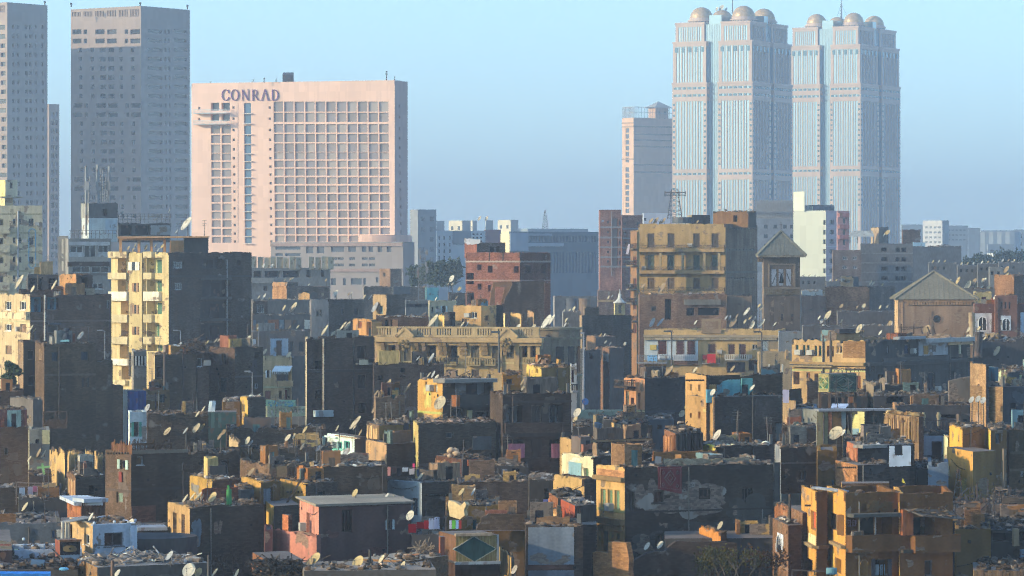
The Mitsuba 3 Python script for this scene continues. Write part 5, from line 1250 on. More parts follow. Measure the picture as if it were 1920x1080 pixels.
def hood(bd,face,x,yt,wd,th=.22,out=.3,col='b09468'):
    a,z=bd.st(face,x-wd,yt);b2,_=bd.st(face,x+wd,yt);c,r=(a+b2)/2,abs(b2-a)/2;mb=MB();n=10
    pts=[bd.P(face,c+r*math.cos(t),z+r*.75*math.sin(t),out/2)for t in np.linspace(0,math.pi,n)]
    for i in range(n-1):mb.bar(pts[i],pts[i+1],th,out)
    emit('arched_hood',mb,'plaster',col,bd.key)
for x,wd in((1135,36),(1243,38),(1415,44),(1570,44),(1732,42),(1882,42)):hood(pa,'L',x,398,wd)
view(860,540,3.84)
for x,wd in((268,28),(370,28)):pa.win('L','s',[(x-wd,395,x+wd,510)],col='5f5a4c')
pa.win('L','hole',[(455,415,495,500),(515,400,555,500)]);hood(pa,'L',370,398,40);hood(pa,'L',545,398,40);hood(pa,'L',268,398,40)
view(440,540,3.84)
# balustrade, cornice, gables
q0,zc=pa.st('L',1100,352);zt_=pa.zr
mb=MB();pa.hbox(mb,'L',-.3,pa.len['L'],zt_-.9,zt_-.55,.003,.45);pa.hbox(mb,'L',-.5,pa.len['L']+.2,zt_-.55,zt_-.02,.003,.95);emit('cornice',mb,'plaster','b89c70',pa.key)
bl=MB();pa.hbox(bl,'L',0,pa.len['L'],zt_+.02,zt_+.25,-.3,.1);pa.hbox(bl,'L',0,pa.len['L'],zt_+1.0,zt_+1.2,-.3,.1)
n=int(pa.len['L']/.3)
for i in range(n):
    a=.1+i*.3
    if(i%8)<2:pa.hbox(bl,'L',a,a+.3,zt_+.25,zt_+1.0,-.3,.1)
    else:pa.hbox(bl,'L',a,a+.16,zt_+.25,zt_+1.0,-.2,0)
emit('balustrade',bl,'plaster','b09a74',pa.key);labels[pa.key+'__balustrade']={'kind':'stuff'}
ck=MB()
for x in(1075,1180,1320,1370,1490,1520,1640,1665,1790,1815,1950):
    q,z=pa.st('L',x,365)
    for j in range(3):pa.hbox(ck,'L',q-.22,q+.22,zt_-1.0-.5*j,zt_-.85-.5*j+.3,.003,.7-.22*j)
emit('console_bracket',ck,'plaster','86704e',pa.key);labels[pa.key+'__console_bracket']={'kind':'stuff'}
def gable(x0,x1,xm,yt,yb):
    a,zb_=pa.st('L',x0,yb);b2,_=pa.st('L',x1,yb);m,zt2=pa.st('L',xm,yt);mb=MB()
    zb_=zt_-.02
    A=[pa.P('L',a,zb_,.96),pa.P('L',b2,zb_,.96),pa.P('L',m,zt2,.96)];Bq=[pa.P('L',a,zb_,.3),pa.P('L',b2,zb_,.3),pa.P('L',m,zt2,.3)]
    mb.add(A+Bq,[[0,1,2],[3,5,4],[0,2,5],[0,5,3],[2,1,4],[2,4,5]])
    mb.bar(A[0]+[0,0,.1],A[2]+[0,0,.1],.3).bar(A[1]+[0,0,.1],A[2]+[0,0,.1],.3);k=emit('gable',mb,'plaster','bda276',pa.key)
    rl=MB();c=pa.P('L',m,zt2-1.9,1.0)
    r3=random.Random(int(x0))
    for i in range(16):t=r3.uniform(0,6.28);r_=r3.uniform(.1,.75);rl.mesh(trimesh.creation.icosphere(1,r3.uniform(.12,.26)),np.array([[1,0,0,c[0]+r_*math.cos(t)*.9],[0,1,0,c[1]],[0,0,1,c[2]+r_*math.sin(t)],[0,0,0,1.]]))
    emit('relief_ornament',rl,'plaster','8d774f',k)
    q1,z0=pa.st('L',xm,545);pp=MB()
    for s_ in(-1,1):pa.hbox(pp,'L',m+s_*1.0-.22,m+s_*1.0+.22,6,zt_-.9,.003,.3)
    emit('pilaster',pp,'plaster','b59a6c',pa.key);labels[pa.key+'__pilaster']={'kind':'stuff'}
gable(1178,1305,1243,292,340);
view(860,540,3.84);gable(300,440,365,290,345)
view(440,540,3.84)
for x0,x1,y0,y1,k_ in((1520,1612,500,556,'rail'),(1680,1782,500,562,'stone'),(1815,1890,505,560,'stone'),(1090,1150,505,548,'stone'),(1355,1490,498,545,'stone')):pa.balc('L',x0,y0,x1,y1,.8,k_,col='94825e')
view(860,540,3.84)
pa.balc('L',480,505,555,545,.8,'stone',col='94825e')
pa.dishes([(432,275,20,20),(541,280,44,20),(635,245,120,2),(672,230,90,2),(775,232,30),(783,265,30),(768,265,26)],2.2)
pa.dishes([(28,262,44),(62,262,46)],2.2)
view(460,420,3.84);pa.dishes([(1355,698,112,-2)],1.5,0);pa.junk(70,.4)
view(860,540,3.84)
for i,(x,y0,y1,D)in enumerate(((900,332,885,480),(290,325,580,420))):solo('street_lamp',('tall pale street lamp standing in the street gap','dark street lamp before the old palace gable')[i],'street lamp',MB().tube(at(x,y1,D)-[0,0,.5],at(x,y0,D),.2 if i==0 else .13,.09,8).bar(at(x,y0,D),at(x-22,y0-8,D),.1).box(at(x-24,y0-8,D),(1.,.35,.22)),'paint','8e9296' if i==0 else '50504e')
sg=MB().tube(at(912,818,479.3),at(912,818,479.1),.42,.42,20);solo('road_sign','round blue road sign on the tall pale street lamp','road sign',sg,'paint','24508f')
ar_=MB().bar(at(900,812,479),at(924,812,479),.12,.1).bar(at(905,826,479),at(919,820,479),.12,.1)
# ---- dim street gap behind: dark houses right of the palace
g1=B('house','dark gap house','dark slate house with tan edge in the street gap behind the palace corner',(870,892,1245,200),560,24,L=pl('a08a6c'),R=br('54524f'),par=.2,jag=.03)
g2=B('house','upper dark gap house','square dark brick roof house above the dark gap house',(900,905,1012,140),575,20,L=pl('9a8468'),R=br('57544f'),par=.15,on=None,depth=6)
g3=B('house','brown hut cluster','cluster house of brown huts with dishes in the street gap',(920,985,1130,350),530,40,L=pl('94765a'),R=co('6a625a'),par=.2,jag=.1);g3.dishes([(1050,340,30),(1058,390,26),(1092,403,26),(1022,340,22),(1198,402,22,30)],-1.5);g3.junk(60,.6)
g4=B('house','low brown gap house','low brown house with pale wall below the brown huts in the gap',(985,1085,1190,430),505,40,L=pl('8d6a50'),R=co('55504c'),par=.2);g4.slab('L',1040,470,1082,530,.05,'plaster','b8b2a4','pale_patch');g4.junk(40,.4)
g5=B('house','dark front gap house','dark shaded house front at the bottom of the street gap',(870,885,1022,450),500,20,L=co('4a4a4a'),R=co('454648'),par=.3,jag=.1);g5.win('R','hole',[(940,460,970,508)]);g5.dishes([(905,440,24)],1);g5.junk(40,.7)
g6=B('house','graffiti shop house','dark house with blue and white graffiti band behind the street gap',(1015,1020,1190,580),520,16,L=co('4a4c50'),R=co('4a525a'),par=.1)
gf=MB();r4=random.Random(11)
for i in range(70):
    x,y=r4.uniform(1025,1180),r4.uniform(590,650);q,z=g6.st('R',x,y);a=g6.P('R',q,z,.03);t=r4.uniform(0,6.28);gf.bar(a,a+np.array([*(g6.dir['R']*math.cos(t)*r4.uniform(.2,.9)),math.sin(t)*r4.uniform(.2,.8)]),.09,.02)
emit('graffiti',gf,'paint','8fb0c4',g6.key);labels[g6.key+'__graffiti']={'kind':'stuff'}
g7=B('house','far gap house','hazy house with round tanks at the end of the street gap',(680,690,1000,60),700,16,L=co('8c8680'),R=co('6e6c6a'),par=.3,jag=.05);g7.win('R','hole',[(770,85,800,130)]);g7.junk(50,.6)
for i,(x0,x1)in enumerate(((775,850),(862,950))):c=at((x0+x1)/2,76,690);r_=(x1-x0)/2*mpp(690);solo('water_tank',('dark','brown')[i]+' round water tank in the hazy street gap','tank',MB().tube([c[0],690,c[2]-4],c,r_,r_,16),'concrete','5c6064' if i==0 else '8a7460')
g8=B('house','grey gap house','grey house with white roof edge beside the palace corner in the gap',(745,752,880,170),600,16,L=co('87837c'),R=co('7b7974'),par=.2);g8.dishes([(760,165,20),(800,160,24),(830,150,40,10)],1);g8.junk(30,.6,'c0c0bc')
g9=B('house','pink gap house','hazy pinkish house in the far street gap',(1000,1004,1200,20),730,12,L=br('8f7a6c'),R=br('84726a'),par=.3,jag=.1);g9.dishes([(1080,68,30),(1105,60,24)],-2);g9.slab('R',1000,85,1120,100,.1,'plaster','b89a70','tan_parapet')
tur=B('roof_tower','cream pepperpot','small cream roof tower with white pepperpot dome beside the big balcony block',(1118,1124,1198,112),620,20,L=pl('d2be84'),R=pl('cbb67c'),par=.02,depth=5)
dm=MB().tube(at(1160,108,621),at(1160,100,621),1.1,1.1,12).tube(at(1160,100,621),at(1160,78,621),.85,.4,12).tube(at(1160,78,621),at(1160,40,621),.38,.2,10).tube(at(1160,40,621),at(1160,8,621),.14,.03,8);emit('dome',dm,'plaster','d8d8d0',tur.key)
lt2=MB()
for i in range(2):
    for j in range(6):q,z=tur.st('R',1155+i*10,130+j*9);tur.hbox(lt2,'R',q-.12,q+.12,z-.15,z+.15,.003,.05)
emit('lattice_holes',lt2,'paint','5a5650',tur.key);labels[tur.key+'__lattice_holes']={'kind':'stuff'}
# elevated road with guard rail
el=MB();a,b_=at(780,905,425),at(1240,905,432)
el.hexa([[a[0]-60,a[1],0],[b_[0]+30,b_[1],0],[b_[0]+30,b_[1]+10,0],[a[0]-60,a[1]+10,0],[a[0]-60,a[1],a[2]],[b_[0]+30,b_[1],b_[2]],[b_[0]+30,b_[1]+10,b_[2]],[a[0]-60,a[1]+10,a[2]]])
solo('road','raised road deck crossing behind the centre houses','road',el,'concrete','66645f',kind='structure')
gr=MB();n=34
gr.bar(at(790,884,424.5),at(1180,884,431),.5,.25).bar(at(790,905,424.5),at(1180,905,431),.3,.2)
for i in range(n):x=795+i*11.6;gr.bar(at(x,884,424.4+i*.19),at(x,940,424.4+i*.19),.22)
solo('guard_rail','pale green guard rail along the raised road','guard rail',gr,'paint','8f9a84')
view(440,540,3.84)
gr=MB();gr.bar(at(222,860,417.5),at(560,860,421),.35,.3)
for i in range(12):x=226+i*28;gr.bar(at(x,862,417.6+i*.3),at(x,920,417.6+i*.3),.55,.3)
gr.bar(at(222,918,417.8),at(560,905,421),.8,.4)
solo('guard_rail','pale yellow guard rail below the blue and green billboard','guard rail',gr,'paint','b5b48c')
# ================================================================ front rows, left part
view(0,540,3.84)
A=B('brick_block','big stepped dark brick block','big dark brick block with stepped right end at the left',(252,318,690,400),350,26,L=br('6e6050'),R=br('5a4f44'),par=.25,jag=.1)
B('middle_step','x','x',(252,318,812,527),350.08,26,L=A.L,R=A.R,part_of=A,par=.15);B('low_step','x','x',(252,318,886,706),350.16,26,L=A.L,R=A.R,part_of=A,par=.15)
A.win('R','s',[(372,460,424,528),(584,456,638,522)],col='3c4650',frame='5a5248');A.win('R','open',[(602,648,626,712)],col='3a3836');A.win('R','s',[(420,640,442,675)],col='5a534c')
A.junk(60,.5);A.dishes([(582,344,66,12)],1.5,1)
pj=MB();c=at(478,350,352.5);solo('roof_bundle','bundle of dark sacks with white top on roof edge of the big stepped block','bundle',MB().mesh(trimesh.creation.icosphere(2,.5),np.array([[.7,0,0,c[0]],[0,.7,0,c[1]],[0,0,1.1,c[2]-.2],[0,0,0,1.]])).mesh(trimesh.creation.icosphere(2,.28),np.array([[1,0,0,c[0]],[0,1,0,c[1]],[0,0,.8,c[2]+.6],[0,0,0,1.]])),'cloth','3a3f48')
solo('tarpaulin','pale blue folded tarpaulin below the dark sacks on the stepped block','tarpaulin',MB().hexa([at(430,388,351.6),at(500,386,351.6),at(500,386,352.6),at(430,388,352.6),at(436,374,351.6),at(496,372,351.6),at(496,372,352.6),at(436,374,352.6)]),'cloth','7fb0b8')
A2=B('brick_house','narrow left annex','narrow brown annex with two dark windows left of the stepped block',(128,168,300,388),358,26,L=br('8a7a66'),R=pl('56493f'),par=.15);A2.win('R','s',[(200,450,245,515),(205,632,246,705)],col='33302e',frame='8a8076');A2.dishes([(220,300,80,-4),(248,305,28)],1)
lh=B('house','rubble roof house at left','low dark house with rubble and tank under the conifer at left edge',(-60,-50,172,745),352,14,L=br('5a5048'),R=br('55493f'),par=.2);lh.junk(90,.8,'9a938a')
rs=B('shack','maroon sheet shack','maroon corrugated sheet shack at the left edge',(-40,-30,194,872),325,10,L=pt('5a2a24'),R=pt('4f2622'),par=.05,depth=5);rs.planks('R',-30,878,194,1000,16,'55302a','paint',.05,.1,.04,'sheet');rs.win('R','hole',[(60,930,102,985)]);rs.junk(50,.5)
cb=B('house','dark cement side house','dark cement side house between maroon shack and stepped block',(72,238,308,800),340,26,L=co('6e675f'),R=co('625c55'),par=.1);cb.junk(50,.5,'a8a196');cb.win('L','hole',[(195,915,206,940)])
bf=MB()
for x in(315,400,480):bf.bar(at(x,890,333),at(x,1010,333),.1)
bf.bar(at(312,892,333),at(482,890,333),.1);r5=random.Random(5)
for i in range(26):x=318+i*6.2;bf.bar(at(x,945+r5.uniform(-12,12),333),at(x,1012,333),.06)
solo('roof_pen','rusty timber pen on a roof in front of the stepped block','pen',bf,'wood','4a3c32')
bs=B('shed','blue sheet shed','dark blue metal sheet shed beside the stepped block',(880,918,1052,738),362,22,L=pt('7a8a88'),R=pt('2c467f'),par=.04,depth=4);bs.planks('R',918,745,1052,880,9,'2b4682','paint',.04,.1,.03,'sheet')
yr=B('house','ochre dark house','dim ochre house with small window right of the blue sheet shed',(1030,1052,1222,740),366,22,L=pl('8a6a3c'),R=pl('7a5e3a'),par=.2);yr.win('R','s',[(1150,765,1188,825)],col='3a3e3c');yr.junk(50,.4)
pr=B('house','white pillar window house','old grey house front with white pillared window below the yellow block',(948,962,1056,455),392,20,L=co('7f7a70'),R=co('77726a'),par=.2);pr.win('R','hole',[(966,490,1052,560)]);
for x in(972,994,1016,1040):pr.slab('R',x,490,x+11,560,.1,'plaster','b9b7ae','pillar')
pr.junk(40,.6);pr.scab('R',956,560,1056,650,'plaster','8a857c')
d1=B('brick_house','dark roof tank house','dark house with round white tank and junk heap on its roof',(1066,1116,1414,478),382,26,L=pl('a58f68'),R=br('5a524a'),par=.12);d1.win('R','s',[(1128,565,1172,648)],col='3a2c28');d1.pipe('R',1180,460,720,.12,'5a4e44');d1.junk(60,.6);d1.dishes([(1295,408,36,20)],1)
tk=trimesh.creation.icosphere(2,1.0);c=at(1260,437,386);r_=34*mpp(386);solo('water_tank','round white water tank on roof below the yellow block','tank',MB().mesh(tk,np.array([[r_,0,0,c[0]],[0,r_,0,c[1]],[0,0,r_*.95,c[2]],[0,0,0,1.]])).tube(c-[0,0,r_*1.3],c-[0,0,r_*.5],r_*.8,r_*.9,12),'paint','b9bdb6',smooth=True)
hp=MB();r6=random.Random(6);
for i in range(90):
    t=r6.random();x=1345+150*t;hgt=95*math.exp(-((t-.45)/.3)**2);y=460-hgt*r6.random();a=at(x,y,384+r6.uniform(-1,1));d=np.array([r6.gauss(0,1),r6.gauss(0,.5),r6.gauss(0,.8)]);d/=np.linalg.norm(d);hp.bar(a,a+d*r6.uniform(.4,1.6),r6.uniform(.05,.22),.05)
solo('scrap_heap','tall heap of sticks and scrap on roof right of the round white tank','scrap',hp,'junk','6a5c50',kind='stuff')
d2=B('brick_house','dark white-window annex','dark brick annex with small white window right of the tank roof',(1412,1418,1506,462),384,20,L=br('5a5148'),R=br('544c45'),par=.12);d2.win('R','w',[(1420,505,1456,565)],frame='b9c0c4')
d3=B('brick_block','brown corner block','tall brown corner block with dark windows left of the awning house',(1504,1690,1894,428),388,42,L=br('5f5146'),R=br('4b443f'),par=.2,jag=.08);d3.win('L','open',[(1600,468,1628,552)],col='5a4c42');d3.win('L','s',[(1576,640,1632,755)],col='4a4742');d3.win('R','hole',[(1832,462,1868,508)]);d3.win('R','bars',[(1832,688,1862,722)],frame='aab0b4');d3.dishes([(1553,380,34),(1580,372,40),(1793,362,40,30),(1490,395,24)],2);d3.junk(50,.4)
for i,(x,y0,y1,D)in enumerate(((755,310,525,420),(1300,310,420,480),(1817,606,785,372),(1860,315,430,470))):
    solo('street_lamp',('street lamp behind the right end of the stepped block','street lamp above the round white tank','pale street lamp before the brown corner block','street lamp right of the brown corner block')[i],'street lamp',MB().tube([*at(x,y0,D)[:2],0],at(x,y0,D),.08,.05,8).bar(at(x,y0,D),at(x-32,y0-(6 if i!=2 else-2),D),.06).box(at(x-36,y0-5,D),(.6,.25,.13)),'paint','7c8082')
gh=B('shack','green sheet hut','dark green sheet hut with torn white tarp beside a yellow gable',(1488,1492,1702,892),338,14,L=pt('4a5c50'),R=pt('44564b'),par=.04,depth=4);gh.planks('R',1492,896,1700,1005,8,'4a5f52','paint',.05,.1,.03,'sheet')
tp=MB();r7=random.Random(8)
for i in range(6):x=1498+i*8;tp.hexa([at(x,890,338.2),at(x+9,890,338.2),at(x+9,890,338.4),at(x,890,338.4),at(x+8+r7.uniform(-3,3),812+abs(i-3)*9,338.8),at(x+15,812+abs(i-2)*9,338.8),at(x+15,812,339),at(x+8,812,339)])
solo('tarpaulin','torn white tarpaulin draped over the green sheet hut','tarpaulin',tp,'cloth','b8c2c0')
yg=B('house','yellow gable brick house','small brick house with yellow left wall behind the green sheet hut',(1728,1786,1914,795),340,28,L=pl('c09a4c'),R=br('54504c'),par=.15);yg.win('L','s',[(1742,832,1764,895)],col='6a655c');yg.junk(60,.5,'b5b0a8')
yg2=B('house','dim mustard lean-to','dim mustard lean-to joined to the yellow gable',(1600,1604,1730,815),345,12,L=pl('8a6a3a'),R=pl('7f6236'),par=.05,depth=5);yg2.junk(50,.6,'b0aaa4')
wp=B('house','white panel shack','white panelled shack with green shutters behind the wooden palisade',(922,936,1056,892),318,20,L=pl('b9c6c4'),R=pl('b4bfc0'),par=.1,jag=.02,depth=4);wp.win('R','open',[(965,965,1000,1070)],col='4f8a7c')
tb2=B('house','dark house behind palisade','dark house with junk roof behind the palisade house at left',(1056,1060,1500,905),325,14,L=br('5a5048'),R=br('4f4740'),par=.2,jag=.15);tb2.junk(120,.7);tb2.dishes([(1061,866,66,22),(1424,908,46),(1466,870,42),(1340,1030,56),(1416,1010,84,14),(1452,1008,74,2),(1206,1033,74,16),(1608,1040,30,30)],-.5)
view(0,800,3.84)
G=B('brick_house','dark left edge brick wall house','plain dark brick house at left edge above the washing',(-60,-50,206,0),322,10,L=br('5a4d42'),R=br('51463e'),par=.2);G.win('R','s',[(30,150,60,205)],col='3a332e')
Hh=B('house','cream patched house','small patched cream and grey house with dishes behind the sunlit ruined walls',(205,210,358,22),318,14,L=pl('b0a88c'),R=pl('8a867a'),par=.1,depth=5);Hh.slab('R',305,25,357,125,.06,'plaster','d2c490','cream_panel');Hh.win('R','hole',[(255,90,285,130)]);Hh.slab('R',210,120,300,215,.3,'concrete','55534f','balcony_front');Hh.dishes([(281,190,70,2),(315,198,66,2),(218,315,46),(212,232,20)],-2)
for i,(x0,xc,x1,y,D,l)in enumerate(((356,468,474,186,300,'leftmost sunlit tan ruined wall with bitten edge'),(470,553,612,200,303,'second sunlit tan ruined wall with dark right side'),(612,664,680,205,306,'third sunlit ruined wall with curved broken edge'),(678,744,756,212,309,'fourth sunlit ruined wall beside the palisade house'))):
    q=B('ruined_wall',l,l,(x0,xc,x1,y),D,58,L=pl('c9a468'),R=br('5f5344'),par=.5,jag=.3,cat='wall')
rd2=B('house','dark ledge house','dark house with red cloth ledge below the ruined walls',(205,210,372,345),296,12,L=br('5a4a40'),R=br('4a3f38'),par=.15);rd2.junk(60,.5)
cr=MB().bar(at(305,265,294),at(318,345,294),.16).bar(at(268,296,294),at(360,288,294),.14);solo('green_cross_beam','pale green crossed beams standing before the leftmost ruined wall','beam',cr,'paint','7fae6c')
dh=B('house','dark timber yard house','dark house with sunlit timber posts below the ruined walls',(478,546,756,355),292,26,L=('wood','6a4f38'),R=br('4a423c'),par=.15,jag=.1);dh.win('R','hole',[(640,425,680,485)]);dh.planks('L',480,360,546,500,7,'a8845c','wood',.1,.3,.2,'post');dh.junk(90,.6,'a09a92')
U1=B('brick_house','left edge low brick house','low dark brick house at left edge below the washing',(-60,-50,138,445),284,10,L=br('4f463e'),R=br('4a423b'),par=.2);U1.junk(70,.5,'a09a92');U1.dishes([(28,635,42)],-2)
U2=B('house','dark low yard house','dark low yard house with dish and bent frames at left',(130,135,490,520),280,10,L=co('4a4844'),R=co('454340'),par=.2,jag=.15);U2.junk(130,1.0,'8d8880',1.3);U2.dishes([(181,578,76,4)],-.4)
U3=B('house','long dim blue roof house','long low dim house with blue grey wall left of the white house',(-60,-55,445,700),262,8,L=co('5f6266'),R=pl('5a5f64'),par=.25,jag=.1);U3.junk(120,.8,'8d8c8a',1.2);U3.win('R','s',[(370,745,398,805),(400,750,424,805)],col='3c5878')
lines=MB()
for i,(x0,x1,y0,y1,c,l)in enumerate(((138,180,438,512,'c5ccd2','white striped towel, leftmost on the roof line'),(200,238,432,492,'c0bcc4','white shirt second on the roof line'),(238,268,428,470,'c98aa0','pink cloth on the roof washing line'),(268,322,436,492,'b9c6d4','wide pale blue sheet on the roof line'),(324,372,428,478,'bcc2c8','white sheet right of the pale blue one'),(378,430,432,505,'a8b0b8','grey sheet, rightmost on the roof line'))):
    m=MB();n=5
    for j in range(n):
        a0,a1=x0+(x1-x0)*j/n,x0+(x1-x0)*(j+1)/n;d=283.5+.12*(j%2)
        m.hexa([at(a0,y1-(j%2)*4,d),at(a1,y1,d+.05),at(a1,y1,d+.1),at(a0,y1,d+.06),at(a0,y0,d),at(a1,y0+2,d+.05),at(a1,y0+2,d+.1),at(a0,y0,d+.06)])
    solo('laundry',l,'laundry',m,'cloth',c)
lf=MB()
for x in(118,250,335,436):lf.bar(at(x,405,283.8),at(x,560,283.8),.09)
lf.bar(at(110,400,283.8),at(335,412,283.8),.09).bar(at(118,430,283.8),at(440,430,283.8),.05);solo('clothes_rack','timber rack with washing lines on a roof at left','rack',lf,'wood','6a6058')
N_=B('shack','copper brown shack','copper brown board shack with white sheet roof left of the palisade house',(484,586,758,540),262,30,L=('wood','8a5638'),R=('wood','5a3a28'),par=.04);N_.planks('L',486,545,586,632,8,'9a623e','wood',.05,.15,.03);N_.planks('R',588,548,756,632,12,'5f3f2c','wood',.05,.15,.03)
N_.slab('R',584,518,758,540,.5,'paint','aab2b8','roof_sheet',-1.5);N_.slab('L',480,520,586,542,.5,'paint','b4bcc0','roof_sheet',-1.5)
J=B('brick_house','palisade brick house','brown brick house with timber palisade roof and pale green shutters',(758,944,1352,182),276,30,L=br('66564a'),R=br('4b413a'),par=.06,jag=.02)
J.win('L','open',[(868,236,906,308)],col='a8c0b0');J.win('L','s',[(838,468,884,552)],col='7a8a78');J.win('R','w',[(986,216,1032,274)],frame='a8b0b4');J.slab('R',946,572,1120,722,.08,'brick','6f4f42','red_plinth');J.holes_row('L',770,935,192,8,.14)
J.planks('L',808,105,952,178,22,'7a5438','wood',.05,.5,.25,'stake');J.planks('R',950,110,1238,178,34,'55402f','wood',.05,.6,.25,'stake');J.slab('R',945,120,1238,128,.08,'wood','5a4432','palisade_rail');J.slab('R',945,172,1350,186,.1,'concrete','7a6f60','coping')
m=MB();solo('hung_cloth','dull red cloth hung from the green shuttered window','cloth',MB().hexa([J.P('L',*J.st('L',868,395),.08),J.P('L',*J.st('L',890,398),.08),J.P('L',*J.st('L',890,398),.14),J.P('L',*J.st('L',868,395),.14),J.P('L',*J.st('L',866,325),.08),J.P('L',*J.st('L',886,325),.08),J.P('L',*J.st('L',886,325),.14),J.P('L',*J.st('L',866,325),.14)]),'cloth','7a3f38')
J2=B('brick_house','dark brick wing of palisade house','dark brick house with small windows right of the palisade house',(1348,1352,1728,190),288,20,L=br('51473f'),R=br('4a423b'),par=.25,jag=.2);J2.win('R','s',[(1440,236,1488,282),(1592,240,1646,345)],col='2f2d2c',frame='5a5048');J2.junk(90,.6);J2.dishes([(1785,100,62,20),(1583,72,48,4),(1806,120,30),(1336,30,46)],.5);J2.scab('R',1440,265,1530,340,'plaster','7a7068')
tw2_=B('ruined_wall','sunlit stub by dark brick wing','sunlit tan wall stub above the dark brick wing',(1648,1715,1728,100),296,55,L=pl('b59a72'),R=pl('6a5c48'),par=.3,jag=.25,cat='wall')
Kh=B('house','ochre sided low house','low dark brick house with ochre left wall right of the palisade house',(1366,1530,1742,386),268,40,L=pl('b8924a'),R=br('57493c'),par=.08,jag=.05);Kh.scab('L',1366,395,1440,505,'plaster','8a8478');Kh.junk(80,.5,'b0aaa2')
L3=B('brick_house','tan and dark long brick house','long brick house with sunlit tan end, dish row and grey flaking patch',(1208,1367,1900,582),250,30,L=pl('b8935f'),R=br('4c443d'),par=.1,jag=.08);L3.win('L','hole',[(1244,614,1272,786)]);L3.win('L','s',[(1306,626,1331,790)],col='6a4a38');L3.scab('R',1366,660,1452,880,'plaster','6f7c82');L3.holes_row('L',1278,1362,905,5,.18)
L3.dishes([(1336,517,72,2),(1386,505,44),(1432,502,78,4),(1453,515,46),(1533,508,84,26)],1.5);L3.junk(130,.7)
solo('roof_bucket','pale bucket on the long brick house roof beside the green drum','bucket',MB().tube(at(1604,575,252.6),at(1604,552,252.6),.14,.17,12),'paint','b0a890')
gd=MB().tube(at(1649,575,253),at(1649,452,253),.19,.17,14).tube(at(1649,452,253),at(1643,420,253),.09,.06,10);solo('green_drum','tall green drum standing on the long brick house roof','drum',gd,'paint','3a8a48')
view(440,800,3.84)
Kb=B('house','mustard yard house','mustard house with pale door and leaning pole behind the long brick house',(48,190,330,400),262,48,L=pl('b58c48'),R=pl('6a4f2a'),par=.06,jag=.08);Kb.win('R','s',[(208,440,275,560)],col='8a8f94',name='door');Kb.junk(60,.6)
Kc=B('house','mustard front wall','bright mustard front wall with dark brick side right of the pale door',(322,512,740,412),262.5,50,L=pl('bd904a'),R=br('4f463f'),par=.08,jag=.05);Kc.win('R','s',[(598,465,650,525)],col='2f3336');Kc.junk(140,.8);solo('leaning_pole','dark pole leaning on the mustard front wall','pole',MB().bar(at(368,562,261),at(482,375,261),.13),'wood','4a3c30');Kc.holes_row('L',375,500,470,5,.12)
Kd=B('wall_stub','low mustard stub','low sunlit mustard wall piece above the pink house yard',(208,282,470,568),257,48,L=pl('c59a48'),R=br('4f463e'),par=.05);Ke=B('shed','dark shed with copper door','dark shed with copper boards on the long brick house roof',(-5,40,140,450),259,40,L=('wood','8a5a38'),R=pl('5a5654'),par=.05,zb=566);Ke.junk(30,.4)
tnw=B('house','tan yard wall row','row of low tan yard walls with doorways behind the mustard houses',(38,250,545,280),282,45,L=br('7d6a58'),R=pl('7a6a56'),par=.2,jag=.2);tnw.slab('R',300,285,370,362,.1,'plaster','b09468','tan_panel');tnw.slab('R',395,290,540,370,.1,'plaster','5f4a34','brown_panel');tnw.dishes([(118,333,86,12)],-1.6,4);tnw.junk(90,.7)
yw=B('shack','brown board wall','long sunlit brown board wall with dish at the left centre',(40,285,330,172),296,60,L=('wood','8d7050'),R=br('5a4e44'),par=.05);yw.planks('L',42,176,284,270,22,'a3825c','wood',.08,.2,.12);yw.dishes([(95,100,62,20),(303,235,46),(117,122,30)],-1);yw.junk(80,.6)
jm=B('house','low junk roofs','low dark roofs buried in scrap left of the turquoise kiosk',(290,296,700,165),300,14,L=br('5a5048'),R=br('5f564c'),par=.2,jag=.2);jm.junk(240,1.0,'8d877e',1.3);jm.dishes([(384,80,62,22),(488,145,38),(604,158,50,10),(618,160,34),(508,22,62,0),(427,72,30),(445,255,30,30),(805,183,72,20),(836,237,48),(957,228,54)],-.5)
jm2=B('house','dark scrap roof block','dark block with scrap timber roof behind the low junk roofs',(-60,-50,660,20),330,10,L=br('55493f'),R=br('514740'),par=.3,jag=.25);jm2.junk(200,1.0,'827c75',1.3)
kio=B('kiosk','turquoise kiosk','small white and turquoise glazed kiosk among dark roofs',(668,862,945,70),322,50,L=pt('d5e8dc'),R=pt('6a625a'),par=.04,jag=.01);kio.win('L','w',[(695,105,735,168),(738,105,775,168),(785,100,830,166)],frame='5fb0a0');kio.slab('L',664,62,745,86,.25,'paint','cfe0d4','fascia');kio.slab('L',745,66,905,82,.3,'paint','b59a78','fascia');kio.dishes([(740,12,38),(868,0,20),(907,42,44)],.5)
Wd=B('brick_house','tan hoarding house','dark brick house with sunlit tan rendered end and washing behind',(944,1093,1450,122),308,40,L=pl('b8946a'),R=br('4a423c'),par=.1,jag=.06)
view(440,540,3.84)
sl=B('house','slatted yellow house','dim yellow house with bamboo slats and red door above the tan hoarding house',(950,1040,1345,985),316,38,L=('wood','6a5540'),R=pl('8a6f3a'),par=.05);sl.planks('L',955,985,1038,1090,9,'b59468','wood',.1,.4,.2,'slat');sl.win('R','s',[(1080,1030,1135,1105)],col='6a2a28',name='door');sl.slab('R',1310,975,1342,1095,.4,'plaster','cbbb70','pale_strip');sl.slab('R',1215,975,1250,1090,.06,'paint','3a3a3c','dark_gap');sl.junk(200,.9,'8d857a',1.2);sl.dishes([(872,972,122,2),(1240,1100,1)][:1],-1,0)
view(440,800,3.84)
Vl=B('brick_house','long blank brick wall house','long blank dark brick house behind the pink house',(540,552,1098,285),276,14,L=pl('b09060'),R=br('4d443d'),par=.12,jag=.06);Vl.junk(90,.4,'b5b0a6')
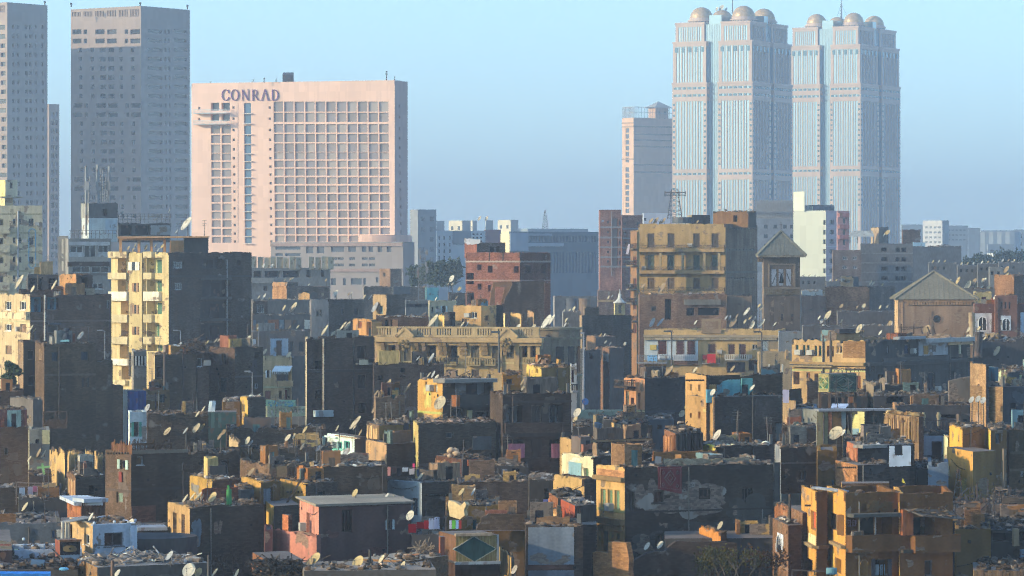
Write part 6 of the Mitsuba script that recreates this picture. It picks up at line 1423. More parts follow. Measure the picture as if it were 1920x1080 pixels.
GG=B('house','pale door house','dark brick house with pale blue grey end wall and open door',(1100,1348,1916,402),278,36,L=pl('b0babb'),R=br('4c443d'),par=.06,jag=.03);GG.win('L','s',[(1272,512,1318,640)],col='4a5a60',name='door');GG.holes_row('R',1362,1560,492,11,.16);GG.junk(60,.4);GG.dishes([(1340,358,42),(1733,350,40),(1860,345,48),(1747,372,20)],2)
HHs=B('shack','red slat shack','rickety red brown slatted shack with orange board and tin roof',(1436,1640,1848,232),300,42,L=('wood','5a3c2c'),R=pl('4a423c'),par=.04);HHs.planks('L',1438,232,1525,340,11,'9a7250','wood',.08,.4,.1,'slat');HHs.planks('L',1528,250,1636,338,12,'8a4430','wood',.06,.3,.1,'slat');HHs.slab('R',1660,238,1745,276,.3,'paint','c4602e','orange_board',.25);HHs.slab('R',1770,265,1815,370,.15,'cloth','77757a','curtain');HHs.junk(90,.6)
sk=MB();r8=random.Random(9)
for i in range(8):sk.mesh(trimesh.creation.icosphere(1,.5),np.array([[r8.uniform(.35,.7),0,0,at(1530+r8.uniform(0,75),0,301)[0]],[0,.4,0,301+r8.uniform(0,.6)],[0,0,r8.uniform(.25,.45),at(0,165+r8.uniform(0,50),301)[2]],[0,0,0,1.]]))
solo('sack_pile','pile of pale sacks on the red slat shack roof','sacks',sk,'cloth','c4a888',kind='stuff',smooth=True)
for i,(x0,x1,y0,y1,c,l)in enumerate(((1100,1124,290,355,'c88a80','pink towel, leftmost on the dark washing line'),(1135,1165,292,335,'3a2a2e','dark red cloth beside the pink towel'),(1206,1250,292,325,'9aa4ae','pale grey shirt on the dark washing line'),(1255,1295,302,345,'a8a4a4','grey sheet on the dark washing line'),(1280,1298,265,305,'d84a78','bright pink cloth on the dark washing line'),(1310,1366,305,360,'22304a','navy cloth right of the grey sheet'),(1168,1200,300,360,'24262e','black trousers on the dark washing line'),(1372,1425,300,365,'2a2a34','dark cloth, rightmost on the dark washing line'))):
    m=MB();d=293+i*.02;m.hexa([at(x0+2,y1,d),at(x1-2,y1-3,d),at(x1-2,y1-3,d+.1),at(x0+2,y1,d+.1),at(x0,y0,d),at(x1,y0,d),at(x1,y0,d+.1),at(x0,y0,d+.1)]);solo('laundry',l,'laundry',m,'cloth',c)
solo('washing_line','washing line strung behind the long blank brick wall house','line',MB().bar(at(1090,290,293.05),at(1440,295,293.05),.04),'paint','3a3a3a')
# ---- pink house
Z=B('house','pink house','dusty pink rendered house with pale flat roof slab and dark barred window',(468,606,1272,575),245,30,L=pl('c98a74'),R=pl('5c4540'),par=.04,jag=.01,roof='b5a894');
Z.win('L','s',[(518,615,541,772)],col='8a4a3e');Z.win('R','bars',[(772,600,848,758)],frame='2a2422');Z.win('R','open',[(1102,670,1132,740)],col='a8b4b4')
sl_=MB();W_,L_=Z.len['R'],Z.len['L'];q=lambda a,b,z:np.array([*(Z.C+Z.u*a+Z.w*b),z])
sl_.hexa([q(-.25,-.25,Z.zt+.01),q(W_+.2,-.25,Z.zt+.01),q(W_+.2,L_+.3,Z.zt+.06),q(-.25,L_+.3,Z.zt+.1),q(-.25,-.25,Z.zt+.16),q(W_+.2,-.25,Z.zt+.14),q(W_+.2,L_+.3,Z.zt+.18),q(-.25,L_+.3,Z.zt+.22)]);emit('roof_slab',sl_,'concrete','8f8574',Z.key)
Zy=B('yard_wall','pink yard wall','sunlit pink yard wall with dark post left of the pink house',(272,590,606,780),243.5,32,L=pl('cc8872'),R=pl('8a5f54'),par=.2,jag=.12,cat='wall')
bp=B('brick_pier','orange brick pier','orange brick pier at the pink yard wall',(342,386,400,632),247,40,L=br('b0734f'),R=br('5f4a40'),par=.05,depth=1);zc2=B('yard_wall','dark brown wall end','dark brown wall end at left of the pink yard wall',(214,218,276,738),246,12,L=pl('6a4540'),R=pl('5f3f3c'),par=.1,cat='wall',depth=4)
Zy.win('L','hole',[(352,905,388,945)]);Z.dishes([(1265,640,78,30,)],-2.2,2);Z.dishes([(868,478,56,20),(1092,505,42),(1142,518,32),(1200,525,34)],5)
pl_=MB();pl_.bar(at(386,690,244),at(386,700,244),.1)
for i,(x0,x1,y0,y1,c,l)in enumerate(((1250,1308,698,765,'b8232a','red cloth, leftmost on the bright washing line'),(1310,1364,685,735,'9a1f2a','dark red cloth second on the bright line'),(1364,1400,672,738,'c22a2c','bright red cloth next to the white ones'),(1398,1438,660,740,'d5d4dc','white sheet left of pair on the bright line'),(1438,1476,650,738,'c9c6d6','white sheet right of pair on the bright line'),(1478,1500,660,705,'3a3436','dark cloth, rightmost on the bright line'))):
    m=MB();n=4
    for j in range(n):a0,a1=x0+(x1-x0)*j/n,x0+(x1-x0)*(j+1)/n;d=243.2+.1*(j%2);m.hexa([at(a0,y1-(j*7%5)*2,d),at(a1,y1-((j+1)*7%5)*2,d+.05),at(a1,y1,d+.09),at(a0,y1,d+.05),at(a0,y0+2,d),at(a1,y0,d+.05),at(a1,y0,d+.09),at(a0,y0+2,d+.05)])
    solo('laundry',l,'laundry',m,'cloth',c)
solo('washing_line','washing line with red and white cloths right of the pink house','line',MB().bar(at(1240,705,243.3),at(1520,648,243.3),.04).bar(at(1520,640,243.3),at(1520,900,243.3),.1),'paint','3a3633')
solo('washing_line','short line with small coloured clothes under the torn plaster','line',MB().bar(at(1535,672,243),at(1640,670,243),.04),'paint','3a3633')
for i,(x0,x1,c,l)in enumerate(((1545,1562,'b8b4c4','small white cloth under the torn plaster'),(1564,1590,'5fa83c','small green cloth under the torn plaster'),(1592,1612,'7fa0c4','small blue cloth under the torn plaster'),(1614,1634,'8a3a30','small red cloth under the torn plaster'))):solo('laundry',l,'laundry',MB().hexa([at(x0,738,243),at(x1,735,243),at(x1,735,243.1),at(x0,738,243.1),at(x0,672,243),at(x1,672,243),at(x1,672,243.1),at(x0,672,243.1)]),'cloth',c)
lean_wall('wall_remnant','torn remnant of pale tan plaster wall catching the sun',[(1548,645),(1535,560),(1540,530),(1590,545),(1625,570),(1655,540),(1668,562),(1650,600),(1655,640),(1620,668),(1580,655)],246,-45,'plaster','d8bd8c',.3)
yh=B('house','mustard rubble house','dim mustard house with rubble roof behind the painted loft',(1520,1528,1920,565),252,14,L=pl('7a6038'),R=pl('7a6030'),par=.15,jag=.15);yh.junk(200,.9,'8d857c',1.2);yh.dishes([(1635,470,46),(1720,470,20)],2);yh.win('R','s',[(1715,670,1745,740)],col='2a4a50')
lowm=B('house','grey middle wall house','plain grey walled house below the bright washing line',(1268,1276,1530,775),247,10,L=co('5f5a55'),R=co('55514d'),par=.1);lowm.junk(30,.4)
# mud brick low house
mh=B('mud_house','mud brick hut','low mud brick hut with pale flat roof in the foreground',(866,1258,1540,962),228,62,L=br('b08a5e'),R=br('6a5644'),par=.03,jag=.01,roof='8f8473');mh.junk(30,.3);mh.dishes([(889,978,108,26),(704,1008,86,12),(538,990,104,8),(580,950,100,32),(1058,955,62,10),(1210,1002,62,4),(380,1050,52,2)],-3.5)
pole(973,885,1050,226.5,'dark upright post before the mud brick hut',r=.09,col='3a332c')
ob=MB().box(at(1270,945,231),(.8,.5,.42)).box(at(1270,924,231),(.9,.6,.06));solo('wooden_crate','orange wooden crate on the mud brick hut roof','crate',ob,'wood','a8683c')
ks=B('house','low flat grey roofs','low flat grey roof strip along the bottom in front of the pink house',(480,500,1450,1035),222,8,L=co('6a6258'),R=co('5c554d'),par=.03,roof='8a7f70');ks.junk(160,.4)
dj=MB();r9=random.Random(12)
for i in range(260):
    x,y=130+360*r9.random(),960+115*r9.random();a=at(x,y,226+r9.uniform(-1.5,1.5))
    if r9.random()<.35:dj.mesh(trimesh.creation.icosphere(1,r9.uniform(.08,.22)),np.array([[1,0,0,a[0]],[0,1,0,a[1]],[0,0,.75,a[2]],[0,0,0,1.]]))
    else:d=np.array([r9.gauss(0,1),r9.gauss(0,.6),r9.gauss(0,.5)]);d/=np.linalg.norm(d);dj.bar(a-d*.5,a+d*r9.uniform(.1,.7),r9.uniform(.03,.16),.04)
solo('scrap_heap','dark heap of bags and boards in front of the pink yard wall','scrap',dj,'junk','4a4440',kind='stuff')
jb=B('shack','timber junk shack','dark timber shack under the foreground scrap heap',(128,240,495,965),229,30,L=('wood','7a4f32'),R=('wood','3f352d'),par=.03);jb.planks('L',130,975,238,1075,7,'8a5636','wood',.1,.3,.1);jb.planks('R',245,980,490,1075,9,'4a3c30','wood',.1,.4,.1)
view(0,800,3.84)
# ---- white house and foreground left
M_=B('house','white house','small white house with cream sunlit end and wide dark window',(500,668,984,706),240,34,L=pl('c2a070'),R=pl('c2cad2'),par=.08,jag=.01);M_.win('L','w',[(606,768,646,856)],frame='cfc8b8');M_.win('R','w',[(752,766,888,856)],frame='4a4644');M_.junk(40,.4);M_.dishes([(656,650,50,2),(944,694,20,30)],1)
M_.slab('R',935,712,982,985,.1,'plaster','c5ced6','pilaster');gb_=MB()
for x in(676,806,941):gb_.mesh(trimesh.creation.icosphere(1,.28),np.array([[1,0,0,at(x,695,241.5)[0]],[0,1,0,241.5],[0,0,1,at(x,697,241.5)[2]],[0,0,0,1.]]))
for i,x in enumerate((676,806,941)):emit('globe',MB().mesh(trimesh.creation.icosphere(2,.1),np.array([[1,0,0,at(x,695,240)[0]],[0,1,0,240.2+i*1.3],[0,0,1,M_.zt+.08],[0,0,0,1.]])),'paint','c4ccd2',M_.key,smooth=True)
cnp=MB().hexa([at(434,688,243),at(505,690,240.5),at(670,660,246),at(600,650,248),at(434,682,243),at(505,684,240.5),at(670,652,246),at(600,642,248)]);solo('canopy','thin sheet canopy at left end of the white house roof','canopy',cnp,'paint','8a8478')
for i,x in enumerate((450,478,494)):pole(x,684,805,241.5+i*.3,('left','middle','right')[i]+' pale post under the thin sheet canopy','canopy_post',r=.1,col='b0aca0')
ol=B('wall_unit','olive recess','dark recess house under the thin sheet canopy',(440,446,510,700),246,10,L=pl('5f5346'),R=pl('5a5046'),par=.05);ol.win('R','s',[(500,750,528,812)],col='8a4a30')
wl=B('house','long low white wall house','long low white wall with cream end in the left foreground',(92,104,590,888),236,14,L=pl('d2cfa0'),R=pl('bcc4cc'),par=.08,jag=.01,depth=5);wl.junk(30,.3)
for i,x in enumerate((170,78,225,268,362)):emit('globe',MB().mesh(trimesh.creation.icosphere(2,.1),np.array([[1,0,0,at(x,0,237)[0]],[0,1,0,237+.4*i],[0,0,1,wl.zt+.1+.5*(i<1)],[0,0,0,1.]])),'paint','b4bcc4',wl.key,smooth=True)
for i,x in enumerate((115,150,300)):solo('air_conditioner',('left','middle','right')[i]+' white air conditioner box on the long low white wall','air conditioner',MB().box(at(x,865,237.2),(.36,.3,.34)).box(at(x,866,237.03),(.26,.05,.24)),'paint','a8b0b8')
kb=B('kiosk','rusty frame kiosk','rusty framed kiosk with dark panel and pale lower board in the left foreground',(396,432,577,820),233,24,L=pt('7a4028'),R=pt('3a2622'),par=.03,depth=2);kb.slab('R',436,835,565,918,.06,'paint','241d1b','dark_panel');kb.slab('R',432,925,572,975,.08,'paint','9aa2a6','pale_board');kb.slab('R',420,815,580,826,.25,'wood','8a5a3a','top_beam')
em=MB()
for t in np.linspace(0,5.5,16):q_,z=kb.st('R',500+30*math.cos(t),878+16*math.sin(t));em.box(kb.P('R',q_,z,.08),(.35,.1,.12))
emit('faded_motif',em,'paint','6a5a38',kb.key);labels[kb.key+'__faded_motif']={'kind':'stuff'}
sb=thing('shop_sign','tan shop board with red script at left edge of the foreground','sign');emit('board',MB().hexa([at(-20,878,230),at(85,882,231),at(85,882,231.3),at(-20,878,230.3),at(-20,818,230),at(85,830,231),at(85,830,231.3),at(-20,818,230.3)]),'paint','d2a878',sb)
sc=MB();prev=None
for x in np.linspace(78,-10,30):
    p=at(x,856-5*abs(math.sin(x*.2))-6*(math.sin(x*.5)>.6),229.7)
    if prev is not None and int(x)%23>4:sc.bar(prev,p,.13,.08)
    prev=p
emit('script',sc,'paint','a83c30',sb)
ds=B('shop','dark shop under board','dark shop front under the tan board at left edge',(-40,-30,88,890),232,8,L=pt('4a2622'),R=pt('2a1c1b'),par=.02,depth=4)
bt_=MB()
for i in range(8):bt_.hexa([at(-20+i*48,1090,221),at(28+i*48,1090,221),at(28+i*48,1060,224),at(-20+i*48,1058,224),at(-20+i*48,1056+(i%2)*4,221),at(28+i*48,1056+((i+1)%2)*4,221),at(28+i*48,1042,224),at(-20+i*48,1042,224)])
solo('tarpaulin','long bright blue tarpaulin along the bottom left edge','tarpaulin',bt_,'cloth','2f72b8')
fj=B('house','bottom left junk roof','low roof heaped with dark scrap at bottom left',(-40,-30,560,1030),227,8,L=co('5a524a'),R=co('504a44'),par=.03);fj.junk(260,1.1,'6a645e',1.3)
tn1=MB().tube(at(225,990,228),at(320,996,228),.3,.3,14);solo('blue_drum','dull blue metal drum lying on scrap at bottom left','drum',tn1,'paint','4a6478')
solo('tarpaulin','crumpled light blue plastic on the bottom left scrap','tarpaulin',MB().mesh(trimesh.creation.icosphere(1,1),np.array([[.3,0,0,at(460,0,226)[0]],[0,.2,0,226],[0,0,.12,at(0,1025,226)[2]],[0,0,0,1.]])),'cloth','6fb0d2')
cg=B('house','corrugated strip house','low house with broken corrugated roof along the bottom edge',(555,700,1500,1010),224,30,L=br('8a7050'),R=co('5c554d'),par=.03,roof='86817a');cg.junk(200,.3,'b0aaa2',1.4,.6);cg.dishes([(1222,930,80,12),(1362,1035,112,40),(1548,1052,48),(1430,1050,60,30),(578,975,60,0),(1705,1060,46,0),(845,1060,40,8)],-1.8)
pole(810,962,1080,222.5,'thick rusty pipe stub at bottom left centre','pipe_stub','pipe',r=.11,col='5a4a40');pole(1500,925,1080,223,'thin dark post right of the bare tree',r=.06)
ct=MB().tube(at(1075,965,246),at(1075,785,246),3.1,3.1,20);solo('round_hut','dark round rendered hut right of the white house','hut',ct,'concrete','4a4643');gp=B('house','dark gap yard','dark yard house between white house and the long brick house',(984,990,1212,735),256,10,L=co('5a5650'),R=co('4c4944'),par=.1);gp.slab('R',985,722,1200,742,.6,'paint','8a949c','sheet_roof',-2.)
# ================================================================ front rows, centre and right
view(440,540,3.84)
cm=B('house','yellow ended centre house','dark house with bright yellow sunlit end, white balcony room and tin roof',(1318,1497,1862,668),318,30,L=pl('cf9f55'),R=pl('54483e'),par=.1,jag=.1);cm.win('L','hole',[(1372,668,1385,715)]);cm.win('L','s',[(1438,695,1460,752)],col='c9c4b0')
cm.win('R','loggia',[(1588,682,1850,775)],inner='b9b9bc',col='3a2c2c');cm.balc('R',1560,768,1850,852,.8,'solid','plaster','544a42');cm.slab('R',1558,770,1585,850,.9,'plaster','a5683f','orange_post');cm.slab('R',1470,655,1850,676,1.0,'concrete','8f8a82','tin_eave',-1.)
cm.win('R','s',[(1566,865,1640,965),(1735,885,1835,965)],col='2f2b29');cm.slab('R',1672,880,1698,998,.3,'plaster','d2c69a','pale_shutter');cm.junk(220,1.0,'8f7f70',1.2);cm.dishes([(1398,628,42),(1431,622,56),(1480,828,104,28)][:2],2);dish(1480,828,110,316,26,9.,'large {} satellite dish before the yellow sunlit house end',0);dish(1455,645,26,320,10,14,'small {} satellite dish at left end of the tin roof',2)
lb=B('brick_house','dark scrap terrace house','dark house with scrap terrace below the yellow sunlit end',(1284,1322,1880,975),306,24,L=pl('b5a060'),R=br('4c443d'),par=.15,jag=.12);lb.win('R','s',[(1520,1040,1572,1080)],col='3a3f42');lb.junk(200,1.0,'8a8077',1.2)
view(860,540,3.84)
oc=B('roof_house','orange brown centre house','dim orange brown house with small window under a scrap roof at centre',(315,320,448,628),322,16,L=pl('a5762f'),R=pl('9c6c2c'),par=.1,jag=.1);oc.win('R','s',[(344,655,386,692)],col='3a3632');oc.junk(120,.8,'94806c',1.2)
yc=B('roof_house','yellow corner centre house','house with pale yellow sunlit corner and brown side at centre',(488,596,806,572),322,34,L=pl('d5b25c'),R=pl('8a7048'),par=.12,jag=.12);yc.win('L','hole',[(553,562,572,612)]);yc.win('L','s',[(498,655,525,748)],col='8f9aa8',frame='8a929c');yc.win('R','s',[(672,658,720,720)],col='3a332d');yc.junk(160,.9,'9a8670',1.2);yc.dishes([(578,522,44),],1)
wq=B('house','white shutter side house','thin white house side with dark red shutter behind the yellow corner house',(804,808,850,560),338,12,L=pl('bcb8b0'),R=pl('b0aeaa'),par=.1,depth=6);wq.win('R','s',[(812,590,832,680)],col='5a2c2c');wq.balc('R',808,690,848,750,.7,'rail',col='8a8c8e')
dk=B('brick_block','big dark centre block','big dark brick block with deep shuttered bays and hung pink cloths at centre',(225,316,810,762),308,20,L=br('4f453e'),R=br('4a403a'),par=.15,jag=.06,roof='6a6258')
dk.win('R','loggia',[(340,850,460,972)],inner='8a8684',col='3a2c26');dk.win('R','s',[(522,845,596,990)],col='3f3733');dk.win('R','loggia',[(652,846,750,975)],inner='8a8684',col='2a2422');dk.band('R',822,.2,.1,'453d38');dk.band('R',1060,.3,.3,'3c3531');dk.slab('R',330,972,800,1050,.25,'brick','4a3f39','parapet_front');dk.junk(40,.3);dk.dishes([(459,680,34),(468,718,44),],1)
view(860,800,3.84)
dk.win('R','hole',[(342,95,468,225),(652,95,740,235)]);dk.slab('R',100,70,235,165,.05,'plaster','4f5254','grey_bay');dk.slab('R',520,90,600,225,.05,'wood','3a302b','shutter_bay');dk.slab('R',325,228,640,290,.3,'brick','473d37','parapet_front');dk.slab('R',650,222,735,250,.3,'brick','473d37','parapet_front')
for i,(x0,x1)in enumerate(((350,466),(655,730))):
    m=MB();n=7
    for j in range(n):
        a,b2,z0,z1=dk.rect('R',x0+(x1-x0)*j/n,122,x0+(x1-x0)*(j+1)/n,222+(j%2)*3);dk.hbox(m,'R',a,b2,z0,z1,.31+.05*(j%2),.35+.05*(j%2))
    solo('hung_cloth',('wide','narrow')[i]+' faded pink patterned cloth hung in a bay of the big dark centre block','cloth',m,'cloth','9a6878')
OOh=B('brick_house','tan parapet brick house','dark brick house with sunlit tan parapet and inner tan wall',(728,830,1392,100),302,34,L=pl('b08f60'),R=br('4a433d'),par=.25,jag=.06);OOh.slab('R',838,125,968,180,.05,'plaster','7a5c38','tan_panel');OOh.junk(60,.4);OOh.dishes([(927,75,38),(1180,158,56),(843,188,44)],-.8);OOh.band('R',110,.15,.1,'8a7a5c')
bh=B('house','brick pier hut','old brick hut with sunlit pier and white vent right of the raised road',(1085,1183,1390,20),330,34,L=fl('b09468'),R=br('4f4740'),par=.05);view(860,540,3.84);bh2=B('house','junk roof brick hut','brick hut with scrap wood roof behind the tan parapet house',(1088,1184,1395,985),328,34,L=fl('b59868'),R=br('4c443e'),par=.05);bh2.win('R','w',[(1240,1015,1264,1057)],frame='c8ccd0');bh2.junk(180,.9,'8a7f72',1.2);gb2=B('house','grey mixed roof hut','low grey hut with junk roof before the raised road rail',(820,824,970,995),318,12,L=co('5a544d'),R=co('504a45'),par=.1);gb2.junk(110,.8);gb2.dishes([(855,898,72,24),(840,945,50,20)],1);gb3=B('house','blue box stall','small stall house with pale blue box before the raised road',(968,1040,1100,935),340,40,L=pl('8a7a5c'),R=co('5a5854'),par=.1);gb3.slab('L',1000,965,1035,1020,.3,'paint','8fa4b4','blue_box');gb3.junk(60,.6);gb4=B('shack','grey tarpaulin shed','long grey tarpaulin shed with humped roof at foot of the dark slate wall',(1035,1040,1550,945),334,8,L=co('5c5e60'),R=co('55575a'),par=.05);gb4.junk(130,.7,'7a7a7a');gb4.win('R','hole',[(1430,985,1460,1020)])
view(860,540,3.84)
vl=B('house','orange balcony end house','dark slate brick house with orange sunlit end, green shutters and iron balconies',(1190,1341,1642,648),345,30,L=pl('cd9468'),R=br('474648'),par=.1,jag=.08);vl.win('L','s',[(1204,742,1226,892),(1240,640,1256,712)],col='8a8a78');vl.win('L','hole',[(1290,755,1308,890),(1240,790,1262,925)]);vl.balc('L',1176,658,1274,722,.9,'rail',col='4a3c34');vl.balc('L',1185,885,1275,930,.7,'rail',col='5a463a');vl.dishes([(1517,598,92,2)],-1.2,4);vl.junk(90,.5);vl.scab('R',1365,890,1560,945,'plaster','6a6864');vl.dishes([(1610,905,58,28),(1607,983,40,20)],-1.5)
view(1260,620,4.364)
vt=B('house','tan tower house with turquoise room','tall tan sunlit house with broken turquoise room and dark brick side',(108,345,905,540),300,34,L=pl('bd935c'),R=br('474341'),par=.03,jag=.02,roof='7a7268');vt.win('L','hole',[(146,675,162,714),(214,664,234,720)]);vt.slab('R',846,760,890,900,.12,'plaster','6a7478','grey_strip')
vu=B('house','upper tan stage','tan upper stage of the turquoise room house with two slit windows',(108,280,300,364),300.3,34,L=pl('bd935c'),R=br('4a4542'),par=.1,jag=.04);vu.win('L','hole',[(214,440,233,496)]);vu.win('L','s',[(145,436,163,491)],col='6f8a84');vu.holes_row('L',115,270,405,12,.13)
lean_wall('dark_back_wall','dark brick back wall behind the broken turquoise room',[(290,540),(290,368),(555,362),(560,380),(660,362),(905,358),(905,700),(800,700),(800,540)],304,18,'brick','49443f',.25)
lean_wall('turquoise_wall','bright turquoise painted room wall with arched broken top',[(345,548),(345,445),(400,445),(420,415),(470,402),(560,400),(562,548)],303.2,18,'plaster','6fb2b8',.2)
lean_wall('turquoise_wall','small turquoise wall piece right of the dark doorway',[(572,548),(572,440),(628,440),(628,525),(634,525),(640,505),(660,495),(660,388),(572,388),(570,548)],302.8,18,'plaster','5f9f9c',.2)
lean_wall('turquoise_wall','tall narrow pale turquoise wall strip beside tan stage',[(288,590),(288,482),(342,482),(342,590)],300.1,18,'plaster','6aa5b4',.3)
solo('dark_doorway','dark doorway gap in the turquoise room','doorway',MB().hexa([at(572,545,303.6),at(632,545,304),at(632,545,304.3),at(572,545,303.9),at(572,440,303.6),at(632,440,304),at(632,440,304.3),at(572,440,303.9)]),'paint','15161a')
sg_=MB()
for i in range(5):sg_.bar(at(350+i*13,445,302.9),at(350+i*13,545,302.9),.06)
solo('window_grille','grey grille leaning on the bright turquoise wall','grille',sg_,'paint','6f8f98',kind='stuff')
vr=B('house','dark wall right stage','taller dark brick wall stage right of the turquoise room',(655,660,904,358),306,24,L=br('4a4542'),R=br('454040'),par=.1,jag=.1,depth=4);vt.junk(50,.4);vu.dishes([(190,322,42)],6);vr.dishes([(497,312,44),(732,345,26)],3);dish(335,505,54,299,14,9.6,'pale {} satellite dish before the narrow turquoise strip',2);dish(658,468,48,301,4,9.6,'pale {} satellite dish at right edge of the turquoise room',2);dish(370,858,104,283,8,7.,'bright {} satellite dish below the tall tan sunlit house',2)
# small dim houses between
wc=B('house','dim cloth house','dim narrow house with white drying cloth beside the dark wall stage',(905,1012,1070,560),318,50,L=pl('a08560'),R=pl('4f4a46'),par=.1);
solo('laundry','white and lilac cloth drying in the narrow gap beside the dark wall stage','laundry',MB().hexa([at(908,590,314),at(956,592,314),at(956,592,314.1),at(908,590,314.1),at(905,482,314),at(958,485,314),at(958,485,314.1),at(905,482,314.1)]),'cloth','bcb8d0')
solo('laundry','black cloth drying right of the white and lilac cloth','laundry',MB().hexa([at(960,570,314),at(1062,575,314),at(1062,575,314.1),at(960,570,314.1),at(960,480,314),at(1060,470,314),at(1060,470,314.1),at(960,480,314.1)]),'cloth','24242a')
# tan L shaped building
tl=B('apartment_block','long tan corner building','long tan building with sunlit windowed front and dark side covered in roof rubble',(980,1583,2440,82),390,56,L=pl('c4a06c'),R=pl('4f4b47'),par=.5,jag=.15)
tl.win('L','s',[(1012,115,1034,197),(1070,118,1090,205),(1105,118,1125,200),(1167,122,1186,207),(1202,122,1222,207)],col='2f5a4c');tl.win('L','hole',[(1268,125,1292,212),(1310,126,1324,212),(993,338,1043,440),(1165,350,1200,410)]);tl.win('L','w',[(1346,125,1364,182),(1374,125,1392,182)],frame='d8c8a0');tl.win('L','s',[(1100,340,1130,415),(1508,368,1545,475)],col='7a5038')
tl.slab('L',1400,85,1583,225,.05,'brick','a3835c','brick_patch');tl.band('L',276,.35,.45,'a8895c');tl.band('R',276,.35,.45,'55504b');tl.holes_row('L',1425,1580,318,16,.2);tl.pipe('L',1240,40,480,.1,'5a5048');tl.pipe('L',1300,10,480,.1,'5a5048');tl.balc('L',985,272,1330,300,.6,'rail',col='a08a64');tl.junk(420,1.3,'7d766c',1.6,area=(.3,34,.3,12));tl.dishes([(1307,36,46,4),(1290,20,1)][:1],2)
view(1540,600,4.908)
tl.win('R','bars',[(604,242,622,302)],frame='a8aaac');tl.win('R','s',[(765,222,812,316)],col='2c3a54');tl.win('R','hole',[(520,500,570,565),(740,492,800,575),(1180,470,1222,552)]);tl.win('R','s',[(980,482,1042,662)],col='3a3a3c');tl.slab('R',893,200,1160,318,.06,'plaster','a9acae','whitewash');a_,b2,z0,z1=tl.rect('R',935,236,976,316);emit('door',tl.hbox(MB(),'R',a_,b2,z0,z1,.065,.12),'wood','a07a3a',tl.key);a_,b2,z0,z1=tl.rect('R',1014,232,1046,292);emit('window',tl.hbox(MB(),'R',a_,b2,z0,z1,.065,.1),'glass','2a2c30',tl.key)
tl.slab('R',660,155,900,172,.8,'paint','8a8f92','tin_eave');tl.slab('R',905,172,1390,192,.8,'paint','9a9c98','tin_eave');tl.slab('R',1150,196,1372,222,.3,'plaster','d2b58a','lit_beam',.2);tl.pipe('R',1260,215,310,.14,'d8cfb0');tl.slab('R',560,350,1170,395,.12,'concrete','5f5a54','parapet_front')
tl.dishes([(97,140,46,4),(350,82,96,2),(372,68,70,-4),(543,118,34),(632,30,44,22),(972,85,84,26),(1355,92,56),(1352,160,64,30),(1448,85,50),(1575,140,46,26,)],2);tl.dishes([(1508,165,54),(1692,172,44,26),(1727,220,56,26)],3)
fp=MB()
for x0,x1 in((850,852),(1005,975),(1050,1030),(735,735),(930,915)):fp.bar(at(x0,130,398),at(x1,35 if x0<900 else 60,398),.12)
fp.bar(at(700,66,398),at(935,66,398),.1).bar(at(735,90,398),at(930,70,398),.08);solo('scrap_frame','tangle of leaning sticks and a fence frame on the long tan corner building','frame',fp,'wood','4f463e',kind='stuff')
fb=B('roof_hut','dark top hut','dark hut with cracked sunlit piers on the corner of the long tan building',(132,136,390,118),393,20,L=pl('b89466'),R=pl('a0835c'),par=.1,jag=.3,zb=190,depth=3);fb.slab('R',150,82,320,120,.4,'paint','3f3a38','tar_sheet',-1.)
bb2=B('house','dark block behind stack','dark house with rubble and dishes right of the long tan building',(1395,1400,1900,190),410,10,L=co('55504c'),R=co('504c49'),par=.2,jag=.2);bb2.junk(200,1.2,'857f78',1.5);bb2.dishes([(1618,288,102,2),(1570,145,1)][:1],-1.6)
st2=MB().tube(at(1440,345,385),at(1450,130,385),.42,.36,10).tube(at(1450,130,385),at(1450,110,385),.5,.5,10);solo('smoke_stack','thick dark metal smoke stack on roof at right','chimney',st2,'paint','3a3634')
AE=B('house','tan tower house at right','tall tan sunlit house with dark side and teal box at right',(1368,1672,2150,610),310,36,L=br('a88e6c'),R=pl('444649'),par=.05,jag=.05);AEu=B('house','upper tan stage at right','upper tan stage with rubble roof on the tall right hand house',(1368,1516,1530,412),310.4,36,L=br('a88e6c'),R=pl('4a4a4a'),par=.1,jag=.08)
AEg=B('house','green patched stage','pale green patched wall stage with window beside the teal box',(1600,1720,2000,480),318,40,L=fl('b0b890'),R=pl('4d5052'),par=.1,jag=.15);AEg.win('L','hole',[(1672,500,1705,540)]);tb=B('wall_box','teal box room','teal blue painted box room on the tall right hand house',(1518,1600,1628,432),313,50,L=pt('4f7a88'),R=pt('3f626e'),par=.02,zb=562,depth=3);AE.junk(60,.5);AEu.junk(200,1.2,'847d75',1.3);AEg.junk(200,1.2,'7d766e',1.3);AE.win('R','hole',[(1740,765,1790,850)])
AEg.dishes([(1655,448,60),(1564,524,56)],-1,2);AE.dishes([(1798,578,66,10),(1760,575,50),(1700,572,34)],1,2);dish(1443,728,54,308,24,8,'grey {} satellite dish, middle of three low ones before the tall right house',1);dish(1383,735,42,309,24,8,'grey {} satellite dish, left of three low ones before the tall right house',1);dish(1490,740,44,307,24,8,'grey {} satellite dish, right of three low ones before the tall right house',1)
lean_wall('ruined_wall','broken rubble stone wall left of the tall tan right hand house',[(1178,790),(1176,560),(1240,545),(1300,530),(1368,520),(1368,790)],325,8,'flaky','6a6258',.4)
ag=B('brick_house','low dark brick row','low dark brick house with crumbled roof edge before the long tan building',(385,482,910,590),345,26,L=pl('8a7a62'),R=br('453f3b'),par=.2,jag=.2);ag.junk(120,.5,'a09a90');ag.dishes([(838,550,58,14)],1);solo('roof_post','tall tan timber post on the low dark brick row','post',MB().bar(at(577,800,343),at(573,530,343),.22).bar(at(552,575,344),at(555,535,344),.3),'wood','b0987a')
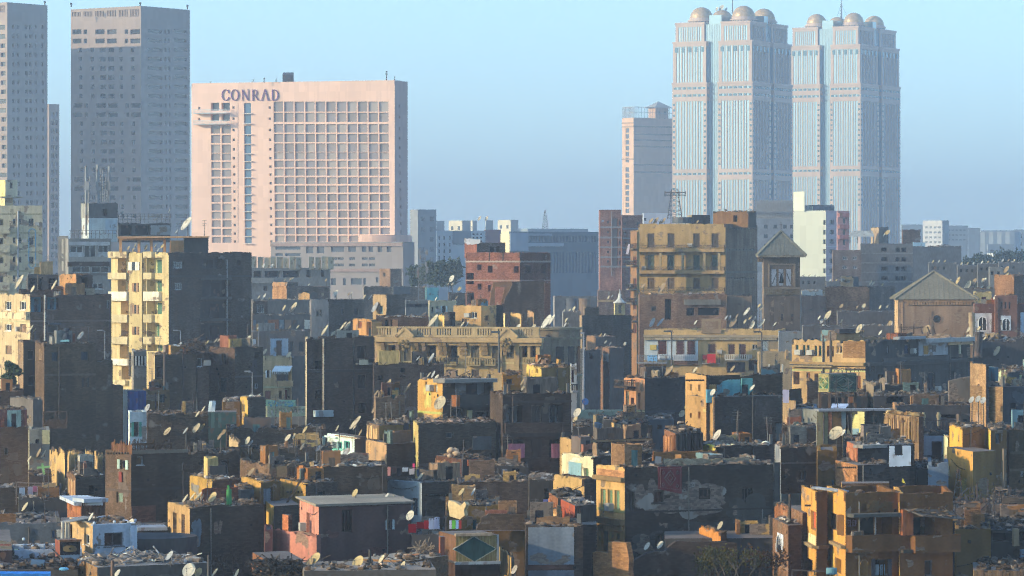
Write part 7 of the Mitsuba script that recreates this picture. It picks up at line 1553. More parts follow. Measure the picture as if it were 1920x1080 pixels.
ag2=B('house','dark open shed row','dark open shed row with thin metal roof below the low dark brick row',(480,485,1185,690),332,8,L=co('454240'),R=co('403d3b'),par=.05);ag2.win('R','hole',[(600,705,760,770),(830,700,915,770),(1030,700,1100,760)]);ag2.junk(160,.8,'7d7871');ag2.dishes([(622,728,82,14),(1065,718,76,16)],-1.2,1)
ae2=B('brick_house','long slate dark house','long dark slate house with pale roof line and lit stove pipes at right',(655,690,1550,785),312,14,L=pl('a07a54'),R=co('4c4a4c'),par=.2,jag=.04);ae2.slab('R',1260,862,1545,886,.2,'concrete','6f7072','ledge');ae2.dishes([(1428,898,116,40)],-2,3);ae2.win('R','hole',[(1090,870,1240,900)]);ae2.junk(90,.5)
kg=MB();
for x in(940,1080):kg.tube(at(x,975,309),at(x,850,309),.14,.12,8).tube(at(x,900,309),at(x,870,309),.2,.2,8)
solo('stove_pipes','pair of brassy stove pipes before the long slate dark house','pipe',kg,'paint','9a8a68',kind='stuff');tr2=MB()
for x in np.linspace(880,1250,14):tr2.bar(at(x,925,308),at(x,1000,308),.04)
tr2.bar(at(878,925,308),at(1252,925,308),.07);solo('balcony_rail','dark iron rail in front of the long slate dark house','railing',tr2,'paint','35322f',kind='stuff')
view(1260,620,4.364)
# pattern painted pigeon loft
pf=B('pigeon_loft','green patterned loft','green painted pigeon loft with cream diamond pattern on stilts',(1203,1285,1508,352),335,40,L=pt('2f5f42'),R=pt('24402f'),par=.02,zb=502,depth=2.)
def lines_on(bd,face,segs,w,col,name='painted_pattern'):
    m=MB()
    for x0,y0,x1,y1 in segs:a=bd.P(face,*bd.st(face,x0,y0),.03);b3=bd.P(face,*bd.st(face,x1,y1),.03);m.bar(a,b3,w,.03)
    labels[emit(name,m,'paint',col,bd.key)]={'kind':'stuff'}
def diamond(cx,cy,rx,ry):return[(cx-rx,cy,cx,cy-ry),(cx,cy-ry,cx+rx,cy),(cx+rx,cy,cx,cy+ry),(cx,cy+ry,cx-rx,cy)]
lines_on(pf,'L',[(1205,355,1282,355),(1205,500,1282,500),(1206,355,1206,500),(1281,355,1281,500),(1208,380,1280,380),(1208,476,1280,476)]+diamond(1243,427,32,44)+diamond(1243,427,16,22)+[(1205+i*13,358,1211+i*13,378)for i in range(6)]+[(1211+i*13,378,1218+i*13,358)for i in range(6)]+[(1205+i*13,498,1211+i*13,478)for i in range(6)]+[(1211+i*13,478,1218+i*13,498)for i in range(6)],.16,'d8c88a')
lines_on(pf,'R',[(1290,356,1505,356),(1290,497,1505,497),(1290,356,1290,497),(1505,356,1505,497)]+diamond(1398,426,84,58)+diamond(1398,426,52,36)+[(1292+i*18,360,1300+i*18,376)for i in range(12)]+[(1300+i*18,376,1310+i*18,360)for i in range(12)]+[(1292+i*18,495,1300+i*18,480)for i in range(12)]+[(1300+i*18,480,1310+i*18,495)for i in range(12)],.1,'8a9478')
pl2=MB()
for x,d in((1212,336),(1290,334.6),(1400,336.5),(1500,338)):pl2.bar(at(x,505,d)-[0,0,9],at(x,505,d),.22)
solo('loft_stilts','timber stilts under the green patterned loft','stilt',pl2,'wood','5a4838',kind='stuff');pole(1225,330,352,335,'short stick on top of the green patterned loft');rg=MB()
for i in range(6):
    c=at(1325+i*34,345,337)
    for t in range(8):a0,a1=t*math.pi/4,(t+1)*math.pi/4;rg.bar(c+[.4*math.cos(a0),0,.4*math.sin(a0)],c+[.4*math.cos(a1),0,.4*math.sin(a1)],.05)
emit('iron_scrolls',rg,'paint','5a5a50',pf.key);labels[pf.key+'__iron_scrolls']={'kind':'stuff'}
us=B('shack','shacks under loft','tumble of dark shacks under the green patterned loft',(1195,1200,1600,535),342,10,L=co('4d443c'),R=co('4a423c'),par=.1,jag=.2);us.junk(220,1.2,'7d6f62',1.3);us.win('R','hole',[(1300,545,1440,600)]);us.slab('R',1440,540,1480,590,.1,'wood','8a5a34','brown_door');us2=B('brick_house','dark brick stub by loft','dark brick stub house left of the patterned loft',(1100,1106,1205,420),348,14,L=pl('9a7a52'),R=br('4a433e'),par=.3,jag=.3);us3=B('house','grey mottled house by loft','grey mottled house right of the shacks under the loft',(1560,1566,1750,445),350,12,L=pl('8a8478'),R=fl('5f5c56'),par=.2,jag=.15);us3.junk(50,.6)
us.dishes([(1255,590,80,16),(1287,590,56,2),(1362,580,72,16)],-4.)
wtp=MB().hexa([at(1300,635,303),at(1420,636,303.5),at(1450,602,306),at(1310,602,306),at(1300,630,303),at(1420,631,303.5),at(1450,597,306),at(1310,597,306)]);solo('roof_sheet','bright white sheet lying on roof under the patterned loft','sheet',wtp,'paint','c4ccd8')
# painted wall row
pr2=B('house','patchwork wall house','house of patchwork painted walls with dark doorway and lit lemon wall',(1010,1186,1742,652),300,14,L=pl('8a8c84'),R=br('47413d'),par=.08,jag=.03)
pr2.win('R','hole',[(1424,678,1474,880)]);pr2.slab('R',1190,656,1274,960,.05,'plaster','9c906a','tan_bay');pr2.slab('R',1276,656,1306,850,.08,'brick','9a6a52','brick_pier');pr2.slab('R',1310,660,1384,800,.04,'plaster','7f6038','brown_bay');pr2.slab('R',1386,660,1422,840,.04,'plaster','7c909c','blue_bay');pr2.win('R','s',[(1634,690,1685,755)],col='33453f');pr2.slab('R',1186,642,1800,654,.5,'concrete','8f9296','roof_edge',-.8)
lw2=B('wall_bay','lemon wall bay','lemon yellow sunlit wall bay with blue stain beside the dark doorway',(1476,1574,1590,662),299.6,60,L=pl('e6dd96'),R=br('47413d'),par=.02,depth=1);lw2.holes_row('L',1500,1520,672,1,.2);lw2.slab('L',1480,800,1530,880,.05,'plaster','8fb0c0','blue_stain')
bl2=B('house','blue grey bay house','blue grey and brown painted house left of the patchwork wall house',(1012,1020,1190,628),306,10,L=pl('55504a'),R=pl('77838c'),par=.08);bl2.slab('R',1022,640,1072,900,.05,'plaster','5a4a42','brown_bay');bl2.slab('R',1140,645,1186,790,.05,'plaster','8a5f30','ochre_bay');bl2.win('R','s',[(1104,780,1126,890)],col='2a333a');bl2.junk(30,.4)
lb2=B('brick_house','low brick yard at centre right','low dark brick yard house with tipped bed frame right of the turquoise room house',(900,905,1180,800),290,10,L=br('4f4741'),R=br('4a433e'),par=.15,jag=.15);lb2.junk(140,.9,'8a837a')
dish(1342,840,134,288,30,8.,'largest {} satellite dish, before the patchwork wall house',0);dish(1400,836,46,290,0,8.,'small {} satellite dish right of the largest patchwork wall dish',2);lb2.dishes([(1175,900,56,16),(868,925,56,20)],-.5,0)
tri=MB().add([at(1425,880,297),at(1482,880,297),at(1440,795,297.4),at(1425,880,297.3),at(1482,880,297.3),at(1440,795,297.7)],[[0,1,2],[3,5,4],[0,2,5],[0,5,3],[1,4,5],[1,5,2]]);solo('leaning_board','pale yellow triangular board in the patchwork house doorway','board',tri,'plaster','d2b878')
low5=B('brick_house','dark yard front','dark brick yard front below the lemon wall bay',(1395,1410,1760,885),292,12,L=pl('b08f60'),R=br('453f3b'),par=.1,jag=.06);low5.junk(50,.4);low5.dishes([(1502,918,46)],-1)
AD2=B('shack','tan thatch wall','big tan wall of bundled timber and reed right of the patchwork house',(1742,2020,2060,705),288,62,L=('wood','8a6d4c'),R=br('4a433d'),par=.03);AD2.planks('L',1745,710,1920,900,30,'a58560','wood',.14,.5,.3,'bundle',.3);AD2.planks('L',1925,720,2018,900,16,'a08058','wood',.14,.5,.3,'bundle',.3);AD2.junk(80,.8,'b09468')
# ---- orange tall house and its dark flank
view(860,800,3.84)
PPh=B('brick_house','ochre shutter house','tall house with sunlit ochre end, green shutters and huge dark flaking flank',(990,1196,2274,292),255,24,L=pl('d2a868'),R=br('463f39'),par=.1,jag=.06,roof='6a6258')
PPh.slab('L',1000,298,1194,378,.05,'brick','b58a64','brick_parapet');PPh.band('L',384,.3,.3,'8a6f4a');PPh.band('L',692,.4,.35,'8a6f4a')
PPh.win('L','s',[(1022,446,1058,612),(1073,450,1108,620),(1122,455,1158,624)],col='6f8a6c',frame='9a8a5c');PPh.win('L','s',[(1030,742,1076,905),(1125,765,1160,820)],col='6f6a58',frame='8a6f4a')
dn=MB()
for i in range(14):q_,z=PPh.st('L',1000+i*14,722);PPh.hbox(dn,'L',q_-.07,q_+.07,z-.25,z+.15,.003,.2)
labels[emit('dentil_row',dn,'plaster','b8935c',PPh.key)]={'kind':'stuff'}
PPh.win('R','s',[(1215,470,1258,612)],col='3f3a34',frame='4f463c');PPh.win('R','bars',[(1412,468,1466,545),(1738,452,1802,510)],frame='3a322c');PPh.win('R','s',[(1425,780,1462,850)],col='33302c');PPh.scab('R',1230,380,1500,640,'flaky','928d82',22);PPh.scab('R',1420,390,1960,650,'flaky','8a857b',26);PPh.scab('R',1230,740,1760,920,'plaster','55504a',16);PPh.scab('R',1900,440,2250,760,'plaster','4f4a44',12);PPh.scab('R',1560,640,2240,780,'plaster','47423d',14);PPh.slab('R',1384,545,1478,556,.15,'concrete','4f4740','window_ledge');PPh.band('R',618,.12,.06,'3f3832')
m=MB();n=8
for j in range(n):
    x0=1432+(1600-1432)*j/n;x1=1432+(1600-1432)*(j+1)/n;a=PPh.rect('R',x0,288,x1,450+35*j/n*1.0);PPh.hbox(m,'R',*a,.05+.04*(j%2),.09+.04*(j%2))
solo('carpet','faded dark red patterned carpet hung over the dark flaking flank','carpet',m,'cloth','743a3a')
cp=MB()
for x0,y0,x1,y1 in[(1445,300,1590,300),(1445,435,1590,455),(1445,300,1445,435),(1590,300,1590,455)]+diamond(1515,370,40,55)+diamond(1515,370,20,28)+diamond(1465,330,10,14)+diamond(1568,330,10,14)+diamond(1465,415,10,14)+diamond(1568,425,10,14):cp.bar(PPh.P('R',*PPh.st('R',x0,y0),.145),PPh.P('R',*PPh.st('R',x1,y1),.145),.1,.02)
k=emit('woven_pattern',cp,'cloth','7d6a62','carpet');labels[k]={'kind':'stuff'}
PPh.junk(220,.9,'8a8076',1.2);view(1260,820,4.1545)
PPh.win('R','bars',[(546,395,626,515)],frame='3f3832');PPh.pipe('R',700,560,740,.05,'77726a');PPh.slab('R',790,195,838,560,.12,'plaster','4a4744','corner_strip')
QQh=B('house','bright yellow stair house','bright yellow sunlit stair house with dark brick flank on top of the ochre house',(150,342,800,74),268,36,L=pl('e8cc58'),R=br('443d38'),par=.1,jag=.1);QQh.win('L','s',[(175,108,222,270)],col='9a6a42',name='door');QQh.junk(170,.4,'b5aca0',1.1);QQh.pipe('R',628,70,400,.06,'2f2b29');QQh.dishes([(828,45,44),(350,15,40)],1)
lad=MB()
for i in range(7):lad.bar(QQh.P('L',*QQh.st('L',286,185+i*14),.05),QQh.P('L',*QQh.st('L',306,182+i*14),.05),.05)
labels[emit('wall_ladder',lad,'wood','a58a4c',QQh.key)]={'kind':'stuff'}
AN1=B('brick_house','mid brick barred house','dark brick house with wood barred window right of the bright yellow stair house',(800,848,1140,80),282,20,L=pl('8a8a88'),R=br('49423c'),par=.1,jag=.08);AN1.win('R','bars',[(986,256,1044,334)],frame='4f5a60');AN1.win('R','hole',[(868,292,896,318)]);AN1.band('R',202,.12,.1,'5f5a55');AN1.slab('R',850,440,1015,560,.1,'plaster','55666e','blue_grey_bay');AN1.junk(120,.5);AN1.dishes([(1118,28,44,16)],1)
AN2=B('house','mustard flank house','dim mustard brown house between two brick houses at right',(1128,1134,1285,102),276,16,L=pl('8a6c34'),R=pl('80622e'),par=.08);AN2.win('R','s',[(1245,330,1270,380)],col='3a4a54')
AJ=B('brick_house','tan ended dark house','dark brick house with tan sunlit end and white metal panel',(1272,1445,1850,212),268,34,L=br('b0855c'),R=br('443d38'),par=.05,jag=.04);AJ.holes_row('L',1290,1440,235,10,.12);AJ.win('L','s',[(1420,292,1440,352)],col='5f8aa8');AJ.dishes([(1290,160,50,2),(1310,178,56,4),(1345,150,90,2)],1);AJ.junk(60,.4);AJ.win('R','bars',[(1540,245,1552,290)],frame='3a342f')
AJu=B('brick_house','upper brick stage','upper dark stage with red sunlit boards above the tan ended dark house',(1362,1446,1890,60),272,30,L=('wood','9a5f42'),R=br('403a36'),par=.05,jag=.1);AJu.planks('L',1366,66,1444,205,6,'a06a48','wood',.06,.15,.1);AJu.junk(140,.6,'a09a92');AJu.slab('R',1450,60,1640,78,.6,'concrete','9a948a','roof_edge',-.6);AJu.dishes([(1430,45,38)],0)
view(1480,800,3.857)
wpn=MB();A_=lambda x,y:at(x,y,264)
for x0,y0,x1,y1 in((724,140,762,290),(820,138,880,284),(762,208,820,288)):wpn.hexa([A_(x0,y1),A_(x1,y1),A_(x1,y1)+[0,.15,0],A_(x0,y1)+[0,.15,0],A_(x0,y0),A_(x1,y0),A_(x1,y0)+[0,.15,0],A_(x0,y0)+[0,.15,0]])
solo('metal_panel','bluish white metal panel with square opening on the tan ended dark house','panel',wpn,'paint','aebccc')
whd=B('house','white balcony house','small white house with dark red door, arched cream end and iron balcony',(872,882,1152,64),292,8,L=pl('a0a8b0'),R=pl('a2acb8'),par=.05,jag=.02,depth=6);whd.win('R','s',[(1030,106,1106,264)],col='3f2624',name='door');whd.win('R','bars',[(916,75,960,175)],frame='3a3c40');whd.balc('R',900,205,1148,272,.8,'rail',col='7a8088');whd.junk(60,.5)
ca=B('wall_bay','cream arch end','cream sunlit arched wall end beside the orange tower house',(1112,1148,1158,70),288,60,L=pl('d8d0a4'),R=pl('7a7a70'),par=.1,jag=.2,depth=1)
rmp=B('house','blue grey ramp house','blue grey walled yard below the white balcony house',(1000,1004,1150,285),272,10,L=pl('7f8a94'),R=pl('77838e'),par=.15,jag=.3);rmp.junk(40,.5);dkc=B('house','dark cellar house','dark low house with scrap below the white metal panel',(880,884,1085,290),276,8,L=co('45413e'),R=co('403c3a'),par=.2,jag=.2);dkc.junk(110,.9,'77716a')
# orange tower house at right
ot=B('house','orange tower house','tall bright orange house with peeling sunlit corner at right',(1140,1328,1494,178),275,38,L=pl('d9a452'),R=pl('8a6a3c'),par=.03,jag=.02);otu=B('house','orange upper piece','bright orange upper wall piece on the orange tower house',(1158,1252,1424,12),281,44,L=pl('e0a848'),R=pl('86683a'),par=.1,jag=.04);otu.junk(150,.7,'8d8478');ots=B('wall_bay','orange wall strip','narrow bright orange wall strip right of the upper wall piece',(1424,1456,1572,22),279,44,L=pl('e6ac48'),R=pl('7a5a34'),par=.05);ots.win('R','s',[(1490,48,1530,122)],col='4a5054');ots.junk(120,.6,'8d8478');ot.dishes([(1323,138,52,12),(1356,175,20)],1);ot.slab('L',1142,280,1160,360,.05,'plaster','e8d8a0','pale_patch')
for i in range(1):pass
obk=B('brick_house','brown block at right edge','big brown block with thin white window at the right edge',(1560,1588,1960,24),284,24,L=pl('8a6446'),R=br('66543f'),par=.1,jag=.08);obk.win('R','bars',[(1672,322,1700,362)],frame='b5b0a8');obk.junk(120,.7,'8d8478');obk.slab('R',1588,180,1900,192,.2,'concrete','6f5f4a','ledge');pole(1550,160,480,276,'tan timber post standing before the brown block at right edge',r=.12,col='7a6650')
gpb=B('house','dark gap at right','dark recessed house between the orange tower and the brown block',(1490,1494,1590,245),286,10,L=co('4a4038'),R=co('453c36'),par=.1);gpb.win('R','hole',[(1500,290,1540,420)])
# junk quarter at right
jq=B('house','scrap quarter','low roofs buried under dark scrap and frames at right',(1140,1146,1960,690),250,6,L=co('4c4540'),R=co('453f3b'),par=.2,jag=.2,depth=30);jq.junk(900,2.6,'6f6860',1.8,area=(.3,27,.3,29));jq.dishes([(1605,500,58,18),(1580,660,80,14)],-.5,1);jq2=B('shack','scrap quarter back','dark scrap shacks behind the scrap quarter at right',(1145,1150,1960,520),282,6,L=co('4c4540'),R=co('453f3b'),par=.1,jag=.2);jq2.junk(420,1.6,'625c56',1.4)
sf=MB();r10=random.Random(13)
for i in range(60):
    x,y=r10.uniform(1150,1690),r10.uniform(500,690);a=at(x,y,256+r10.uniform(0,8));d=np.array([r10.choice([0,0,1])*1.,r10.uniform(-.2,.2),r10.choice([1,1,0,.4])*1.]);d/=max(np.linalg.norm(d),.1);sf.bar(a-d*r10.uniform(.3,1.1),a+d*r10.uniform(.3,1.2),.08)
solo('scrap_frames','tangle of upright rods and frames over the scrap quarter','scrap',sf,'paint','3f3a36',kind='stuff')
ww=MB();
for z0,w0 in((440,26),(395,20),(350,14),(315,8)):ww.bar(at(1222-w0,z0,270),at(1222+w0,z0,270),.09)
ww.bar(at(1192,500,270),at(1218,305,270),.1).bar(at(1250,500,270),at(1224,305,270),.1);solo('aerial_frame','tapering dark metal frame leaning before the orange tower house','frame',ww,'paint','2f2a27')
alr=B('house','brown ochre flat wall house','plain dim ochre walled house right of the orange bay house',(1196,1202,1458,742),243,10,L=pl('8a6a38'),R=pl('7d6034'),par=.1,jag=.05);alr.junk(120,.7,'6a645c');djf=B('house','dark junk front at right','dark front with posts and hung rags at right edge below the scrap quarter',(1455,1460,1960,745),246,8,L=co('3f3a36'),R=co('3c3734'),par=.1,jag=.2);djf.junk(200,1.0,'6a645e');djf.win('R','hole',[(1470,770,1600,830),(1660,745,1700,830)]);djf.slab('R',1610,735,1650,860,.4,'plaster','a08a6c','pale_post');djf.dishes([(1550,914,60,4)],-2,0);djf.slab('R',1662,885,1700,950,.3,'paint','5f7484','blue_panel')
pk_=B('shack','plank roof shack','plank roofed shack in the bottom right corner',(1325,1332,1960,1042),232,8,L=('wood','7a5f44'),R=('wood','6a523c'),par=.03);pk_.planks('R',1332,1045,1900,1085,22,'7d6248','wood',.1,.2,.1);pk_.junk(160,.8,'77685a',1.4,.7)
# ---- orange bay house, nearest
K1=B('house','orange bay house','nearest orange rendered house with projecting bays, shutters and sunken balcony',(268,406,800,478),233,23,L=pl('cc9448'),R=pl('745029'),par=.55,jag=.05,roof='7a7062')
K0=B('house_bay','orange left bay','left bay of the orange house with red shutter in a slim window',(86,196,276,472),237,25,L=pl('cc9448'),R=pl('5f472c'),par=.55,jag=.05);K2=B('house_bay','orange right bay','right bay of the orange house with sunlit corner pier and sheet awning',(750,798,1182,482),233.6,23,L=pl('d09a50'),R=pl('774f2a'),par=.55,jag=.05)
K0.win('L','s',[(157,602,192,757)],col='b5583a');K0.win('L','hole',[(104,932,168,1062)]);K0.slab('L',142,765,196,865,.04,'plaster','dcc08c','pale_patch');K0.band('L',872,.18,.3,'8f7a5a');K0.band('R',872,.18,.25,'6a5a44');K0.holes_row('L',120,160,570,4,.12)
K1.win('L','s',[(286,612,366,764)],col='7a5f44');K1.win('L','hole',[(332,942,376,1066)]);K1.band('L',872,.18,.3,'8f7a5a');K1.band('R',892,.2,.3,'4f463a')
K1.win('R','loggia',[(420,645,742,782)],inner='8a5a34',col='2a2422');K1.balc('R',410,782,845,892,.8,'solid','plaster','75502c')
K1.slab('R',415,628,770,642,.9,'concrete','5a5650','balcony_awning',.003);K1.pipe('R',618,640,785,.05,'a8a098')
for x in(452,487,523):
    a,b2,z0,z1=K1.rect('R',x,682,x+26,730);fr=MB();
    for q in((a,a+.08,z0,z1),(b2-.08,b2,z0,z1),(a,b2,z0,z0+.08),(a,b2,z1-.08,z1)):K1.hbox(fr,'R',*q,-1.25,-1.18)
    emit('pink_frame',fr,'paint','b08a90',K1.key)
solo('pot_row','row of small bottles and pots on the orange house balcony edge','pots',(lambda mb:[mb.tube(K1.P('R',*K1.st('R',x,784),.7),K1.P('R',*K1.st('R',x,784),.7)+[0,0,.3],.1,.07,6)for x in range(415,500,11)]and mb)(MB()),'junk','a8937c',kind='stuff')
K1.win('R','hole',[(606,962,718,1078)]);a,b2,z0,z1=K1.rect('R',622,1000,700,1075);cu=MB()
for j in range(6):w=(b2-a)/6;K1.hbox(cu,'R',a+w*j+.02*j*(j>2),a+w*(j+1),z0,z1,-.25+.06*(j%2),-.2+.06*(j%2))
emit('curtain',cu,'cloth','7f8f94',K1.key)
fr=MB()
for x in(602,722):q_,z1_=K1.st('R',x,958);_,z0_=K1.st('R',x,1080);K1.hbox(fr,'R',q_-.12,q_+.12,z0_,z1_,.003,.12)
emit('door_frame',fr,'wood','3f4044',K1.key)
def blind(bd,face,x0,y0,x1,y1,col):
    a,b2,z0,z1=bd.rect(face,x0,y0,x1,y1);r=(b2-a)/2;c=(a+b2)/2;pts=[bd.P(face,c+r*math.cos(t),z1-r+r*math.sin(t),.02)for t in np.linspace(0,math.pi,10)]+[bd.P(face,a,z0,.02),bd.P(face,b2,z0,.02)]
    m=MB().add([bd.P(face,c,(z0+z1)/2,.02)]+pts,[[0,i+1,(i+1)%12+1]for i in range(12)]);emit('blind_arch',m,'plaster',col,bd.key)
    m=MB();[m.bar(pts[i],pts[i+1],.06)for i in range(9)];emit('arch_moulding',m,'plaster','b0803c',bd.key)
blind(K1,'L',286,955,308,1030,'b5803c');blind(K1,'R',512,965,568,1080,'7d5c2e')
K2.win('R','loggia',[(885,655,1052,788)],inner='5a4428',col='181818');K2.win('R','w',[(978,968,1036,1075)],frame='5a5a5c');K2.balc('R',872,786,1200,900,.7,'solid','plaster','75502c');K2.band('R',900,.2,.45,'4f463a');K2.slab('R',805,600,882,782,.25,'wood','a5623a','wooden_screen')
aw5=MB();P5=lambda x,y,o:K2.P('R',*K2.st('R',x,y),o)
aw5.hexa([P5(825,600,.1),P5(1120,605,.1),P5(1182,662,1.5),P5(880,640,1.5),P5(825,592,.1),P5(1120,597,.1),P5(1182,655,1.5),P5(880,632,1.5)]);emit('sheet_awning',aw5,'paint','5a5248',K2.key)
aj=MB();r11=random.Random(15)
for i in range(60):t,o=r11.random(),r11.random();p=P5(835+300*t+50*o,596+45*o+15*t,.15+1.3*o)+[0,0,.05];d=np.array([r11.gauss(0,1),r11.gauss(0,1),r11.gauss(0,.25)]);d/=np.linalg.norm(d);aj.bar(p,p+d*r11.uniform(.2,.8),.08,.05)
solo('roof_debris','sticks and rags lying on the sheet awning of the orange right bay','debris',aj,'junk','8a7660',kind='stuff')
pe=MB();r12=random.Random(16)
for i in range(70):x,y=r12.uniform(560,740),r12.uniform(545,610);q_,z=K1.st('R',x,y);pe.box(K1.P('R',q_,z,.01),(r12.uniform(.08,.35),.05,r12.uniform(.05,.2)))
labels[emit('spalled_render',pe,'concrete','5f4c30',K1.key)]={'kind':'stuff'}
K0.dishes([(133,425,84,14),(66,562,152,0)],.4,0);K1.dishes([(247,420,62,22),(640,400,24),(778,420,62,6)],1.5);K2.dishes([(915,408,64,2),(1088,420,62,2)],2.0);K1.junk(50,.3);K2.junk(40,.3);solo('flag','small yellow and white cloth on the orange house roof','flag',MB().add([at(820,370,240),at(812,400,240),at(840,412,240),at(820,370,240.05),at(812,400,240.05),at(840,412,240.05)],[[0,1,2],[3,5,4],[0,3,4],[0,4,1]]),'cloth','d8c04a')
bxw=B('roof_wall','brown roof wall','long brown low wall behind the roof of the orange bay house',(375,380,724,405),246,8,L=pl('c48a4c'),R=br('5a4838'),par=.05,depth=2);sp=MB().bar(at(182,440,237.5),at(410,468,235.5),.5,.12);solo('roof_board','pale grey board leaning across the orange house roof edge','board',sp,'wood','8a8f94')
pb3=MB().bar(at(18,1036,229),at(265,1048,229),.07).bar(at(20,1036,229),at(20,1085,229),.07);solo('rail','thin rail before the bottom of the orange left bay','railing',pb3,'paint','4a4038');bk=MB().tube(at(305,1066,229.5),at(305,1022,229.5),.33,.33,14);solo('water_tank','teal metal tank on the ledge of the orange bay house','tank',bk,'paint','5f8a94')
lt5=B('brick_house','brick neighbour','dark brick neighbour with white arched window left of the orange bay house',(-16,95,200,618),241,34,L=br('7d644e'),R=br('4a4038'),par=.05,jag=.08)
view(1260,820,4.1545)
lt6=B('brick_house','white arched window house','small brown brick house with white arched window left of the orange house',(784,906,1010,680),240,34,L=br('7d644e'),R=br('4a4038'),par=.05,jag=.08);arch(lt6,'L',826,742,868,848,2,'2a2e34','d8dad8');lt6.junk(50,.4,'a8a298');lt7=B('house','red tan back wall','reddish tan wall with dark side behind the white arched window house',(798,920,1000,580),247,40,L=br('94694c'),R=pl('4a443e'),par=.1,jag=.2);lt7.junk(80,.6);pole(917,445,660,242,'black post behind the white arched window house',r=.09,col='26221f')
# ---- lower middle: mud walls, loft, rusty hut
view(860,800,3.84)
NN=B('house','cream terrace house','cream sunlit terrace house with pale blue panel over a tan balcony',(742,968,1200,222),284,44,L=pl('dfd3a8'),R=br('463f3a'),par=.15,jag=.08);NN.slab('L',796,250,886,388,.06,'plaster','8fb4bc','blue_panel');NN.win('L','s',[(902,295,935,372)],col='4f6a4c',name='door');NN.junk(120,.8,'9a948a');NNl=B('house','tan balcony base','tan base with balcony wall below the cream terrace house',(680,904,1010,380),280,44,L=pl('c4a064'),R=br('47403a'),par=.5,jag=.08);NNl.win('L','hole',[(735,465,800,500)]);NNl.junk(60,.5)
gwl=B('brick_house','dark house with lilac cloth','dark house with lilac cloth in its doorway left of the tan balcony base',(500,508,684,385),288,12,L=co('4a443f'),R=co('47413c'),par=.1,jag=.1);gwl.win('R','hole',[(618,445,650,522)]);gwl.junk(200,.8,'9a9590',1.1);gwl.dishes([(645,322,88,12)],-1.,1);solo('laundry','lilac cloth in the dark doorway left of the tan balcony base','laundry',MB().hexa([at(608,545,286),at(648,545,286),at(648,545,286.1),at(608,545,286.1),at(608,522,286),at(648,522,286),at(648,522,286.1),at(608,522,286.1)]),'cloth','a8a0d0')
mid1=B('house','dim centre low house','dim low house with planks and dishes below the big dark centre block',(-10,0,500,400),270,8,L=co('4f4944'),R=br('4a433d'),par=.12,jag=.1);mid1.junk(220,.9,'8d867e',1.1);mid1.dishes([(352,465,52,10),(306,488,44,10),(20,468,42)],-3);mid0=B('house','dim house under cloths','dim low house with curtains under the hung pink cloths',(240,246,500,290),294,8,L=co('453f3a'),R=co('423c38'),par=.1);mid0.win('R','hole',[(385,300,440,360)]);mid0.slab('R',310,305,350,365,.1,'cloth','6a6a72','curtain');mid0.junk(80,.6);mid0.dishes([(248,345,50),(362,342,50)],-1.5)
MMh=B('shack','wooden sided hut','brown wooden hut with grey tarp roof left of the rusty red hut',(650,715,905,512),258,36,L=('wood','7a4f34'),R=br('403833'),par=.04);MMh.planks('L',652,518,714,610,6,'8a5a3a','wood',.06,.15,.06);MMh.junk(140,.5,'6a6a68',1.2);LLh=B('shack','rusty red hut','rusty red corrugated hut with dark flank and white rags on top',(735,838,992,566),250,40,L=pt('9a4a2c'),R=('wood','38302b'),par=.03);LLh.planks('L',737,572,837,712,9,'a8502e','paint',.06,.12,.05,'sheet');LLh.junk(110,.4,'b5b2ae',1.1);LLb=B('house','mud stub','small sunlit mud brick stub below the brown wooden hut',(640,722,740,628),247,46,L=br('b08c60'),R=br('4f463c'),par=.1,jag=.2);dish(808,692,46,246.5,6,7,'bright {} satellite dish, left of pair below the rusty red hut',2);dish(858,692,46,246,6,7,'bright {} satellite dish, right of pair below the rusty red hut',0)
solo('blue_board','small bright blue board at foot of the rusty red hut','board',MB().box(at(771,692,246.5),(.16,.05,.4)),'paint','6fc0e0')
lean_wall('mud_wall','dark broken mud brick wall with stepped left edge behind the painted loft',[(135,745),(140,705),(160,690),(165,655),(200,640),(215,628),(470,632),(480,745)],244,6,'brick','4f453c',.4)
mub=B('house','dim ochre lower house','dim ochre lower wall under the dark broken mud brick wall',(125,130,495,745),245,6,L=pl('7a6034'),R=pl('745a34'),par=.05);JJ=B('house','grey cement wall house','plain blue grey cement wall framed by rough dark brick',(478,482,895,715),238,6,L=br('47403b'),R=br('47403b'),par=.15,jag=.15);JJ.slab('R',500,725,830,992,.08,'plaster','7f868e','cement_panel');JJ.slab('R',500,1035,830,1090,.08,'plaster','767c82','cement_panel');JJ.slab('R',490,995,835,1030,.05,'brick','5f4440','red_band');JJ.junk(70,.4)
dkr=B('house','dark flank right of cement','dark tall flank between the cement wall and ochre shutter house',(836,842,995,700),248,8,L=br('3a332f'),R=br('38322e'),par=.05)
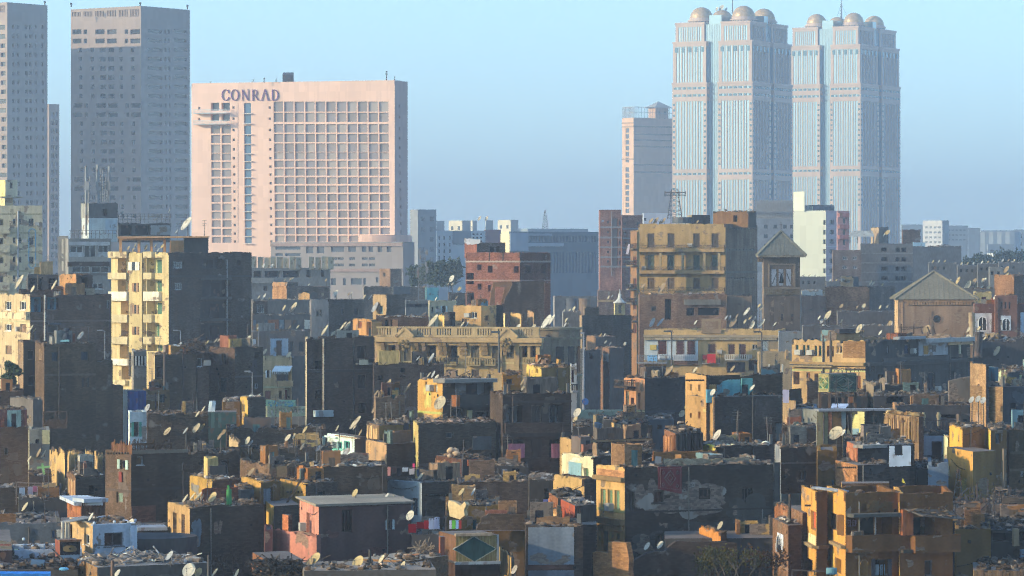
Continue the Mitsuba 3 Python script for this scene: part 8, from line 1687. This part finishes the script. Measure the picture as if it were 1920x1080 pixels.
# painted loft with dark diamond
lo=B('pigeon_loft','striped diamond loft','striped timber pigeon loft with big dark green diamond in the foreground',(-140,-20,284,782),234,16,L=('wood','6a4a34'),R=('wood','5a4f30'),par=.02,zb=972,depth=2)
lo.planks('R',-18,786,278,970,30,'857448','wood',.03,.1,.02,'slat')
q0,zc_=lo.st('R',105,880);dmd=MB();pA=[lo.P('R',*lo.st('R',*p),.1)for p in((-40,882),(105,790),(268,878),(112,972))];ctr_=sum(pA)/4;dmd.add(pA+[p-np.array([*lo.nrm['R'],0])*.04 for p in pA],[[0,1,2],[0,2,3],[4,6,5],[4,7,6],[0,4,5],[0,5,1],[1,5,6],[1,6,2],[2,6,7],[2,7,3],[3,7,4],[3,4,0]]);emit('diamond_panel',dmd,'wood','22403c',lo.key)
lines_on(lo,'R',[(-40,882,105,790),(105,790,268,878),(268,878,112,972),(112,972,-40,882)],.22,'9a9a8c','diamond_border');lo.slab('R',272,775,286,975,.14,'paint','8a8c88','corner_post');lo.slab('R',-30,972,292,986,.3,'paint','a0a4a0','lower_rim');lo.slab('R',-30,768,240,782,.3,'wood','a08a70','upper_rim')
view(440,800,3.84);pp_=B('brick_pier','rusty red post','rusty red brick post at left of the striped diamond loft',(1470,1480,1508,792),232,20,L=pt('8a4a2c'),R=pt('7a4028'),par=.02,depth=.8);cw=MB();r13=random.Random(17)
for i in range(60):a=at(1360+r13.uniform(-45,45),880+r13.uniform(-18,14),236+r13.uniform(-.5,.5));d=np.array([r13.gauss(0,1),r13.gauss(0,.6),r13.gauss(0,.6)]);d/=np.linalg.norm(d);cw.bar(a,a+d*r13.uniform(.2,.7),.05)
for x in(1335,1385):cw.bar(at(x,900,236),at(x+8,960,236),.08)
solo('basket_stand','twiggy basket on a stand left of the rusty red post','basket',cw,'wood','8a7a68',kind='stuff');view(860,800,3.84)
ud=B('shack','dark loft base','dark base room under the striped diamond loft',(-140,-25,300,985),236,16,L=('wood','4a3628'),R=('wood','2c2320'),par=.02);uy=B('house','tan stub right of loft','tan sunlit wall stub right of the striped diamond loft',(285,378,400,935),233,50,L=pl('b8935c'),R=pl('4f463c'),par=.1,jag=.15);dish(403,1030,62,230,4,3,'pale {} satellite dish low right of the striped diamond loft',2)
# mud brick walls lower right of centre
lean_wall('mud_wall','sunlit rough tan brick wall with broken top in the foreground centre',[(968,1100),(966,905),(985,898),(1040,905),(1075,915),(1076,835),(1110,826),(1150,832),(1205,835),(1218,900),(1228,960),(1222,1040),(1232,1100)],240,-38,'brick','a8835c',.5)
lean_wall('mud_wall','long dark broken brick wall rising to the right behind the bushes',[(1235,1100),(1238,985),(1290,945),(1350,915),(1400,900),(1470,898),(1500,880),(1530,850),(1570,825),(1660,832),(1900,828),(2000,840),(2020,1100)],243,6,'brick','47403b',.6)
os_=B('wall_stub','orange stub','small bright orange wall stub on the long dark broken wall',(1730,1886,1930,770),247,56,L=pl('d08a44'),R=pl('5f4a38'),par=.15,jag=.15);dish(1358,862,60,247,12,8,'bright {} satellite dish, left of pair over the dark broken wall',2);dish(1453,852,52,247.5,12,8,'bright {} satellite dish, right of pair over the dark broken wall',2);dish(1884,712,62,249,6,8,'bright {} satellite dish above the orange stub',0)
lowy=B('house','grey yard fill','grey low yard house behind the long dark broken wall',(1480,1486,2400,800),249.5,4,L=co('4f4a45'),R=co('4c4743'),par=.05)
RR=B('shack','wrecked timber hut','wrecked hut of timber and black tarp on the ochre house roof',(1480,1560,1758,45),268,34,L=('wood','7a5238'),R=('wood','2c2724'),par=.04);RR.planks('L',1482,45,1558,200,8,'96653f','wood',.1,.4,.2,'board',.3);RR.planks('R',1562,50,1755,180,9,'3a332f','wood',.1,.4,.2,'board',.3);RR.junk(140,.7,'7d7368',1.1);RR2=B('shack','thatched roof shack','dark shack with branch thatched roof left of the wrecked timber hut',(1150,1196,1420,195),264,36,L=('wood','9a6a48'),R=('wood','352e29'),par=.03);RR2.junk(330,.9,'8a7f74',1.2,.8);hc=MB().hexa([at(1410,285,257),at(1462,285,257),at(1462,285,257.2),at(1410,285,257.2),at(1416,212,257),at(1458,214,257),at(1458,214,257.2),at(1416,212,257.2)]);solo('laundry','grey blanket hung beside the wrecked timber hut','laundry',hc,'cloth','6a7078');ob2=MB().box(at(1580,240,258),(.42,.5,.75));solo('wooden_box','orange wooden box on roof edge below the wrecked timber hut','box',ob2,'wood','c48a50');dish(1862,60,90,285,8,8,'big bright {} satellite dish right of the wrecked timber hut',2)
# ================================================================ plants
def tree(name,label,x,yb,yt,D,wpx,leaf,trunk,n=900,lsize=.35,bare=False,seed=1,cat='tree',multi=1):
    r=random.Random(seed);k=thing(name,label,cat);base=at(x,yb,D);top=at(x,yt,D);H=top[2]-base[2];Wd=wpx*mpp(D)
    tr,tips=MB(),[]
    def grow(p,d,L,rad,lev):
        q=p+d*L;tr.tube(p,q,rad,rad*.65,5,False)
        if lev==0 or rad<.012:tips.append(q);return
        for i in range(r.choice([2,3,3])if lev>1 else 3):
            e=d+np.array([r.gauss(0,.42),r.gauss(0,.42),r.gauss(.05,.3)]);e/=np.linalg.norm(e);grow(p+(q-p)*r.uniform(.55,1),e,L*r.uniform(.62,.85),rad*.62,lev-1)
    for i in range(multi):
        d=np.array([r.gauss(0,.16+.12*(multi>1)),r.gauss(0,.16),1.]);d/=np.linalg.norm(d);grow(base+np.array([(i-(multi-1)/2)*Wd/max(multi,1)*.8,r.uniform(-.6,.6),0]),d,H*.34,max(.05,H*.018)*(1 if multi==1 else .7),5 if bare else 3)
    k2=emit('trunk' if multi==1 else 'stems',tr,'wood',trunk,k)
    if multi>1:labels[k2]={'kind':'stuff'}
    if n:
        lv=[];lf=[]
        rr=np.random.RandomState(seed)
        cl=[(np.array([base[0]+r.gauss(0,Wd*.22),D+r.gauss(0,Wd*.2),base[2]+H*r.uniform(.3,.98)]),r.uniform(.12,.24)*Wd)for _ in range(16)]
        if bare:cl=[(t,.4)for t in tips]
        for i in range(n):
            c,s_=cl[rr.randint(len(cl))];p=c+rr.normal(0,1,3)*s_*.6;a=rr.normal(0,1,3);a/=np.linalg.norm(a);b=np.cross(a,rr.normal(0,1,3));b/=np.linalg.norm(b)+1e-9
            j=len(lv);lv+=[p-a*lsize*.5,p+b*lsize*.22,p+a*lsize*.5,p-b*lsize*.22];lf+=[[j,j+1,j+2],[j,j+2,j+3]]
        labels[emit('crown',(np.array(lv),np.array(lf)),'leaf',leaf,k)]={'kind':'stuff'}
view(0,540,3.84);tree('conifer','dark feathery conifer at the left edge beside the stepped block',75,740,545,356,95,'4a5c46','3a3228',2600,.5,seed=2)
view(0,800,3.84);tree('bare_tree','leafless twiggy tree in front of the long brick house',1680,1120,830,246,380,'3a3228','55443a',0,bare=True,seed=3,multi=6)
view(1260,820,4.1545);tree('scrub_bush','dry scrubby bush with grey stems at bottom centre right',480,1120,790,234,330,'4f4a2c','5f5448',700,.25,bare=True,seed=5,cat='bush',multi=5);tree('scrub_bush','reddish brown scrub bush left of the white arched window house',730,1120,830,236,200,'55402c','55453a',500,.25,bare=True,seed=6,cat='bush',multi=4);tree('scrub_bush','olive green scrub bush before the dark broken wall',330,1120,890,236,220,'3c4028','4a4036',800,.25,bare=True,seed=7,cat='bush',multi=4)
view(460,420,3.84)
for i,(x,yb,yt,D,w,l)in enumerate(((1370,480,300,800,150,'hazy dark tree left of the red brick house'),(1480,480,260,860,150,'second hazy tree close behind the red brick house'),(1250,470,330,840,120,'hazy tree behind the lattice telecom mast'))):tree('city_tree',l,x,yb,yt,D,w,'3f4a38','3a342c',2200,1.1,seed=20+i)
view(1480,380,3.375)
for i,(x,yb,yt,D,w)in enumerate(((1200,480,345,1000,160),(1330,470,340,1050,150),(1430,470,330,1100,140))):tree('city_tree',('left','middle','right')[i]+' one of three hazy dark trees below the silos',x,yb,yt,D,w,'3a4638','3a342c',2200,1.3,seed=30+i)
# ================================================================ close every building
for b_ in BLDS:b_.finish()
